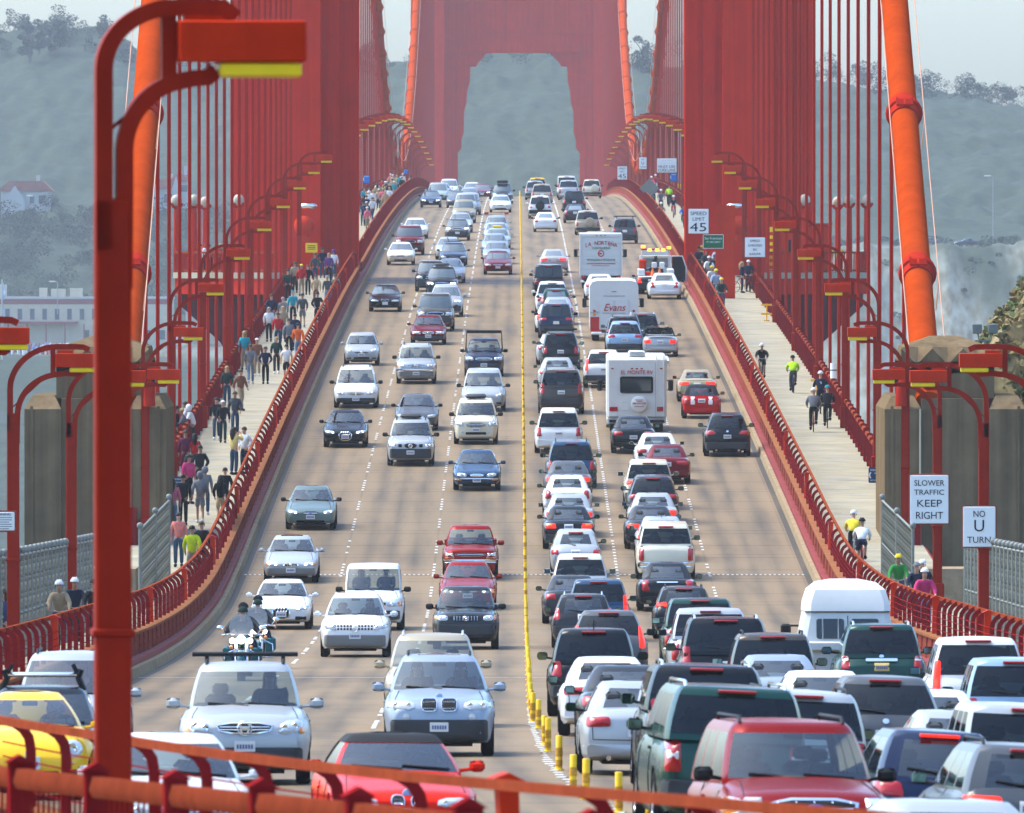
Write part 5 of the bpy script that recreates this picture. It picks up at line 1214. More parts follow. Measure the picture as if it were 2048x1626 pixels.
# front faces
f_gen = dict(hl=(.42,.78,.54,.66), slant=.04, grille=(.30,.55,.64), bars=1, intake=(.42,.30,.38), plate=.40)
f_audi = dict(hl=(.42,.80,.56,.68), slant=.04, grille=(.29,.30,.66), gt=.82, chrome=.03, bars=5, barm=CHARC, emblem='rings', ez=.60, vents=(.42,.74,.30,.40), plate=.38)
f_volvo = dict(hl=(.40,.78,.56,.68), slant=.02, grille=(.27,.55,.66), bars=0, vb=5, emblem='slash', amber=(.68,.80,.57,.66), intake=(.30,.28,.36), lower=(.27,.50,TRIM), plate=.36)
f_taurus = dict(hl=(.44,.80,.56,.68), slant=.05, hsmooth=2, grille=(.30,.55,.66), gt=.8, gmat=BLACK, emblem='blueoval', intake=(.50,.28,.36), plate=.40)
f_bmw = dict(hl=(.34,.74,.56,.66), slant=.01, gkind='kidney', grille=(.20,.56,.69), amber=(.70,.82,.57,.66), bulbs=2, intake=(.5,.28,.38), plate=.40, emblem='disc', ez=.715)
f_jag = dict(hl=(.36,.72,.52,.66), hround=0, bulbs=2, hsmooth=1, grille=(.26,.54,.65), chrome=.03, bars=2, bar=(.44,.50), intake=(.36,.28,.36), amber=(.58,.74,.40,.44), plate=.34)
f_boxy = dict(hl=(.36,.78,.56,.69), slant=0, hsmooth=0, grille=(.30,.56,.68), bars=0, vb=9, emblem='slash', lower=(.28,.46,CHARC), plate=.38)
f_pilot = dict(hl=(.50,.84,.74,.93), slant=.05, grille=(.44,.76,.92), gt=.84, bars=2, chrome=.02, emblem='aitch', lower=(.30,.56,CHARC), amber=(.80,.88,.76,.86), plate=.50, intake=(.5,.33,.44))
f_murano = dict(hl=(.50,.86,.72,.86), slant=.06, gkind='dots', grille=(.5,.74,.84), emblem='ring', ez=.765, lower=(.30,.60,TRIM), intake=(.48,.40,.54), fog=(.55,.48,.055), plate=.50)
f_disco = dict(hl=(.42,.74,.72,.86), slant=0, hsmooth=0, grille=(.40,.72,.86), gmat=BLACK, chrome=.01, bars=3, barm=CHARC, amber=(.75,.86,.72,.86), lower=(.34,.60), plate=.46, bulbs=1)
f_x3 = dict(hl=(.40,.86,.78,.93), slant=.0, gkind='kidney', grille=(.30,.76,.96), bulbs=2, emblem='disc', ez=1.0, lower=(.28,.62,CHARC), fog=(.55,.66,.06), plate=.42)
f_xterra = dict(hl=(.56,.86,.74,.90), slant=0, hsmooth=0, grille=(.27,.72,.90), gt=.72, gmat=BLACK, chrome=.015, bars=3, barm=CHARC, emblem='ring', vents=(.34,.48,.76,.88), lower=(.34,.70,CHARC), fog=(.55,.56,.05), plate=.48)
f_path = dict(hl=(.50,.82,.78,.92), slant=0, hsmooth=0, grille=(.42,.78,.92), bars=2, emblem='ring', amber=(.80,.90,.78,.92), bar=(.60,.70), lower=(.36,.58,TRIM), fog=(.56,.48,.06), plate=.42)
f_escape = dict(hl=(.50,.86,.76,.92), slant=.02, hsmooth=0, grille=(.42,.70,.92), bars=3, chrome=.03, emblem='blueoval', intake=(.42,.42,.52), fog=(.55,.52,.045), plate=.54)
f_suv = dict(hl=(.46,.82,.76,.92), slant=.02, grille=(.40,.77,.91), bars=2, lower=(.34,.62,CHARC), plate=.48)
f_suvl = dict(hl=(.52,.86,.84,1.02), slant=.0, hsmooth=0, grille=(.46,.84,1.02), bars=2, lower=(.4,.66,CHARC), amber=(.6,.84,.74,.80), plate=.54)
f_mini = dict(hl=(.48,.84,.58,.72), slant=.04, grille=(.42,.58,.70), gt=.7, bars=1, vbar=1, barm=WHITE, lower=(.27,.46,CHARC), plate=.34)
f_sienna = dict(hl=(.52,.86,.60,.76), slant=.08, grille=(.40,.60,.68), gt=.7, bars=1, emblem='oval', intake=(.4,.34,.42), vents=(.56,.78,.34,.42), plate=.44)
f_yaris = dict(hl=(.44,.76,.62,.78), slant=.07, hsmooth=2, grille=(.36,.60,.66), gt=.8, gmat=BLACK, chrome=.008, bars=0, emblem='oval', intake=(.38,.32,.42), vents=(.50,.70,.34,.40), plate=.46)
f_taco = dict(hl=(.48,.76,.80,.95), slant=0, grille=(.40,.78,.95), bars=0, vb=9, chrome=.03, gmat=BLACK, emblem='oval', amber=(.77,.86,.82,.94), lower=(.42,.70,CHARC), fog=(.55,.55,.05), plate=None)
f_runner = dict(hl=(.54,.82,.78,.92), slant=0, hsmooth=0, grille=(.52,.79,.91), gmat=CHROME, bars=1, bar=(.58,.70), amber=(.52,.82,.72,.77), plate=.44)
f_corol = dict(hl=(.42,.78,.54,.67), slant=.02, grille=(.28,.57,.65), bars=1, amber=(.72,.83,.54,.66), intake=(.46,.28,.38), plate=.40)
f_ford = dict(hl=(.54,.86,.76,.96), slant=0, hsmooth=0, grille=(.50,.76,.96), bars=1, vb=5, chrome=.03, emblem='blueoval', amber=(.80,.92,.78,.95), bar=(.48,.66), plate=.50)
f_bug = dict(hl=(.46,.74,.60,.84), hround=1, hsmooth=0, bulbs=1, gkind='none', intake=(.42,.30,.42), vents=(.50,.66,.36,.44), plate=.44, amber=(.50,.62,.50,.55), emblem='disc', ez=.66)
# rear faces
t_gen = dict(tl=[(.46,.74),(.80,.76),(.80,.92),(.50,.93)], plate=.72, bumper=(.34,.56,'paint'))
t_tri = dict(tl=[(.50,.66),(.80,.68),(.76,.98),(.62,.96)], plate=.72, bumper=(.34,.54,'paint'))
t_wide = dict(tl=[(.36,.78),(.80,.76),(.80,.90),(.36,.90)], plate=.70, bumper=(.34,.56,'paint'))
t_small = dict(tl=[(.56,.74),(.80,.74),(.80,.90),(.58,.90)], plate=.74, bumper=(.34,.56,'paint'))
t_audi = dict(tl=[(.42,.76),(.80,.74),(.80,.90),(.44,.90)], plate=.60, bumper=(.30,.48,'paint'), exhaust=1)
t_bmw = dict(tl=[(.42,.76),(.80,.76),(.80,.92),(.46,.92)], clear=(.58,.78,.84,.91), plate=.74, bumper=(.34,.56,CHARC))
t_chr = dict(tl=[(.54,.66),(.78,.66),(.80,.98),(.58,.98)], plate=.60, bumper=(.32,.50,'paint'), chromebar=(.90,.935))
t_suv = dict(tl=[(.64,.80),(.84,.80),(.80,1.12),(.66,1.12)], plate=.80, bumper=(.40,.64,CHARC))
t_suvw = dict(tl=[(.48,.94),(.84,.92),(.82,1.06),(.50,1.08)], plate=.74, bumper=(.38,.64,CHARC))
t_tall = dict(tl=[(.72,.80),(.86,.80),(.80,1.34),(.70,1.34)], plate=.78, bumper=(.36,.60,CHARC))
t_big = dict(tl=[(.72,.90),(.90,.90),(.88,1.34),(.74,1.34)], plate=.88, bumper=(.46,.72,CHARC))
t_van = dict(tl=[(.68,.72),(.88,.72),(.84,1.06),(.72,1.06)], plate=.76, bumper=(.34,.60,'paint'))
t_pick = dict(tl=[(.72,.66),(.88,.66),(.88,1.06),(.72,1.06)], plate=None, bumper=(.44,.62,CHROME))
t_mur = dict(tl=[(.44,.92),(.86,.86),(.86,1.06),(.56,1.04)], plate=.74, bumper=(.34,.60,CHARC), exhaust=1, badge=(0, 1.02))
t_mdx = dict(tl=[(.66,.84),(.84,.84),(.82,1.12),(.68,1.12)], clear=(.69,.81,1.0,1.09), cmat=WLENS, plate=.80, chromebar=(.99,1.05), bumper=(.36,.62,CHARC), badge=(0,1.10))
t_expl = dict(tl=[(.68,.76),(.88,.76),(.86,1.16),(.70,1.16)], clear=(.72,.84,.92,1.02), cmat=WLENS, plate=.78, bumper=(.40,.66,CHARC))
t_fj = dict(tl=[(.62,.84),(.84,.84),(.84,1.0),(.62,1.0)], plate=None, bumper=(.40,.70,BLACK), spare=1.02, smat=BLACK)
t_spare = dict(tl=[(.66,.66),(.82,.66),(.80,1.02),(.68,1.02)], plate=None, bumper=(.36,.56,CHARC), spare=.92, smat='paint', sx=.16)
DK = dict(rg=GLASSD); PL = dict(rg=GLASSP)
def soft_extra(t, p): pass
def roofbox(t, p):
    b = MB(); b.bev(-.5, .5, -1.3, .6, p['zr']+.06, p['zr']+.34, .08); b.build('roof_box', BLACK, t)
def taxi_sign(t, p): b = MB(); b.bev(-.32, .32, -.35, -.15, p['zr']+.02, p['zr']+.16, .03); b.build('roof_sign', LENS, t)
def ladder_rack(t, p):
    b = MB()
    for y in (.5, -.9, -2.4):
        b.tube([(-.86, y, 1.1), (-.82, y, 2.0), (.82, y, 2.0), (.86, y, 1.1)], .03, 6)
    for x in (-.82, .82): b.tube([(x, .8, 2.0), (x, -2.5, 2.0)], .03, 6)
    b.tube([(-.82, .8, 2.08), (.82, .8, 2.08)], .03, 6); b.build('ladder_rack', BLACK, t)
def bars(t, p):
    z = p['zr']; b = MB()
    for y in (-.1, -1.0): b.bev(-.52, .52, y-.04, y+.04, z+.14, z+.20, .02)
    b.build('rack_bar', CHROME, t); b = MB()
    for y in (-.1, -1.0):
        for q in (-1, 1): b.tube([(q*.60, y, z-.06), (q*.52, y, z+.12), (q*.56, y, z+.24)], .045, 7); b.tube([(q*.50, y, z+.2), (q*.44, y, z+.32)], .03, 6)
    b.build('rack_mount', BLACK, t)
def bike_rack(t, p):
    b = MB()
    for x in (-.35, .3): b.tube([(x, -.4, p['zr']+.08), (x+.1, -.9, p['zr']+.32)], .03, 6)
    b.tube([(-.5, -.3, p['zr']+.08), (.5, -.3, p['zr']+.08)], .03, 6); b.build('bike_rack', BLACK, t)
def cargo(t, p):
    b = MB(); b.bev(-.42, .42, -1.1, .1, p['zr']+.05, p['zr']+.2, .06); b.build('roof_bag', CHARC, t)
def flags(t, p):
    for q in (-1, 1): b = MB(); b.tube([(q*.66, .2, p['zr']-.1), (q*.72, .1, p['zr']+.25)], .012, 4); b.box(q*.72-.15, q*.72+.15, .09, .11, p['zr']+.1, p['zr']+.26); b.build('window_flag', TAIL, t)
NEARK = {}
TR = []   # (name, template, paint, px, py, ref, oncoming, label, category, options)
def C(tpl, pt, px, py, ref, lab, cat='car', name='car', on=True, **o): TR.append((name, tpl, pt, px, py, ref, on, lab, cat, o))
S_, H_, W_, U_, X_, G_, V_, K_ = 'sedan', 'hatch', 'wagon', 'suv', 'crossover', 'bigsuv', 'minivan', 'pickup'
# ---- towards the camera, nearest first
C(F('convertible', face=f_bmw), 'red', 783, 1467, 't', 'bright red convertible with black soft top and twin kidney grille behind the foreground railing', 'car', 'convertible_car', over={})
C(F(U_, face=f_ford, rack=BLACK, dim=dict(L=4.8)), 'maroon', 1572, 1442, 't', 'faded red sport utility facing the camera among waiting cars at the lower right', 'suv', 'suv', mirror='b', pt2='fordred')
C(F(S_, face=f_gen), 'white', 332, 1463, 't', 'white sedan right behind the near lamp post at the lower left, front half hidden', 'car')
C(F('beetle', face=f_bug), 'yellow', 60, 1382, 't', 'bright yellow round bodied car at the lower left edge', 'car', 'compact_car')
C(F(W_, face=f_gen), 'black', 85, 1372, 't', 'black wagon with silver roof bars behind the yellow car', 'car', 'wagon_car', extra=bars, mirror='b')
C(F(V_, face=f_suv, rack=BLACK, dim=dict(W=1.9)), 'silver', 148, 1304, 't', 'silver grey van by the left barrier behind the black roof bar wagon', 'car', 'minivan')
C(F(U_, face=f_pilot, rack=2, dim=dict(W=1.96, L=4.78, zr=1.78)), 'silver', 490, 1568, 'b', 'big silver white sport utility with black cross bars on the roof in the left foreground', 'suv', 'suv')
C(F(X_, face=f_x3, sunroof=1, rack=1, dim=dict(W=1.86)), 'silverblue', 878, 1512, 'b', 'silver blue sport utility with twin kidney grille behind the red convertible', 'suv', 'suv')
C(F(U_, face=f_suv, rack=CHROME), 'beige', 866, 1268, 't', 'beige sport utility tucked behind the silver blue one', 'suv', 'suv')
C(F(X_, face=f_murano, dim=dict(W=1.88)), 'white', 712, 1314, 'b', 'white crossover with dotted grille and grey lower bumper on the left lanes', 'suv', 'suv')
C(F(U_, face=f_disco, dim=dict(zr=1.92, wr=.78, W=1.85)), 'white', 747, 1260, 'b', 'tall white boxy sport utility with one lit headlamp behind the dotted grille crossover', 'suv', 'suv', mirror='b')
C(F(S_, face=f_audi), 'white', 565, 1258, 'b', 'white sedan with tall ringed grille beside the motorcycles', 'car', lit=True)
C(F(S_, face=f_volvo, sunroof=1), 'silver', 584, 1164, 'b', 'silver sedan with slashed grille and lit headlamps at the left expansion joint', 'car', lit=True)
C(F(K_, face=f_taco), 'darkgrey', 932, 1298, 'b', 'dark pickup with ribbed grille and amber corners right of the tall white sport utility', 'pickup truck', 'pickup_truck', mirror='b')
C(F(S_, face=f_corol), 'brightred', 936, 1124, 't', 'red sedan with lit headlamps directly behind the dark pickup', 'car', lit=True, pt2='dullred')
C(F(K_, face=f_runner, dim=dict(L=4.7)), 'brightred', 941, 1050, 't', 'red pickup with chrome bumper behind the red sedan', 'pickup truck', 'pickup_truck', pt2='dullred')
C(F(S_, face=f_taurus), 'greygreen', 623, 1058, 'b', 'grey green sedan with oval grille alone in the left lane', 'car', lit=True, mirror='b')
C(F(S_, face=f_jag), 'blue', 954, 980, 'b', 'blue sedan with low chrome grille and four round lamps in the middle of the road', 'car')
C(F(U_, face=f_xterra, rack=1, dim=dict(W=1.85)), 'silver', 822, 931, 'b', 'white silver sport utility with black lower bumper and round badge grille', 'suv', 'suv', extra=cargo, mirror='b')
C(F(S_, face=f_audi), 'black', 692, 894, 'b', 'black sedan with chrome framed grille near the left kerb', 'car', lit=True)
C(F(U_, face=f_escape, dim=dict(W=1.82, L=4.45)), 'cream', 952, 888, 'b', 'cream white sport utility with three bar grille and roof bag', 'suv', 'suv', extra=cargo, mirror='b')
C(F(S_, face=f_gen), 'grey', 834, 860, 'b', 'grey sedan half hidden behind the round badge sport utility', 'car', mirror='b')
C(F(V_, face=f_sienna), 'silver', 967, 822, 'b', 'pale silver minivan behind the cream sport utility', 'minivan', 'minivan', mirror='b')
C(F(V_, face=f_mini, rack=1), 'white', 713, 815, 'b', 'white minivan with cross bar grille near the left kerb', 'minivan', 'minivan', mirror='b')
C(F(U_, face=f_path, rack=1, dim=dict(W=1.84)), 'silver', 833, 767, 'b', 'silver sport utility with chrome bumper and roof rails in the second lane', 'suv', 'suv', mirror='b')
C(F(K_, face=f_suv), 'navy', 968, 752, 'b', 'dark blue pickup carrying a ladder rack over its cab', 'pickup truck', 'pickup_truck', extra=ladder_rack, mirror='b')
C(F(H_, face=f_yaris), 'silver', 724, 731, 'b', 'silver blue hatchback with smiling lower grille near the left kerb', 'car', 'hatchback')
C(F(S_, face=f_boxy), 'maroon', 857, 689, 'b', 'maroon boxy sedan with egg crate grille in the second lane', 'car', pt2='deepred')
C(F(G_, face=f_suvl), 'brown', 871, 662, 'b', 'dark brown full size sport utility behind the maroon boxy sedan', 'suv', 'suv')
C(F(X_, face=f_suv), 'silver', 892, 633, 'b', 'silver crossover peeking out behind the dark brown sport utility', 'suv', 'suv', lit=True)
C(F(S_, face=f_bmw), 'black', 771, 623, 'b', 'black sedan with twin kidney grille and amber corners on the left', 'car')
C(F(U_, face=f_suv, rack=1), 'black', 884, 596, 'b', 'black sport utility with bright lit headlamps below the tower', 'suv', 'suv', lit=True, extra=cargo)
C(F(U_, face=f_suv), 'darkgrey', 862, 583, 'b', 'dark sport utility half hidden behind the black one with lit lamps', 'suv', 'suv')
C(F(S_, face=f_gen), 'silver', 901, 566, 'b', 'pale silver sedan behind the bright lamped black sport utility', 'car')
C(F(S_, face=f_corol), 'maroon', 996, 549, 'b', 'dark red sedan leading the third column beside the yellow tubes', 'car', pt2='deepred')
C(F(W_, face=f_gen), 'navy', 907, 533, 'b', 'dark blue wagon with bikes racks on its roof', 'car', 'wagon_car', extra=bike_rack)
C(F(S_, face=f_gen), 'cream', 802, 530, 'b', 'cream sedan nearest the left kerb under the tower', 'car')
C(F(S_, face=f_gen), 'silverblue', 993, 528, 'b', 'pale blue sedan just behind the dark red one', 'car')
C(F(S_, face=f_gen), 'silver', 898, 519, 'b', 'silver sedan behind the dark blue wagon', 'car', lit=True)
C(F(G_, face=f_suvl, rack=1), 'maroon', 819, 510, 'b', 'maroon full size sport utility behind the cream sedan', 'suv', 'suv', pt2='deepred')
C(F(S_, face=f_gen), 'silverblue', 990, 511, 'b', 'second pale blue sedan in the column behind the dark red one', 'car')
C(F(S_, face=f_gen), 'palegreen', 995, 499, 'b', 'pale yellow green taxi with a roof sign in the column by the yellow tubes', 'car', extra=taxi_sign)
C(F(W_, face=f_suv), 'brown', 915, 481, 'b', 'two tone brown wagon with lit lamps in the second lane', 'car', 'wagon_car', lit=True)
C(F(S_, face=f_gen), 'white', 831, 477, 'b', 'white sedan climbing behind the maroon full size sport utility', 'car')
C(F(S_, face=f_gen), 'silver', 993, 487, 'b', 'silver sedan behind the pale taxi', 'car')
C(F(S_, face=f_gen), 'silver', 921, 465, 'b', 'silver sedan with one lit lamp behind the two tone wagon', 'car', lit=True)
C(F(W_, face=f_gen), 'silverblue', 993, 474, 'b', 'grey car flying two small red window flags', 'car', extra=flags)
C(F(U_, face=f_suv), 'gold', 928, 446, 'b', 'gold beige sport utility climbing in the second lane', 'suv', 'suv')
C(F(U_, face=f_suv), 'silver', 931, 430, 'b', 'silver sport utility tight behind the gold beige one', 'suv', 'suv')
C(F(S_, face=f_corol), 'white', 1001, 425, 'b', 'white sedan by itself near the crest left of the yellow line', 'car')
C(F(S_, face=f_gen), 'navy', 862, 415, 'b', 'dark blue sedan with lit lamps near the crest on the left', 'car', lit=True)
C(F(U_, face=f_suv), 'darkgrey', 1005, 408, 'b', 'dark sport utility with a roof box near the crest', 'suv', 'suv', extra=roofbox)
C(F(S_, face=f_gen), 'grey', 914, 416, 'b', 'small grey sedan near the crest in the second lane', 'car')
C(F(S_, face=f_gen), 'silverblue', 938, 408, 'b', 'small blue grey sedan near the crest right of the grey one', 'car')
C(F(V_, face=f_mini), 'palegreen', 876, 405, 'b', 'pale minivan near the crest behind the lit dark blue sedan', 'car', 'minivan')
C(F(S_, face=f_gen), 'paleblue', 884, 397, 'b', 'pale blue car on the crest by the left barrier', 'car')
C(F(V_, face=f_mini), 'white', 898, 394, 'b', 'white van on the crest in the leftmost lane', 'van', 'van')
C(F(S_, face=f_gen), 'maroon', 964, 398, 'b', 'dark red car with bright lamp on the crest', 'car', lit=True)
C(F(S_, face=f_gen), 'white', 944, 394, 'b', 'white car on the crest in the middle of the left columns', 'car')
C(F(V_, face=f_mini), 'silver', 938, 387, 't', 'silver van cut off by the crest of the road', 'van', 'van', ds=6)
# ---- away from the camera
A = dict(on=False)
C(B(S_, tail=t_gen, **PL), 'silver', 1858, 1594, 't', 'silver roof and rear window cut off by the bottom right edge', 'car', **A)
C(B(W_, tail=t_wide, rg=GLASSD, rack=BLACK), 'grey', 2010, 1468, 't', 'grey wagon with lit tail lamp at the right edge above the bottom corner', 'car', 'wagon_car', tail=True, ds=-9, **A)
C(B(H_, tail=t_gen, rg=GLASS, lit=1, dim=dict(W=1.74, zr=1.55)), 'navy', 1843, 1460, 't', 'dark blue hatchback with lit orange top brake lamp at the lower right', 'car', 'hatchback', **A)
C(B(G_, tail=t_expl, rg=GLASSD, rack=CHROME, dim=dict(zr=1.86, L=4.9, W=1.92)), 'green', 1432, 1364, 't', 'dark green sport utility with white and red tail lamps left of the faded red one', 'suv', 'suv', ds=-3, **A)
C(B(U_, tail=t_suv, rg=GLASSD, rack=1, dim=dict(W=1.9)), 'silver', 1578, 1388, 't', 'white sport utility with dark rear glass right of the dark green one', 'suv', 'suv', ds=3.5, **A)
C(B(G_, tail=t_tall, rg=GLASSD, rack=CHROME, dim=dict(zr=1.84, L=4.8, W=1.9)), 'black', 1395, 1328, 't', 'black sport utility with tall tail lamp and roof rails ahead of the dark green one', 'suv', 'suv', **A)
C(B(S_, tail=t_audi, rg=GLASSP), 'silver', 1268, 1362, 't', 'silver sedan with slim red tail lamp beside the yellow tubes', 'car', **A)
C(B(S_, tail=t_gen, rg=GLASSP), 'darkgrey', 1254, 1330, 't', 'dark grey sedan squeezed between the white and the slim lamped silver sedans', 'car', **A)
C(B(S_, tail=t_wide, rg=GLASSP), 'white', 1213, 1313, 't', 'white sedan with orange red tail lamps beside the yellow tubes', 'car', cat2='', **A)
C(B(U_, tail=t_suv, rg=GLASSD, antenna=1), 'black', 1186, 1256, 't', 'black sport utility with red tail lamps in front of the white sedan by the tubes', 'suv', 'suv', **A)
C(B(X_, tail=t_tall, rg=GLASSD), 'grey', 1216, 1220, 't', 'grey crossover with tall tail lamps ahead of the black sport utility', 'suv', 'suv', tail=True, **A)
C(B(W_, tail=t_suv, rg=GLASSD, rack=CHROME), 'darkgrey', 1166, 1187, 't', 'dark grey wagon with silver rails left of the grey crossover', 'car', 'wagon_car', **A)
C(B(U_, tail=t_tall, rg=GLASSD), 'blue', 1196, 1158, 't', 'blue sport utility with tall orange and red tail lamps', 'suv', 'suv', tail=True, **A)
C(B(S_, tail=t_gen, rg=GLASSP), 'darkgrey', 1143, 1150, 't', 'dark sedan hugging the yellow tubes left of the blue sport utility', 'car', **A)
C(B(U_, tail=t_small, rg=GLASSD), 'white', 1160, 1108, 't', 'white sport utility just beyond the right half expansion joint', 'suv', 'suv', **A)
C(B(H_, tail=t_small, rg=GLASSP, dim=dict(L=4.4, zr=1.49, deck=[(-1.9,1.06),(-2.2,.85)])), 'silver', 1151, 1059, 't', 'silver hatchback with split rear window ahead of the white sport utility', 'car', 'hatchback', **A)
C(B(S_, tail=t_bmw, rg=GLASSP), 'black', 1137, 1098, 'b', 'black sedan with wide red and amber tail lamps', 'car', tail=True, **A)
C(B(S_, tail=t_small, rg=GLASS), 'silver', 1138, 988, 't', 'silver sedan with lit top brake lamp ahead of the black sedan', 'car', tail=True, **A)
C(B(S_, tail=t_tri, rg=GLASSP), 'white', 1134, 950, 't', 'white sedan with red corner tail lamps in the column by the tubes', 'car', **A)
C(B(S_, tail=t_gen, rg=GLASSP), 'grey', 1136, 922, 't', 'grey sedan nosed up to the dark blue minivan', 'car', tail=True, **A)
C(B(V_, tail=t_van, rg=GLASSD, rack=1), 'blue', 1142, 880, 't', 'dark blue minivan in the column by the yellow tubes', 'minivan', 'minivan', **A)
C(B(V_, tail=t_van, rg=GLASSD), 'white', 1117, 906, 'b', 'white minivan behind the grey brown sport utility', 'minivan', 'minivan', mirror='b', **A)
C(B(G_, tail=t_big, rg=GLASSD, rack=1), 'brown', 1122, 827, 'b', 'grey brown full size sport utility in the column by the tubes', 'suv', 'suv', mirror='b', **A)
C(B(S_, tail=t_wide, rg=GLASSP), 'silver', 1114, 715, 't', 'silver sedan ahead of the grey brown sport utility', 'car', **A)
C(B(U_, tail=t_suv, rg=GLASSD, rack=2), 'black', 1121, 739, 'b', 'black sport utility with roof cross bars in the column by the tubes', 'suv', 'suv', **A)
C(B(S_, tail=t_gen, rg=GLASSP), 'silver', 1109, 668, 't', 'silver sedan half seen above the cross barred black sport utility', 'car', **A)
C(B(U_, tail=t_suvw, rg=GLASSD), 'navy', 1112, 676, 'b', 'dark navy sport utility with pale plate in the column by the tubes', 'suv', 'suv', mirror='b', **A)
C(B(S_, tail=t_tri, rg=GLASSP), 'white', 1104, 608, 't', 'white car with red lamp behind the dark navy sport utility', 'car', tail=True, **A)
C(B(S_, tail=t_gen, rg=GLASSP), 'silver', 1115, 594, 't', 'silver car with a small ornament on its roof line', 'car', **A)
C(B(W_, tail=t_suv, rg=GLASSD, rack=1), 'green', 1112, 577, 't', 'dark green wagon with high brake lamp in the column by the tubes', 'car', 'wagon_car', lit=0, **A)
C(B(U_, tail=t_small, rg=GLASSD), 'white', 1104, 569, 't', 'white sport utility roof ahead of the dark green wagon', 'suv', 'suv', ds=6.5, **A)
C(B(U_, tail=t_small, rg=GLASSD, dim=dict(zr=1.8, wr=.76)), 'black', 1097, 592, 'b', 'black boxy soft top car in the column by the tubes', 'suv', 'suv', **A)
C(B(S_, tail=t_gen, rg=GLASSP), 'silver', 1097, 528, 't', 'pale silver sedan ahead of the black boxy soft top', 'car', **A)
C(B(S_, tail=t_wide, rg=GLASSP), 'silver', 1107, 545, 'b', 'silver sedan with wide red tail lamps under the tower gap', 'car', tail=True, **A)
C(B(S_, tail=t_small, rg=GLASSP), 'white', 1091, 464, 'b', 'white sedan alone right of the yellow line near the crest', 'car', **A)
C(B(U_, tail=t_fj, rg=GLASSD, dim=dict(zr=1.8)), 'white', 1080, 437, 'b', 'white sport utility with a big black spare wheel near the crest', 'suv', 'suv', **A)
C(B(V_, tail=t_van, rg=GLASSD), 'beige', 1084, 408, 'b', 'beige minivan near the crest right of the yellow line', 'minivan', 'minivan', **A)
C(B(U_, tail=t_suv, rg=GLASSD), 'silver', 1070, 400, 'b', 'silver sport utility near the crest beside the beige minivan', 'suv', 'suv', **A)
C(B(U_, tail=t_suv, rg=GLASSD, dim=dict(zr=1.95)), 'yellow', 1075, 397, 'b', 'yellow van topping the crest in the middle of the road', 'van', 'van', **A)
C(B(X_, tail=t_mur, rg=GLASSD), 'grey', 1755, 1352, 't', 'grey brown crossover with round red tail lamp under the dark green one', 'suv', 'suv', tail=True, **A)
C(B(S_, tail=t_gen, rg=GLASSP), 'white', 1850, 1393, 't', 'white sedan roof behind the lower right dark blue hatchback', 'car', ds=6.5, **A)
C(B(S_, tail=t_gen, rg=GLASSP), 'silver', 1905, 1422, 't', 'silver sedan roof right of the white sedan at lower right', 'car', **A)
C(B(S_, tail=t_gen, rg=GLASSP), 'white', 1640, 1341, 't', 'white sedan roof left of the grey brown crossover', 'car', **A)
C(B(S_, tail=t_gen, rg=GLASSP), 'silverblue', 1552, 1309, 't', 'silver blue sedan behind the dark brown sport utility on the right', 'car', **A)
C(B(U_, tail=t_suv, rg=GLASSD, rack=1), 'brown', 1541, 1266, 't', 'dark brown boxy sport utility with roof rails on the right', 'suv', 'suv', **A)
C(B(G_, tail=t_big, rg=GLASSD, rack=CHROME), 'black', 1448, 1234, 't', 'black full size sport utility with big red tail lamp and roof rails', 'suv', 'suv', **A)
C(B('canopy', tail=t_pick, rg=GLASSD), 'silver', 1418, 1216, 't', 'silver pickup with a canopy beside the black full size sport utility', 'pickup truck', 'pickup_truck', **A)
C(B('canopy', tail=t_pick, rg=GLASSD), 'green', 1398, 1196, 't', 'dark green pickup with matching canopy', 'pickup truck', 'pickup_truck', **A)
C(B(W_, tail=t_suvw, rg=GLASSP, rack=1), 'darkgrey', 1366, 1172, 't', 'dark wagon with pale rear window left of the dark green pickup', 'car', 'wagon_car', tail=True, **A)
C(B(S_, tail=t_chr, rg=GLASSP, dim=dict(W=1.88, zr=1.48)), 'black', 1333, 1222, 'b', 'black square shouldered sedan with tall red tail lamps', 'car', **A)
C(B('canopy', tail=t_pick, rg=GLASSD), 'cream', 1330, 1158, 'b', 'cream pickup with canopy and stickers on its rear glass', 'pickup truck', 'pickup_truck', mirror='b', **A)
C(B(S_, tail=t_gen, rg=GLASSP, antenna=1), 'silver', 1322, 1033, 't', 'silver sedan ahead of the cream pickup canopy', 'car', tail=True, **A)
C(B(S_, tail=t_wide, rg=GLASS), 'darkgrey', 1300, 1011, 't', 'dark purple grey sedan with orange lamp left of the silver sedan', 'car', tail=True, **A)
C(B(S_, tail=t_gen, rg=GLASSP), 'silver', 1305, 986, 't', 'silver sedan ahead of the dark purple grey one', 'car', tail=True, **A)
C(B(X_, tail=t_suvw, rg=GLASSD), 'darkgrey', 1305, 950, 't', 'dark silver crossover with spoilered rear glass', 'suv', 'suv', **A)
C(B(U_, tail=t_suvw, rg=GLASSD), 'cream', 1297, 919, 't', 'cream sport utility with lit orange tail lamps', 'suv', 'suv', tail=True, **A)
C(B(S_, tail=t_wide, rg=GLASSP, sunroof=1), 'maroon', 1333, 967, 'b', 'dark maroon sedan right of the cream sport utility', 'car', **A)
C(B(S_, tail=t_audi, rg=GLASSP), 'white', 1314, 866, 't', 'white coupe with slim red lamps behind the black sedan', 'car', **A)
C(B(S_, tail=t_audi, rg=GLASSP, sunroof=1), 'black', 1266, 906, 'b', 'black sedan tucked under the rear of the motorhome', 'car', **A)
C(B(X_, tail=t_mur, rg=GLASSD, sunroof=1), 'black', 1453, 912, 'b', 'black crossover alone near the right kerb', 'suv', 'suv', **A)
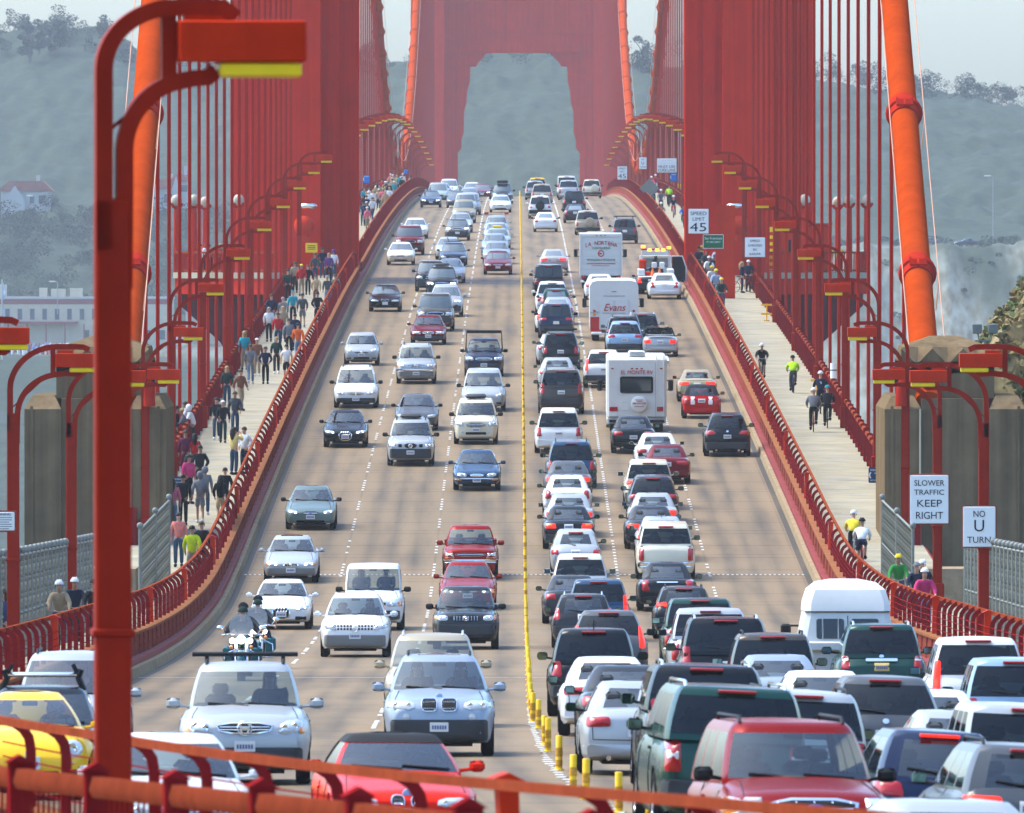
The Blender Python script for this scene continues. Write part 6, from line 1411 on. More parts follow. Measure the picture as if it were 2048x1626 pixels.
C(B(X_, tail=t_tall, rg=GLASSD), 'white', 1207, 775, 'b', 'white sport utility hidden behind the left side of the motorhome', 'suv', 'suv', tail=True, **A)
C(B(X_, tail=t_suvw, rg=GLASSD), 'paleblue', 1249, 712, 'b', 'pale blue hatchback above the motorhome roof', 'car', 'hatchback', **A)
C(B(U_, tail=t_suv, rg=GLASSD, rack=1), 'darkgrey', 1247, 703, 'b', 'dark grey sport utility with orange lit lamps above the pale blue hatchback', 'suv', 'suv', tail=True, **A)
C(B(U_, tail=t_suv, rg=GLASSD, rack=CHROME), 'grey', 1284, 633, 't', 'grey sport utility beside the rear of the white Evans truck', 'suv', 'suv', ds=6.5, **A)
C(B(S_, tail=t_gen, rg=GLASSD), 'white', 1199, 548, 't', 'white sedan between the two delivery trucks', 'car', **A)
C(B(S_, tail=t_gen, rg=GLASSP), 'silver', 1190, 463, 't', 'silver car just ahead of the tortilla truck', 'car', **A)
C(B(U_, tail=t_spare, rg=GLASSD), 'beige', 1175, 470, 'b', 'beige sport utility with beige spare wheel cover', 'suv', 'suv', mirror='b', **A)
C(B(S_, tail=t_tri, rg=GLASSP), 'darkgrey', 1150, 446, 'b', 'dark sedan left of the beige sport utility', 'car', **A)
C(B(V_, tail=t_van, rg=GLASSD), 'black', 1148, 424, 'b', 'black minivan near the crest on the right', 'minivan', 'minivan', **A)
C(B('canopy', tail=t_pick, rg=GLASSD), 'silver', 1137, 400, 'b', 'silver pickup with canopy near the crest', 'pickup truck', 'pickup_truck', **A)
C(B(U_, tail=t_tall, rg=GLASSD, dim=dict(zr=2.1, wr=.82)), 'white', 1133, 396, 'b', 'tall white van topping the crest on the right', 'van', 'van', **A)
C(B(U_, tail=t_suv, rg=GLASSD, rack=2), 'grey', 1249, 487, 'b', 'grey sport utility near the right kerb ahead of the tow truck', 'suv', 'suv', **A)
C(B(U_, tail=dict(t_spare, sx=.3, spare=.95), rg=GLASSD), 'cream', 1183, 396, 'b', 'cream sport utility with spare wheel topping the crest at the far right lane', 'suv', 'suv', **A)
C(B(S_, tail=t_tri, rg=GLASSD), 'darkgrey', 1301, 588, 'b', 'dark sedan with lit top lamp between tow truck and police car', 'car', tail=True, **A)
C(B(S_, tail=dict(t_tri, text=('POLICE', .14, 0, -2.43, .86)), rg=GLASSP, dim=dict(L=5.2, W=1.94, zr=1.46)), 'white', 1328, 598, 'b', 'white police sedan beside the right kerb', 'police car', 'police_car', mirror='b', **A)
C(B('convertible', tail=t_wide, rg=GLASSP), 'gold', 1393, 803, 'b', 'gold convertible with tan soft top ahead of the red striped one', 'car', 'convertible_car', tail=True, tan=1, **A)
C(B('mini', tail=dict(tl=[(.54,.60),(.74,.62),(.76,.86),(.56,.86)], plate=.70, stripe=1, bumper=(.26,.44,'paint')), rg=GLASSP), 'brightred', 1402, 837, 'b', 'small red convertible with white stripes and black soft top', 'car', 'convertible_car', soft=1, **A)
C(B(S_, tail=dict(tl=[(.50,.72),(.80,.70),(.72,1.0)], sm=0, plate=.6, bumper=(.34,.54,'paint')), rg=GLASS), 'grey', 1662, 1252, 't', 'dark grey sedan with pointed red tail lamp behind the camper van', 'car', tail=True, **A)
C(B(U_, tail=t_mdx, rg=GLASSD, rack=CHROME, dim=dict(W=1.95, L=4.8)), 'green', 1757, 1247, 't', 'dark green sport utility with chrome strip and yellow plate at the right', 'suv', 'suv', yplate=1, **A)
C(B(V_, tail=t_tall, rg=GLASSD), 'white', 1948, 1274, 't', 'white minivan with tall red and amber lamp near the right edge', 'minivan', 'minivan', tail=True, **A)
C(B(U_, tail=t_suv, rg=GLASSD), 'paleblue', 2022, 1316, 't', 'pale blue sport utility cut by the right edge', 'suv', 'suv', mirror='b', **A)
C(B(U_, tail=t_suv, rg=GLASSD, dim=dict(wr=.76)), 'silver', 2020, 1408, 't', 'silver boxy sport utility cut by the right edge above the grey wagon', 'suv', 'suv', **A)
EXTRA_COL = {'fordred': (.20,.008,.007), 'dullred': (.24,.010,.008), 'deepred': (.13,.004,.006)}
COL.update(EXTRA_COL)
PLACED = []
for (name, tpl, pt, px, py, ref, on, lab, cat, o) in TR:
    p = tpl[0]; h = 0 if ref == 'b' else p['zr']+.01
    u, s = ground_at(px, py, h)
    s += (1.4 if ref == 'b' else (.3 if on else .6))+o.get('ds', 0); u = (px-XV)*s/FPX + CX - off(s)
    ov = dict(o.get('over', {}))
    PLACED.append((s, u, p['L'], p['W'], lab)); CAR_AT = globals().setdefault('CAR_AT', {})
    t = spawn(name, tpl, o.get('pt2', pt), s, u, on, lab, cat, 'cars and trucks on the bridge', o.get('lit', False), o.get('tail', False), o.get('mirror') or (None if on else rnd.choice((None, 'b'))), 0, s > 640, o.get('extra'), ov)
    CAR_AT[lab] = (t, p)
    if o.get('yplate'):
        for c in t.children:
            if c.name.startswith('licence_plate'): c.material_slots[0].material = mat('yellow_plate', (.55, .42, .14), .5)
    if o.get('soft') or o.get('tan') or name == 'convertible_car' and on:        # cloth hood over the cabin
        m = bpy.data.materials.get('black_canvas') if not o.get('tan') else mat('tan_canvas', (.30, .26, .19), .8)
        hb = hull(dict(p)); n0 = len(p['deck'])
        mb = MB(); zb = p['belt']
        vs_ = [Vector(v) for v in hb.v]; fs_ = [f for f in hb.f if min(vs_[i].z for i in f) > zb+(.02) and max(vs_[i].y for i in f) < p['ws'][0]-.0 and (sum(vs_[i].z for i in f)/len(f) > p['zr']-.10 or sum(vs_[i].y for i in f)/len(f) < p['ws'][1]-.35)]
        vv = [Vector((v.x*1.012, v.y-.004, v.z+.010)) for v in vs_]; mb.add(vv, fs_)
        mb.build('soft_top', m, t)
if True:
    PLACED.sort()
    for i, a in enumerate(PLACED):
        for b in PLACED[i+1:]:
            if b[0]-a[0] < (a[2]+b[2])/2 and abs(a[1]-b[1]) < (a[3]+b[3])/2-.1: print('CLOSE', round(b[0]-a[0], 1), round(a[1], 1), round(b[1], 1), '|', round(a[0]), a[4][:46], '|', b[4][:46])
# ------------------------------------------------------------------ trucks, motorhome, camper, tow truck, motorcycles
TW = mat('truck_white', (.56, .56, .53), .45, spec=.25, var=.07, scale=1.2); TRED = mat('truck_lettering_red', (.42, .02, .015), .5); TGRN = mat('truck_lettering_green', (.02, .16, .07), .5)
def place(name, u, s, label, cat, on=False):
    g = math.atan(grade(s)); t = empty(name, P(u, s)); t.rotation_euler = (Matrix.Rotation(head(s)+(math.pi if on else 0), 4, 'Z') @ Euler((-g if on else g, 0, 0)).to_matrix().to_4x4()).to_euler()
    tag(t, label, cat, 'cars and trucks on the bridge'); return t
def truck_wheels(t, W, ys, r=.42):
    for y in ys:
        for q in (-1, 1):
            w = empty('wheel', (q*(W/2-.22), y, r)); w.parent = t; ty, rim = wheel_mesh(r, .36); link('tyre', ty, RUBBER, w); link('rim', rim, [RIM, BLACK], w)
def mirrors(t, W, y, z):
    for q in (-1, 1): part('mirror', BLACK, t, lambda b: (b.bev(q*(W/2+.22)-.11, q*(W/2+.22)+.11, y-.08, y+.06, z-.24, z+.24, .04), b.tube([(q*(W/2-.2), y, z+.2), (q*(W/2+.2), y, z+.2)], .025, 6), b.tube([(q*(W/2-.2), y, z-.2), (q*(W/2+.2), y, z-.2)], .025, 6)))
def lights(t, W, y, z, lit=False, w=.12, h=.09, x=None):
    for q in (-1, 1):
        x0 = q*(x if x else W/2-.2); part('taillight', TAILIT if lit else TAIL, t, lambda b: b.bev(x0-w, x0+w, y-.03, y+.02, z-h, z+h, .015))
def cab(t, W, y0, y1, H, m):
    """a truck cab: hood, cab, windscreen"""
    part('cab', m, t, lambda b: b.extrude([(y0, .5), (y1, .5), (y1, 1.05), (y1-.9, 1.25), (y1-1.4, H), (y0, H)], 'x', -W/2+.1, W/2-.1)); part('windshield', GLASS, t, lambda b: b.rings([[(-W/2+.2, y1-.93, 1.33), (W/2-.2, y1-.93, 1.33), (W/2-.25, y1-1.37, H-.08), (-W/2+.25, y1-1.37, H-.08)], [(-W/2+.2, y1-.88, 1.34), (W/2-.2, y1-.88, 1.34), (W/2-.25, y1-1.32, H-.06), (-W/2+.25, y1-1.32, H-.06)]], True, True))
# tortilla truck
u, s = ground_at(1202, 578); u, s = u, s+3.0
t = place('delivery_truck', u, s, 'white tortilla delivery truck with red arched lettering on its rear', 'truck'); W, H = 2.5, 3.25
part('box', TW, t, lambda b: b.bev(-W/2, W/2, -3.0, 2.0, .75, H, .04)); cab(t, 2.2, 2.05, 4.0, 2.4, TW); truck_wheels(t, 2.3, (-1.6, 3.1))
part('rear_frame', TW, t, lambda b: (b.box(-W/2-.01, -W/2+.1, -3.06, -3.002, .75, H), b.box(W/2-.1, W/2+.01, -3.06, -3.002, .75, H), b.box(-W/2+.1, W/2-.1, -3.06, -3.002, H-.16, H)))
part('rear_door', mat('roll_door_white', (.54, .55, .53), .5, spec=.2), t, lambda b: [b.box(-W/2+.12, W/2-.12, -3.03, -3.003, .80+.38*i, 1.165+.38*i) for i in range(6)])
part('bumper', BLACK, t, lambda b: b.box(-1.1, 1.1, -3.08, -2.9, .55, .70)); lights(t, W, -3.08, .72); mirrors(t, 2.5, 2.9, 2.0)
part('marker_lamps', TAIL, t, lambda b: [b.box(x-.05, x+.05, -3.09, -3.061, H-.1, H-.06) for x in (-.25, 0, .25)])
for i, ch in enumerate('LA NORTE\u00d1A'):
    a = (i-4.5)/4.5; text(ch, t, TRED, .33, a*.86, -3.045, 2.72-.14*a*a, R(90), .9, ext=.01)
text('TORTILLERIA', t, TGRN, .19, 0, -3.045, 2.42, ext=.01); text('WHOLESALE PRODUCE', t, TGRN, .185, 0, -3.045, 1.72, R(90), .86, ext=.01)
part('emblem', TRED, t, lambda b: (b.lathe([(.13, 0), (.16, -.012), (.20, 0)], (0, -3.035, 2.1), 'y', 18), b.ell((-.03, -3.035, 2.1), (.1, .01, .06), 10, 6)))
part('small_print', TRED, t, lambda b: [b.box(-.85, .85, -3.042, -3.031, z, z+.05) for z in (1.47, )]+[b.box(-.55, .5, -3.042, -3.031, 1.36, 1.39)])
# Evans truck
u, s = ground_at(1228, 683); s += 3.0
t = place('linen_truck', u, s, 'white Evans truck with red script on its double rear doors', 'truck'); W, H = 2.48, 3.1
part('box', TW, t, lambda b: b.rings([[(x, y, z) for x, z in [(-W/2, .62), (W/2, .62), (W/2, H-.3), (W/2-.12, H-.08), (W/2-.4, H), (-W/2+.4, H), (-W/2+.12, H-.08), (-W/2, H-.3)]] for y in (-3, 2.4)], True, True)); cab(t, 2.3, 2.45, 4.0, 2.3, TW); truck_wheels(t, 2.3, (-1.7, 3.0))
part('rear_door', mat('roll_door_white', (.54, .55, .53), .5), t, lambda b: (b.box(-.72, -.012, -3.04, -3.002, .75, 2.12), b.box(.012, .72, -3.04, -3.002, .75, 2.12)))
part('side_panel', TRED, t, lambda b: (b.box(-1.2, -.76, -3.03, -3.002, .62, 1.25), b.box(.76, 1.2, -3.03, -3.002, .62, 1.25), b.box(-1.2, 1.2, -3.06, -3.002, .50, .61)))
part('bumper', WHITE, t, lambda b: b.bev(-1.15, 1.15, -3.15, -2.95, .36, .49, .02)); lights(t, W, -3.04, 1.55, False, .06, .06, 1.0); part('turn_signal', AMBER, t, lambda b: [b.ell((q*1.0, -3.03, 1.38), (.07, .03, .07), 10, 6) for q in (-1, 1)])
part('chrome_strip', CHROME, t, lambda b: b.box(-1.2, -.78, -3.05, -3.003, 1.47, 1.50)); mirrors(t, 2.5, 3.0, 1.8)
text('Evans', t, TRED, .52, 0, -3.055, 1.72, R(90), .95, ext=.01, shear=.35); part('small_print', TRIM, t, lambda b: (b.box(-.6, .6, -3.05, -3.041, 1.43, 1.46), b.box(-.55, .55, -3.012, -3.003, 2.3, 2.33), b.box(-.12, .12, -3.012, -3.003, 2.52, 2.56))); part('door_handle', BLACK, t, lambda b: [b.box(q*.1-.015, q*.1+.015, -3.07, -3.041, 1.1, 1.25) for q in (-1, 1)])
# motorhome
u, s = ground_at(1273, 864); s += 2.2
t = place('motorhome', u, s, 'white EL MONTE RV motorhome with a covered spare wheel', 'motorhome'); W, H = 2.5, 3.15
part('body', TW, t, lambda b: b.bev(-W/2, W/2, -3.6, 2.6, .62, H, .09)); cab(t, 2.1, 2.65, 4.2, 2.2, TW); part('skirt', TW, t, lambda b: b.box(-W/2+.02, W/2-.02, -3.55, 2.5, .42, .618)); truck_wheels(t, 2.3, (-1.5, 3.2), .36)
part('rear_window', GLASSD, t, lambda b: b.bev(-.66, .64, -3.64, -3.602, 1.72, 2.34, .05)); t.children[-1].data
part('window_frame', BLACK, t, lambda b: b.rings([[(x*k, -3.645+dy, 2.03+(z-2.03)*k2) for x, z in rr(-.70, .68, 1.68, 2.38, .08)] for k, k2, dy in ((1, 1, .03), (1, 1, 0), (.93, .88, 0), (.93, .88, .03))]))
m = MB(); m.lathe([(.001, -.22), (.28, -.22), (.33, -.19), (.35, -.1), (.35, 0), (.001, 0)], (.10, -3.6, 1.22), 'y', 26); m.build('spare_wheel_cover', TW, t)
part('roof_vent', TW, t, lambda b: b.bev(-.36, .36, -2.9, -1.9, H, H+.26, .06)); part('awning', TW, t, lambda b: b.tube([(W/2+.06, -3.4, H-.2), (W/2+.06, 2.2, H-.2)], .08, 10))
part('air_conditioner', mat('vent_grille', (.42, .44, .44), .6), t, lambda b: [b.box(-.28, .28, -2.94, -2.902, H+.05+.05*i, H+.08+.05*i) for i in range(4)])
part('marker_lamps', TAIL, t, lambda b: [b.bev(x-.05, x+.05, -3.625, -3.602, 2.68, 2.73, .01) for x in (-1.02, -.2, 0, .2, 1.02)]); lights(t, W, -3.62, 1.02, False, .17, .09, .97)
part('ladder', TW, t, lambda b: [b.tube([(x, -3.7, .7), (x, -3.7, H+.1), (x, -3.4, H+.12)], .018, 6) for x in (.82, 1.12)]); part('side_seam', TRIM, t, lambda b: (b.box(.78, .79, -3.61, -3.602, .65, 3.0)))
part('bumper', BLACK, t, lambda b: b.box(-1.15, 1.15, -3.72, -3.62, .45, .58)); part('licence_plate', PLATE, t, lambda b: b.box(-1.15, -.84, -3.63, -3.605, .72, .88)); mirrors(t, 2.55, 3.2, 1.75)
text('EL MONTE RV', t, TRED, .235, 0, -3.615, 2.54, R(90), .92, ext=.01); text('888-429-3299', t, TRED, .10, .10, -3.83, 1.26, ext=.006)
part('cover_print', TRED, t, lambda b: [b.box(.10-w, .10+w, -3.832, -3.822, z, z+.02) for w, z in ((.16, 1.40), (.12, 1.34), (.2, 1.12))])
part('cargo_hatch', TW, t, lambda b: (b.bev(-.62, -.32, -3.62, -3.602, .95, 1.3, .02)))
# camper van
u, s = ground_at(1690, 1162, 2.62); s += .2
t = place('camper_van', u, s, 'white high topped camper van with two dark rear windows by the right railing', 'van'); W = 2.0
m = MB()
prof = [(-.98, .42, 0), (-1.0, .8, 0), (-1.0, 1.2, 0), (-.96, 1.5, .06), (-.87, 1.98, .16), (-.855, 2.0, .17)]
ringz = [(1.0, .38, 0), (1.0, .8, 0), (1.0, 1.22, 0), (.97, 1.5, .05), (.885, 1.96, .14), (.90, 2.0, .12), (.88, 2.2, .18), (.80, 2.45, .32), (.62, 2.60, .55), (.3, 2.66, .8)]
m.rings([[(-w, -2.55+i+.08, z), (-w+.12, -2.55+i, z), (w-.12, -2.55+i, z), (w, -2.55+i+.08, z), (w, 1.6-i, z), (w-.15, 1.75-i, z), (-w+.15, 1.75-i, z), (-w, 1.6-i, z)] for w, z, i in ringz], True, True)
m.rings([[(-w, 1.3, z), (w, 1.3, z), (w, y, z), (-w, y, z)] for w, z, y in ((.95, .4, 2.6), (.95, 1.0, 2.6), (.9, 1.2, 2.4), (.85, 1.3, 1.9))], True, True)
m.build('body', TW, t, ang=25)
def vy(z): return -2.55+interp([(1.22, 0), (1.5, .05), (1.96, .14)], z)
for x0, x1 in ((-.66, -.08), (.07, .65)):
    part('rear_window', GLASSD, t, lambda b: b.rings([[(x, vy(z)-d, z) for x, z in rr(x0, x1, 1.42, 1.84, .05)] for d in (-.03, .02)], True, True))
part('window_divider', TW, t, lambda b: [b.rings([[(x, vy(z)-.03, z) for x, z in rr(x0-.012, x0+.012, 1.41, 1.85, .004)] for _ in (0, 1)], True, True) for x0 in (-.53, -.2)])
part('roof_seam', SEAM, t, lambda b: b.tube([(-.89, -2.36, 1.985), (-.80, -2.44, 1.985), (.80, -2.44, 1.985), (.89, -2.36, 1.985)], .012, 5)); part('door_gap', SEAM, t, lambda b: b.tube([(0, -2.565, .5), (0, vy(1.22)-.012, 1.22), (0, vy(1.9)-.012, 1.9)], .008, 4))
lights(t, W, -2.56, .82, False, .10, .07, .80); part('brake_light', TAIL, t, lambda b: b.bev(-.1, .1, -2.36, -2.28, 2.10, 2.135, .01)); part('marker_lamps', TAIL, t, lambda b: [b.box(q*.80-.05, q*.80+.05, -2.575, -2.552, 1.02, 1.06) for q in (-1, 1)])
part('tailboard', TW, t, lambda b: b.bev(-1.0, 1.3, -2.68, -2.57, 1.16, 1.36, .03)); truck_wheels(t, 1.95, (-1.4, 1.75), .35); mirrors(t, 2.0, 1.5, 1.45); part('bumper', TRIM, t, lambda b: b.bev(-.98, .98, -2.68, -2.52, .42, .58, .03))
# tow truck with its door open
u, s = ground_at(1312, 588); s += 2.2
t = place('tow_truck', u, s, 'white tow truck with amber light bar, red boom gear and an open door', 'tow truck'); W = 2.1
part('bed', TW, t, lambda b: (b.bev(-W/2, W/2, -3.0, .6, .72, 1.05, .04), b.bev(-W/2, -W/2+.4, -2.6, .6, 1.05, 1.45, .05), b.bev(W/2-.4, W/2, -2.6, .6, 1.05, 1.45, .05))); part('cab', TW, t, lambda b: b.extrude([(.65, .55), (3.2, .55), (3.2, 1.15), (2.4, 1.3), (1.9, 2.15), (.65, 2.15)], 'x', -.92, .92))
part('rear_window', GLASSP, t, lambda b: b.bev(-.72, .72, .60, .645, 1.5, 2.02, .03)); part('light_bar_frame', TW, t, lambda b: (b.tube([(-.9, .4, 1.4), (-.78, .4, 2.42), (.78, .4, 2.42), (.9, .4, 1.4)], .06, 8), b.box(-.72, .72, .3, .5, 2.2, 2.5)))
part('amber_beacon', mat('beacon_lit', (1, .42, .05), .3, emit=.9), t, lambda b: [b.bev(x-.13, x+.13, .25, .55, z, z+.17, .03) for x, z in ((-.72, 2.62), (-.35, 2.42), (.1, 2.42), (.45, 2.42), (.78, 2.55))]); part('beacon_bar', TAIL, t, lambda b: b.bev(-.85, .85, .3, .5, 2.50, 2.60, .02))
part('winch_gear', BLACK, t, lambda b: (b.tube([(-.3, -.3, 1.1), (-.1, -1.6, 1.9)], .12, 8), b.tube([(.4, -.3, 1.1), (.25, -1.7, 1.75)], .1, 8), b.box(-.4, .4, -1.9, -1.5, 1.2, 1.5), b.tube([(0, -1.5, 1.4), (0, -1.5, 2.2)], .1, 8))); part('red_boom', HEADRED, t, lambda b: (b.bev(-.98, -.55, -1.2, -.5, 1.2, 2.0, .08), b.bev(-.6, -.3, -2.3, -1.9, .9, 1.3, .05)))
part('tool_box', TW, t, lambda b: (b.bev(-.25, .05, -2.0, -1.7, 1.5, 1.85, .04), b.bev(.2, .5, -2.0, -1.7, 1.45, 1.85, .04))); part('cones', mat('cone_orange', (.7, .15, .02), .5), t, lambda b: [b.lathe([(.16, 0), (.14, .03), (.03, .45), (.001, .46)], (x, -2.5, 1.05), n=8) for x in (-.2, .2)])
lights(t, W, -3.02, .9, True, .1, .08); truck_wheels(t, 2.1, (-1.6, 2.5), .38); part('open_door', BLACK, t, lambda b: b.extrude([(.95, .7), (1.75, .7), (1.75, 1.5), (1.55, 2.1), (.98, 2.1)], 'y', 1.0, 1.08)); part('door_frame', TW, t, lambda b: b.tube([(.95, 1.04, .68), (1.78, 1.04, .68), (1.79, 1.04, 1.5), (1.57, 1.04, 2.13), (.96, 1.04, 2.13)], .05, 6))
# open silver convertible
u, s = ground_at(1320, 713); s += 1.3
tpl = B('convertible', tail=dict(tl=[(.46,.66),(.78,.68),(.78,.84),(.48,.86)], plate=.66, bumper=(.34,.52,'paint'), lip=1), dim=dict(open=1))
t = spawn('convertible_car', tpl, 'silver', s, u, False, 'open silver convertible with its roof down and two people aboard', 'car', 'cars and trucks on the bridge', True, True, 'b')
OPENCAR = t
part('cockpit', BLACK, t, lambda b: b.bev(-.68, .68, -1.05, .75, .93, .985, .02)); part('seat', BLACK, t, lambda b: [(b.bev(x-.24, x+.24, -.55, -.35, .8, 1.25, .06), b.bev(x-.13, x+.13, -.52, -.4, 1.25, 1.42, .04)) for x in (-.36, .36)])
part('windshield_frame', BLACK, t, lambda b: b.tube([(-.74, .85, .93), (-.60, .22, 1.34), (.60, .22, 1.34), (.74, .85, .93)], .035, 6)); part('windshield', GLASS, t, lambda b: b.rings([[(-.70, .82-d, .96), (.70, .82-d, .96), (.58, .24-d, 1.32), (-.58, .24-d, 1.32)] for d in (0, .012)], True, True)); part('folded_top', CANVAS, t, lambda b: b.bev(-.66, .66, -1.45, -1.0, .99, 1.1, .05))
# motorcycles coming towards the camera
BSCREEN = mat('bike_windscreen', (.30, .32, .33), .1, spec=.5); BSCREEN.node_tree.nodes['Principled BSDF'].inputs['Alpha'].default_value = .45
TEAL = paint('bike_teal', (.01, .10, .12)); BIKES = []
def motorcycle(px, py, lab, lit=True):
    u, s = ground_at(px, py); s += .8
    t = place('touring_motorcycle', u, s, lab, 'motorcycle', True); t['group'] = 'motorcycles in the left lane'
    for y, nm in ((.85, 0), (-.8, 1)):
        w = empty('wheel', (0, y, .33)); w.parent = t; ty, rim = wheel_mesh(.33, .14); link('tyre', ty, RUBBER, w); link('rim', rim, [RIM, BLACK], w)
    part('fork', CHROME, t, lambda b: [b.tube([(q*.12, .88, .33), (q*.13, .62, 1.0)], .04, 8) for q in (-1, 1)]); part('front_fender', TEAL, t, lambda b: b.lathe([(.36, -.09), (.40, -.05), (.41, 0), (.40, .05), (.36, .09)], (0, .85, .34), 'x', 18))
    part('tank', TEAL, t, lambda b: b.ell((0, .05, .92), (.2, .42, .17), 14, 8)); part('seat', BLACK, t, lambda b: b.bev(-.18, .18, -.9, -.2, .76, .9, .06)); part('engine', CHROME, t, lambda b: (b.bev(-.22, .22, -.3, .35, .35, .72, .05), b.tube([(.28, .3, .35), (.3, -1.0, .33)], .05, 8)))
    part('headlight', HLIT if lit else HLAMP, t, lambda b: [b.ell((x, .80, z), (r, .08, r), 14, 8) for x, z, r in ((0, .98, .105), (-.21, .95, .07), (.21, .95, .07))]); part('turn_signal', AMBER, t, lambda b: [b.ell((q*.24, .80, .80), (.045, .05, .05), 10, 6) for q in (-1, 1)])
    part('windscreen', BSCREEN, t, lambda b: b.rings([[(x, .68-.18*z-.25*x*x+d, 1.08+z) for x, z in chaikin([(-.26, 0), (.26, 0), (.30, .25), (.17, .5), (-.17, .5), (-.30, .25)], 1)] for d in (0, .012)], True, True))
    part('handlebar', CHROME, t, lambda b: (b.tube([(-.46, .28, 1.08), (-.3, .5, 1.1), (.3, .5, 1.1), (.46, .28, 1.08)], .02, 8), [b.ell((q*.50, .42, 1.25), (.09, .04, .06), 10, 6) for q in (-1, 1)], [b.tube([(q*.38, .42, 1.1), (q*.48, .42, 1.24)], .012, 5) for q in (-1, 1)]))
    part('crash_bar', CHROME, t, lambda b: [b.tube([(q*.12, .45, .75), (q*.40, .45, .62), (q*.42, .42, .3), (q*.15, .4, .28)], .022, 8) for q in (-1, 1)]); part('saddlebag', TEAL, t, lambda b: [b.bev(q*.36-.11, q*.36+.11, -1.05, -.45, .42, .8, .06) for q in (-1, 1)]); part('leg_shield', TEAL, t, lambda b: [b.bev(q*.33-.1, q*.33+.1, .30, .36, .32, .78, .03) for q in (-1, 1)])
    BIKES.append((t, u, s)); return t
motorcycle(482, 1362, 'teal touring motorcycle with three lit headlamps and a windscreen')
motorcycle(512, 1338, 'second touring motorcycle half hidden behind the lit teal one')
# ------------------------------------------------------------------ people
SKIN = [mat('skin_light', (.42, .22, .14), .55, spec=.3), mat('skin_tan', (.28, .14, .08), .55, spec=.3)]
FACE = mat('face_dark', (.04, .02, .018), .5); HAIRM = {'k': mat('hair_black', (.01, .008, .007), .6), 'b': mat('hair_brown', (.06, .03, .015), .6), 'y': mat('hair_blond', (.34, .21, .08), .6), 'g': mat('hair_grey', (.22, .21, .2), .6)}
CL = {'k': (.008,.009,.011), 'n': (.008,.014,.035), 'w': (.55,.56,.56), 'g': (.13,.135,.145), 'dg': (.045,.05,.055), 'r': (.38,.012,.014), 'pk': (.55,.12,.16), 'mg': (.42,.03,.12), 'sal': (.48,.14,.11), 'lime': (.38,.44,.008), 'neon': (.32,.60,.01), 'y': (.60,.46,.03), 'ye': (.52,.40,.14), 'bl': (.02,.045,.10), 'jean': (.025,.05,.085), 'lj': (.13,.18,.26), 'br': (.16,.06,.03), 'tan': (.36,.25,.13), 'kh': (.25,.19,.12), 'teal': (.01,.22,.27), 'dgn': (.012,.03,.025), 'gn': (.03,.20,.04), 'or': (.55,.09,.012), 'pu': (.10,.03,.14), 'lb': (.25,.33,.45), 'plum': (.09,.015,.04), 'sk': None, 'cam': (.13,.14,.11), 'bright_blue': (.02,.13,.45)}
def cloth(k): return mat('cloth_'+k, CL[k], .85, spec=.1, var=.16, scale=9)
STAND = dict(pel=(0,0,.95), wai=(0,0,1.10), che=(0,.01,1.30), nec=(0,0,1.46), nk=(0,.015,1.54), hd=(0,.03,1.62), top=(0,.015,1.72),
             sh=(.18,0,1.42), el=(.24,-.03,1.15), wr=(.25,.04,.92), hip=(.09,0,.92), kn=(.10,.02,.50), an=(.10,-.02,.09), toe=(.11,.16,.04))
def pose(**k): d = {}; [d.update({n: v}) for n, v in STAND.items()]; d.update(k); return d
def two(d, n, q):
    v = d.get(n+('R' if q > 0 else 'L')); 
    if v: return Vector(v)
    v = d[n]; return Vector((q*v[0], v[1], v[2]))
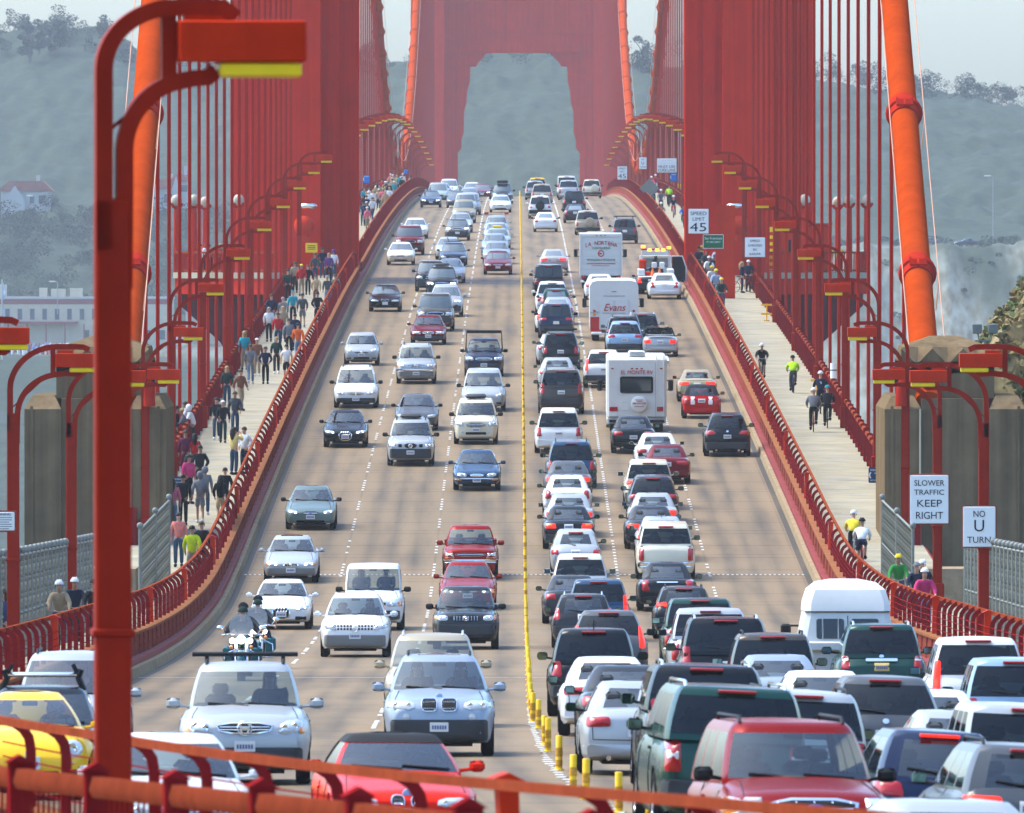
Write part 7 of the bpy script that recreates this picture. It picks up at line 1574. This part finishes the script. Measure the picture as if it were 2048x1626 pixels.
POSES = {
 'stand': pose(),
 'walk': pose(elR=(.25,-.13,1.16), wrR=(.25,-.12,.94), elL=(-.25,.06,1.16), wrL=(-.22,.22,.98), knR=(.09,.19,.52), anR=(.09,.26,.10), toeR=(.10,.43,.05), knL=(-.09,.0,.50), anL=(-.09,-.30,.15), toeL=(-.09,-.17,.05)),
 'walk2': pose(elL=(-.26,-.13,1.16), wrL=(-.26,-.10,.94), elR=(.26,.06,1.16), wrR=(.22,.20,.97), knL=(-.09,.14,.51), anL=(-.09,.18,.09), toeL=(-.10,.35,.05), knR=(.09,.0,.50), anR=(.10,-.22,.13), toeR=(.10,-.08,.05)),
 'pocket': pose(el=(.30,-.08,1.17), wr=(.19,.09,1.00)),
 'photo': pose(el=(.24,.20,1.30), wr=(.08,.30,1.52)),
 'lean': pose(wai=(0,.02,1.10), che=(0,.08,1.29), nec=(0,.13,1.44), nk=(0,.16,1.51), hd=(0,.19,1.59), top=(0,.18,1.69), sh=(.18,.12,1.40), el=(.24,.22,1.16), wr=(.12,.42,1.14)),
 'cycle': pose(pel=(0,-.30,.96), wai=(0,-.20,1.09), che=(0,-.02,1.25), nec=(0,.12,1.37), nk=(0,.17,1.44), hd=(0,.22,1.52), top=(0,.20,1.62), sh=(.18,.09,1.34), el=(.27,.22,1.14), wr=(.24,.42,1.03), hip=(.09,-.27,.93), knR=(.12,.12,.84), anR=(.11,-.02,.46), toeR=(.11,.12,.38), knL=(-.11,.02,.62), anL=(-.11,-.12,.22), toeL=(-.11,.02,.14)),
 'upright': pose(pel=(0,-.26,.96), wai=(0,-.22,1.10), che=(0,-.14,1.29), nec=(0,-.08,1.43), nk=(0,-.05,1.50), hd=(0,-.02,1.59), top=(0,-.03,1.69), sh=(.18,-.10,1.39), el=(.27,.08,1.17), wr=(.26,.32,1.06), hip=(.09,-.23,.93), knR=(.12,.14,.80), anR=(.11,.02,.42), toeR=(.11,.16,.34), knL=(-.11,.04,.60), anL=(-.11,-.08,.20), toeL=(-.11,.06,.12)),
 'moto': pose(pel=(0,-.45,.90), wai=(0,-.40,1.04), che=(0,-.32,1.24), nec=(0,-.28,1.39), nk=(0,-.26,1.46), hd=(0,-.23,1.55), top=(0,-.24,1.65), sh=(.19,-.28,1.35), el=(.36,-.02,1.16), wr=(.44,.25,1.09), hip=(.1,-.42,.88), kn=(.27,.0,.80), an=(.30,-.02,.40), toe=(.30,.16,.34)),
 'sit': pose(pel=(0,-.1,.62), wai=(0,-.14,.76), che=(0,-.18,.97), nec=(0,-.16,1.12), nk=(0,-.14,1.19), hd=(0,-.12,1.27), top=(0,-.13,1.37), sh=(.19,-.16,1.08), el=(.24,.05,.86), wr=(.18,.28,.88), hip=(.1,-.08,.60), kn=(.12,.34,.62), an=(.12,.5,.3), toe=(.12,.64,.28)),
}
def skin_mesh(name, V, E, rad, root, sub=1):
    me = bpy.data.meshes.new('sk'); me.from_pydata([tuple(v) for v in V], E, [])
    o = bpy.data.objects.new('sk', me); col.objects.link(o); o.modifiers.new('s', 'SKIN')
    if not me.skin_vertices: me.attributes
    sv = me.skin_vertices[0].data
    for i, r in enumerate(rad): sv[i].radius = (r, r) if isinstance(r, float) else r
    sv[root].use_root = True
    m = o.modifiers.new('u', 'SUBSURF'); m.levels = sub; m.render_levels = sub
    bpy.context.view_layer.update()
    r = bpy.data.meshes.new_from_object(o.evaluated_get(bpy.context.evaluated_depsgraph_get())); r.name = name
    bpy.data.objects.remove(o); r.materials.clear(); r.shade_smooth(); return r
PM = {}
def fig(pz):
    if pz in PM: return PM[pz]
    d = POSES[pz]; out = {}
    def build(name, chains, sub=1):
        V, E, Rr, idx = [], [], [], {}
        def node(k, p, r):
            if k in idx: return idx[k]
            idx[k] = len(V); V.append(Vector(p)); Rr.append(r); return idx[k]
        for ch in chains:
            for a, b in zip(ch, ch[1:]): E.append((node(*a), node(*b)))
        out[name] = skin_mesh(name, V, E, Rr, 0, sub)
    g = lambda n: Vector(d[n])
    ch = [[('pel', g('pel'), .115), ('wai', g('wai'), .10), ('che', g('che'), .105), ('nec', g('nec'), .07), ('nk', g('nk'), .055), ('hd', g('hd')+Vector((0,0,-.03)), (.070,.085)), ('hd2', (g('hd')+g('top'))/2, (.078,.095)), ('top', g('top'), (.052,.066))], [('hd', g('hd'), .07), ('nose', g('hd')+Vector((0,.108,.01)), .014)]]
    tops, topl, trs, sho = [[('pel', g('pel')+Vector((0,0,-.03)), .155), ('wai', g('wai'), .148), ('che', g('che'), .165), ('nec', g('nec'), .105)]], [], [[('pel', g('pel')+Vector((0,0,.06)), .135), ('pl', g('pel')+Vector((0,0,-.03)), .142)]], [[('pel', g('pel')+Vector((0,0,.06)), .135), ('pl', g('pel')+Vector((0,0,-.03)), .142)]]
    for q in (1, -1):
        s_, e_, w_, h_, k_, a_, t_ = [two(d, n, q) for n in ('sh', 'el', 'wr', 'hip', 'kn', 'an', 'toe')]; n = str(q)
        f = (w_-e_).normalized(); pal = w_+f*.07; sd = Vector((q, 0, 0)); sd = (sd-f*sd.dot(f)).normalized(); fw = f.cross(sd)
        ch.append([('che', None, None), ('s'+n, s_, .062), ('e'+n, e_, .042), ('w'+n, w_, .030), ('p'+n, pal, (.036,.020))])
        for i in range(4):
            b = pal+fw*(.024*(i-1.5))*.9; L = (.030, .036, .033, .026)[i]
            ch.append([('p'+n, None, None), ('f1%d%s' % (i, n), b+f*(.03+L*.5), .0095), ('f2%d%s' % (i, n), b+f*(.03+L)+sd*-.018, .0085)])
        ch.append([('w'+n, None, None), ('t1'+n, w_+f*.03+fw*-.04, .011), ('t2'+n, w_+f*.07+fw*-.055, .009)])
        ch.append([('pel', None, None), ('h'+n, h_, .085), ('k'+n, k_, .056), ('a'+n, a_, .040), ('o'+n, t_, (.038,.03))])
        m = (s_+e_)/2+(e_-s_)*.12
        tops.append([('che', None, None), ('s'+n, s_, .085), ('m'+n, m, .066)]); topl.append([('che', None, None), ('s'+n, s_, .085), ('e'+n, e_, .064), ('w'+n, w_-f*.02, .047)])
        kk = h_+(k_-h_)*.92
        trs.append([('pl', None, None), ('h'+n, h_, .10), ('k'+n, k_, .075), ('a'+n, a_+Vector((0,0,.01)), .064)]); sho.append([('pl', None, None), ('h'+n, h_, .105), ('k'+n, kk, .092)])
    build('body', ch); build('tshirt', tops); build('jacket', [tops[0]]+topl); build('trousers', trs); build('shorts', sho)
    m = MB()
    for q in (1, -1):
        a_, t_ = two(d, 'an', q), two(d, 'toe', q); k = (t_-a_); back = a_-Vector((k.x, k.y, 0)).normalized()*.06
        m.tube([back+Vector((0,0,-.03)), a_+Vector((0,0,-.025)), (a_+t_)/2+Vector((0,0,-.01)), t_, t_+Vector((k.x, k.y, 0))*.2], [.045,.056,.055,.045,.02], 8)
    out['shoes'] = m.mesh('shoes')
    hd = (g('hd')+g('top'))/2; out['head'] = hd
    out['foot'] = min(two(d, 'an', 1).z, two(d, 'an', -1).z)
    PM[pz] = out; return out
def hair_mesh(kind):
    m = MB()
    if kind == 'short': m.ell((0, -.012, .022), (.098, .115, .10), 12, 8, -.25, 1)
    elif kind == 'long': m.ell((0, -.015, .022), (.102, .118, .102), 12, 8, -.3, 1); m.tube([(0, -.06, .05), (0, -.10, -.05), (0, -.115, -.18), (0, -.12, -.36)], [.09, .11, .105, .05], 10)
    elif kind == 'hood': m.ell((0, -.02, .0), (.125, .125, .15), 12, 8)
    elif kind == 'cap': m.ell((0, 0, .03), (.102, .118, .09), 12, 8, 0, 1); m.box(-.07, .07, .08, .19, .03, .045)
    elif kind == 'helmet': m.ell((0, -.01, .035), (.118, .15, .115), 14, 8, -.05, 1); [m.bar([(x, .13, .06), (x, -.02, .155), (x, -.14, .06)], .022, .012) for x in (-.05, 0, .05)]
    elif kind == 'moto': m.ell((0, -.015, .03), (.125, .145, .125), 14, 10, -.12, 1); m.box(-.09, .09, .06, .155, .03, .05)
    return m.mesh(kind, 60)
HM = {k: hair_mesh(k) for k in ('short', 'long', 'hood', 'cap', 'helmet', 'moto')}
m = MB()
for q in (1, -1): m.ell((q*.032, .098, .005), (.011, .006, .007), 8, 6); m.ell((q*.095, .0, -.02), (.012, .02, .03), 8, 6); m.box(q*.032-.016, q*.032+.016, .094, .10, .022, .027)
m.box(-.024, .024, .094, .101, -.062, -.054); FACEM = m.mesh('face')
VISOR = mat('helmet_vent_dark', (.02, .02, .022), .4)
def person(loc, rz, pz, topc, botc, hair, label, long_=True, shorts=False, sc=1.0, skin=0, group=None, hood=None, hc=None, detail=True, shoe='k'):
    f = fig(pz); t = empty('person', loc, (0, 0, rz)); t.scale = (sc, sc, sc); tag(t, label, 'person', group)
    link('body', f['body'], SKIN[skin], t)
    if topc: link('jacket' if long_ else 'tshirt', f['jacket' if long_ else 'tshirt'], cloth(topc), t)
    if botc: link('shorts' if shorts else 'trousers', f['shorts' if shorts else 'trousers'], cloth(botc), t)
    h, hk = hair[0], (hair[1] if len(hair) > 1 else 'b')
    kind = {'s': 'short', 'l': 'long', 'h': 'hood', 'c': 'cap', 'x': 'helmet', 'm': 'moto'}[h]
    mt = HAIRM[hk] if h in 'sl' and hk in HAIRM else cloth({'k':'k','b':'br','y':'y','g':'g','w':'w','r':'r','n':'n','t':'teal','p':'pu','e':'dgn' if h == 'm' else 'gn','o':'or'}[hk])
    link({'s':'hair','l':'hair','h':'hood','c':'cap','x':'helmet','m':'helmet'}[h], HM[kind], mt, t, f['head'])
    if detail: link('shoes', f['shoes'], cloth(shoe), t); link('face', FACEM, FACE, t, f['head'])
    return t
def on_walk(px, py): return ground_at(px, py, .46)
FC = {'f': math.pi, 'b': 0.0, 'l': math.pi/2, 'r': -math.pi/2, 'fl': math.pi*.8, 'fr': -math.pi*.8, 'bl': math.pi*.2, 'br': -math.pi*.2}
# px, feet y, facing, pose, top, bottom, hair, description, flags (t short sleeves, s shorts)
WALKERS = [
 (384,1168,'b','walk','lime','cam','sk','person in lime yellow top walking away beside the near left railing',''), (403,1156,'b','walk2','k','k','sb','person in black walking away right of the lime topped one',''),
 (357,1134,'f','stand','sal','jean','sk','woman wrapped in a salmon shawl and jeans at the left pylon',''), (345,1062,'b','stand','pk','lj','lk','person in pink half hidden behind the left phone sign',''),
 (366,1052,'b','walk','k','k','sk','person in black with bag under the left phone sign',''), (400,1046,'b','walk2','g','g','hg','child in grey hoodie and grey shorts walking away','s'),
 (441,1048,'b','walk','k','tan','lk','woman in black top and khaki shorts walking away','s'), (450,1032,'b','walk2','k','k','sk','man in black jacket beside the khaki shorts woman',''),
 (410,1030,'b','stand','g','jean','hg','tall person in grey hood ahead of the grey hooded child',''), (377,1008,'fr','stand','mg','k','lk','woman in magenta top left of the dark jacket man',''),
 (400,990,'b','pocket','k','k','sk','broad man in dark jacket behind the grey hooded pair',''), (389,958,'b','stand','r','k','lk','long black haired woman in red top by the left outer railing',''),
 (371,958,'b','stand','plum','plum','sb','person in plum coat left of the red topped woman',''), (386,900,'l','lean','w','k','hw','person in white hood leaning on the left outer railing',''),
 (372,905,'l','lean','g','k','sy','fair haired person in grey beside the white hooded one',''), (379,890,'l','lean','w','k','sb','man in white leaning behind the white hooded person',''), (352,905,'r','stand','k','k','sk','dark clothed person against the left outer railing by the lamp',''),
 (468,950,'br','photo','ye','jean','lk','woman in yellow cardigan and boots raising a camera',''), (489,948,'fl','pocket','w','n','sb','woman in white cardigan facing the yellow cardigan one',''),
 (470,872,'f','walk','dg','jean','sb','man in dark hoodie and jeans walking towards the camera',''), (446,886,'f','walk2','k','dgn','cw','man in black jacket and pale cap walking towards the camera',''), (433,880,'f','walk','k','jean','sk','person in black just left of the pale capped man',''),
 (454,812,'f','stand','dgn','jean','ly','blond woman in dark green jacket by the left lamp post',''), (481,822,'fr','walk','br','kh','sb','man in brown shirt and khaki trousers striding right',''),
 (501,768,'b','walk','g','lj','sb','man in grey shirt and light jeans walking away',''), (489,740,'f','stand','teal','kh','ly','woman in teal jacket left of the grey shirted man',''), (514,752,'f','stand','br','tan','cw','person in brown jacket and white cap behind the grey shirted man',''),
 (531,768,'f','pocket','n','k','sb','woman in long dark coat standing in the walk',''), (553,748,'f','walk','dgn','k','sy','woman in dark green jacket carrying a bag',''), (573,764,'b','walk2','w','k','sk','person in white T shirt with back print and black shorts','ts'),
 (596,722,'b','walk','or','lj','sk','person in bright orange hoodie by the traffic railing',''), (578,712,'b','walk2','g','k','sb','person in grey left of the orange hoodie',''), (590,702,'b','walk','n','k','sk','man in navy jacket behind the orange hoodie',''),
 (538,684,'f','walk','w','k','sg','man in white shirt walking towards the camera',''), (566,684,'f','stand','kh','jean','ly','woman in patterned khaki top and jeans',''), (556,700,'f','stand','r','jean','sb','person in red behind the dark green jacketed woman',''),
 (543,660,'f','walk2','n','g','sb','man in navy pullover and grey trousers',''), (566,662,'b','walk','g','g','sg','man in grey jacket walking away below the tower',''), (586,648,'b','stand','teal','k','ct','woman in teal vest and teal cap walking away',''), (605,655,'b','walk2','dg','g','sk','youth in slate jacket and patterned shorts','s'),
 (635,652,'b','pocket','k','k','sk','person in black with hands in pockets by the traffic railing',''), (632,612,'b','walk','tan','br','sb','man in tan jacket walking away at the tower',''), (655,614,'b','stand','dg','lj','sg','man in slate pullover and blue jeans at the tower',''), (671,610,'b','stand','cam','k','sb','person in plaid shirt at the tower railing',''),
 (603,592,'f','walk','r','kh','cy','man in red jacket and khaki shorts walking towards the camera','s'), (590,586,'f','stand','kh','k','lb','woman in brown left of the red jacketed man',''), (616,590,'f','walk2','k','k','sb','person in black right of the red jacketed man',''), (576,602,'b','stand','dgn','k','sk','person in dark green jacket near the cabinet end of the platform',''),
 (630,566,'f','stand','dg','jean','sb','person in slate jacket against the left tower leg',''), (645,556,'f','pocket','n','jean','sk','person in navy beside the slate jacketed one at the tower leg',''), (667,560,'f','stand','w','jean','hp','person in white hoodie under the left tower leg',''), (658,566,'f','stand','pu','k','ly','person in purple beside the white hoodie',''),
 (733,452,'f','walk','n','n','cw','man in navy and white cap just beyond the near tower',''), (726,452,'f','walk2','bl','bl','sk','man in blue jacket left of the white capped navy man',''), (738,428,'f','stand','w','w','hw','person in white hooded suit beyond the near tower',''), (766,420,'b','stand','k','k','hk','person in black hood beyond the near tower','')]
for px, py, fc, pz, tc, bc, hr, lab, fl in WALKERS:
    u, s = on_walk(px, py); p = P(u, s, .462)
    person(p, FC[fc], pz, tc, bc, hr, lab, 't' not in fl, 's' in fl, rnd.uniform(.95, 1.05), rnd.randrange(2), 'walkers on the left walkway', shoe=rnd.choice('kkwg'))
# dense far crowd
for i in range(34):
    s = rnd.uniform(880, 1240); u = -rnd.uniform(10.6, 12.8)
    person(P(u, s, .462), rnd.choice((0, math.pi, math.pi, .5)), rnd.choice(('stand', 'walk', 'walk2')), rnd.choice(('w', 'w', 'k', 'n', 'r', 'pk', 'teal', 'g', 'ye', 'tan')), rnd.choice(('jean', 'k', 'kh')), rnd.choice(('sk', 'sb', 'sy', 'lk', 'cw')), 'tiny walker in the dense crowd on the far left walk near the crest', True, False, rnd.uniform(.94, 1.06), 0, 'dense crowd on the far left walk', detail=False)
# people on the tower platforms
zb = zr(764)+.46
for sg, lst in ((-1, [(384,'k','sk','person in black at the left platform corner'), (399,'or','sb','person in orange jacket leaning on the left platform rail'), (413,'w','lk','long haired person in white on the left platform'), (421,'g','sb','person in grey low behind the left platform rail'), (434,'r','sk','tall person in red on the left platform'), (441,'br','sy','person in brown right end of the left platform')]),
                (1, [(1590,'w','sb','person in white at the inner end of the right platform'), (1634,'w','xw','helmeted person in white on the right platform'), (1645,'gn','xw','helmeted person in green on the right platform'), (1658,'y','xo','person in yellow and orange on the right platform'), (1680,'y','xp','person in yellow jacket and purple helmet on the right platform')])):
    for px, tc, hr, lab in lst:
        y = 754.6+rnd.uniform(0, 1); person((far_x(px, y), y, zb+.002), rnd.choice((0, .4, -.4, math.pi)), 'lean' if tc in 'org' else 'stand', tc, 'k', hr, lab, True, False, rnd.uniform(.93, 1.03), 0, 'people on the tower platforms', detail=False)
# ------------------------------------------------------------------ bicycles and riders
def bike_meshes():
    W_ = MB()
    W_.lathe([(.325, -.016), (.34, 0), (.325, .016), (.31, 0)], axis='x', n=26, closed=True)
    for i in range(10): a = i*.628; W_.tube([(0, 0, 0), (0, .32*math.cos(a), .32*math.sin(a))], .003, 3)
    W_.lathe([(.001, -.04), (.03, -.04), (.03, .04), (.001, .04)], axis='x', n=8)
    Fm = MB(); bb, st, hd_, ra, fa = (0, -.05, .29), (0, -.20, .82), (0, .38, .86), (0, -.50, .34), (0, .52, .34)
    for a, b in ((bb, st), (st, hd_), (bb, (0, .40, .74)), (bb, ra), (st, ra)): Fm.tube([a, b], .017, 7)
    for q in (-1, 1): Fm.tube([(q*.05, .40, .70), (q*.05, .52, .34)], .013, 6); Fm.tube([(q*.09, -.05+q*.12, .29+q*.11), (q*.02, -.05, .29)], .012, 5); Fm.box(q*.13-.05, q*.13+.05, -.05+q*.12-.03, -.05+q*.12+.03, .29+q*.11-.01, .29+q*.11+.01)
    Fm.tube([(0, .40, .70), (0, .37, .95)], .02, 7)
    Hb = MB(); Hb.tube([(-.28, .36, 1.0), (-.2, .42, 1.01), (0, .39, .97), (.2, .42, 1.01), (.28, .36, 1.0)], .014, 7)
    Sd = MB(); Sd.tube([(0, -.20, .82), (0, -.22, .91)], .014, 6); Sd.ell((0, -.25, .925), (.07, .14, .03), 10, 6)
    return W_.mesh('wheel'), Fm.mesh('frame'), Hb.mesh('handlebar'), Sd.mesh('saddle')
BM = bike_meshes()
def bicycle(loc, rz, label, c='k', group='bicycles on the bridge paths', tilt=0):
    t = empty('bicycle', loc, (0, tilt, rz)); tag(t, label, 'bicycle', group)
    link('wheel', BM[0], RUBBER, t, (0, .52, .34)); link('wheel', BM[0], RUBBER, t, (0, -.50, .34)); link('frame', BM[1], cloth(c), t); link('handlebar', BM[2], GALV, t); link('saddle', BM[3], BLACK, t); return t
RIDERS = [
 (1524,760,'f','cycle','k','k','xw','rider in black jersey with orange and blue sleeves coming towards the camera','s',1), (1586,786,'b','cycle','neon','dg','xk','rider in neon green vest heading away','',1),
 (1627,864,'b','upright','g','k','xw','rider in grey hoodie and white helmet heading away','',1), (1655,856,'b','upright','k','k','xt','rider in black jacket and pale helmet right of the grey hoodie','',1), (1641,828,'b','upright','n','n','xw','rider with a number three jersey ahead of the grey hoodie','',1),
 (1707,1122,'b','cycle','y','k','xw','rider in yellow and black jacket heading away near the right pylon','',1), (1724,1140,'b','cycle','w','n','xk','rider in white red and navy jersey behind the yellow jacket','s',1),
 (1797,1226,'f','upright','gn','jean','xy','rider in green jacket and yellow helmet behind the right railing','',1), (1834,1246,'f','upright','n','k','xg','rider in navy with mottled helmet behind the right railing','',1), (1845,1240,'f','upright','k','k','xw','rider mostly hidden behind the mottled helmet','',1), (1850,1268,'f','upright','mg','lj','xw','blond rider in magenta sweatshirt and white helmet','',1),
 (1443,622,'f','upright','dgn','jean','xy','rider in dark green shirt and yellow helmet leading the bunch by the right tower',"",1), (1432,604,'f','upright','lb','jean','xy','rider in pale blue shirt and yellow helmet second in the tower bunch','',1), (1424,594,'f','upright','w','k','xy','rider in white with yellow helmet in the tower bunch','',1), (1440,584,'f','upright','gn','k','xe','rider in green with green helmet in the tower bunch','',1), (1418,572,'f','upright','w','k','xw','rider in white shirt and white helmet in the tower bunch','',1), (1429,572,'f','upright','n','k','xp','rider in navy with purple helmet in the tower bunch','',1), (1445,566,'f','upright','gn','k','xp','rider with lilac helmet behind the green helmeted one','',1), (1434,554,'f','upright','w','k','xw','rider in white near the striped post','',1), (1412,560,'f','upright','dg','k','xr','rider in slate with red helmet in the tower bunch','',1), (1404,548,'f','upright','y','k','xy','rider in bright yellow rain cape at the back of the bunch','',1), (1398,552,'f','upright','n','k','xk','rider in dark navy nearest the railing at the back of the bunch','',1), (1420,544,'f','upright','tan','k','xw','rider in tan jacket at the back of the bunch','',1),
 (1303,392,'f','upright','pk','lj','xw','far rider in pink beyond the right tower leg','',1), (1311,386,'f','upright','r','w','xw','far rider in red and white beside the pink one','',1), (1338,414,'b','upright','neon','k','xk','far rider in neon jacket beyond the right tower leg','',1), (1307,410,'f','cycle','bl','k','xn','far rider in blue behind the right railing','',1), (1322,424,'f','upright','g','k','xw','far rider in grey with beige cap','',1), (1347,436,'f','cycle','n','r','xw','far rider in navy and red heading towards the camera','',1), (1322,452,'f','cycle','kh','k','xw','far rider in brown low behind the right railing','',1), (1367,455,'f','cycle','bright_blue','k','xk','far rider in bright blue beside the right tower leg','',1), (1357,402,'f','upright','y','k','xp','far rider in yellow beside the right outer railing','',1),
 (118,1300,'f','upright','kh','n','xw','rider in brown jacket and white helmet on the left approach','',1), (149,1290,'f','upright','n','k','xw','rider in dark navy and white helmet on the left approach','',1), (188,1295,'f','upright','k','k','xk','rider with black helmet half hidden by the near lamp post','',1)]
for px, py, fc, pz, tc, bc, hr, lab, fl, bk in RIDERS:
    u, s = on_walk(px, py); p = P(u, s, .462); far = s > 800
    t = person(p, FC[fc]+rnd.uniform(-.06, .06), pz, tc, bc, hr, lab, True, 's' in fl, rnd.uniform(.97, 1.03), rnd.randrange(2), 'cyclists on the bridge paths', detail=not far)
    bicycle(p, t.rotation_euler.z, 'bicycle under the '+' '.join(lab.split()[:9]).split(' coming')[0], rnd.choice(('k', 'r', 'dg', 'bl', 'w')))
    if 'number three' in lab: text('3', t, SPALE, .26, 0, -.285, 1.24, R(90), 1, 'number')
u, s = on_walk(1484, 586); person(P(u, s, .462), -math.pi/2, 'stand', 'n', 'n', 'ly', 'blond woman in long navy coat standing beside a bicycle at the right cabinet')
bicycle(P(u+.05, s+.4, .462), -math.pi/2+.15, 'red bicycle held by the navy coated woman', 'r'); u, s = on_walk(1497, 584); person(P(u, s+.6, .462), math.pi, 'pocket', 'n', 'k', 'xw', 'person in navy and white helmet behind the navy coated woman')
bicycle(P(u+.2, s+.3, .462), .5, 'dark bicycle by the red lamp post near the cabinet', 'k')
u, s = on_walk(4, 1330); person(P(u, s, .462), math.pi*.9, 'stand', 'bl', 'k', 'lb', 'long haired person in blue jacket at the left edge beside the railing')
# riders of the motorcycles, people in the open car
for (t, u, s), nm in zip(BIKES, ('lit teal motorcycle', 'second motorcycle')):
    for dy, dz, w, tc in ((0, 0, 'front', 'k'), (-.45, .10, 'pillion', 'dg')):
        p = P(u+.02, s-dy, dz); person(p, head(s)+math.pi, 'moto', tc, 'n', 'me' if w == 'front' else 'mk', '%s rider in dark jacket and helmet on the %s' % (w, nm), group='motorcyclists in the left lane')
for x, hr, lab in ((-.36, 'lb', 'brown haired driver seen from behind in the open convertible'), (.36, 'ly', 'fair haired passenger in the open convertible')):
    q = OPENCAR.matrix_basis @ Vector((x, -.02, .05)); person(q, OPENCAR.rotation_euler.z, 'sit', 'k' if x < 0 else 'tan', 'k', hr, lab, detail=False)

# drivers one can make out, and the two cars parked on the far bluff
bpy.context.view_layer.update()
for key, seats, nm in (('big silver white sport', (-.37,), 'the silver white sport utility with roof bars'), ('silver blue sport utility with twin', (-.37, .37), 'the silver blue sport utility'), ('white crossover with dotted', (-.37,), 'the white dotted grille crossover'), ('tall white boxy', (-.37, .37), 'the tall white boxy sport utility'), ('white sedan with tall ringed', (-.36,), 'the white ringed grille sedan'), ('bright yellow round', (-.34,), 'the yellow round car'), ('white silver sport utility with black lower', (-.37,), 'the round badge sport utility'), ('grey green sedan', (-.36,), 'the grey green sedan')):
    lab = [l for l in CAR_AT if l.startswith(key)][0]; t, p = CAR_AT[lab]
    ys = p['ws'][1]+(p['rs'][0]-p['ws'][1])*.30+.26
    for x in seats:
        q = t.matrix_world @ Vector((x, ys, p['zr']-1.50)); person(q, t.rotation_euler.z, 'sit', rnd.choice(('k', 'n', 'g', 'bl', 'w')), 'k', rnd.choice(('sb', 'sk', 'lb', 'ly')), ('driver' if x < 0 else 'passenger')+' seen through the windshield of '+nm, detail=True, sc=.98)
tp = F(S_, face=f_gen)
for px, d, pt, lab in ((1932, 2530, 'navy', 'dark blue car parked on the bluff right of the orange cable'), (1856, 2540, 'grey', 'grey car on the bluff just beside the orange cable')):
    t = spawn('parked_car', tp, pt, 700, 0, True, lab, 'car', 'cars parked on the far bluff', far=True); x = far_x(px, d); t.location = (x, d, land(x, d)+.15); t.rotation_euler = (0, 0, 1.75)
# ------------------------------------------------------------------ haze
HZ = bpy.data.materials.new('haze'); HZ.use_nodes = True
nt = HZ.node_tree; nt.nodes.clear(); pv = nt.nodes.new('ShaderNodeVolumePrincipled'); ou = nt.nodes.new('ShaderNodeOutputMaterial')
pv.inputs['Color'].default_value = (.84, .91, 1.0, 1); pv.inputs['Density'].default_value = .00006; pv.inputs['Anisotropy'].default_value = .0
nt.links.new(pv.outputs[0], ou.inputs['Volume'])
mb = MB(); mb.box(-420, 420, -40, 3600, -69, 190)
o = mb.build('haze', HZ, ang=0); tag(o, kind='stuff')
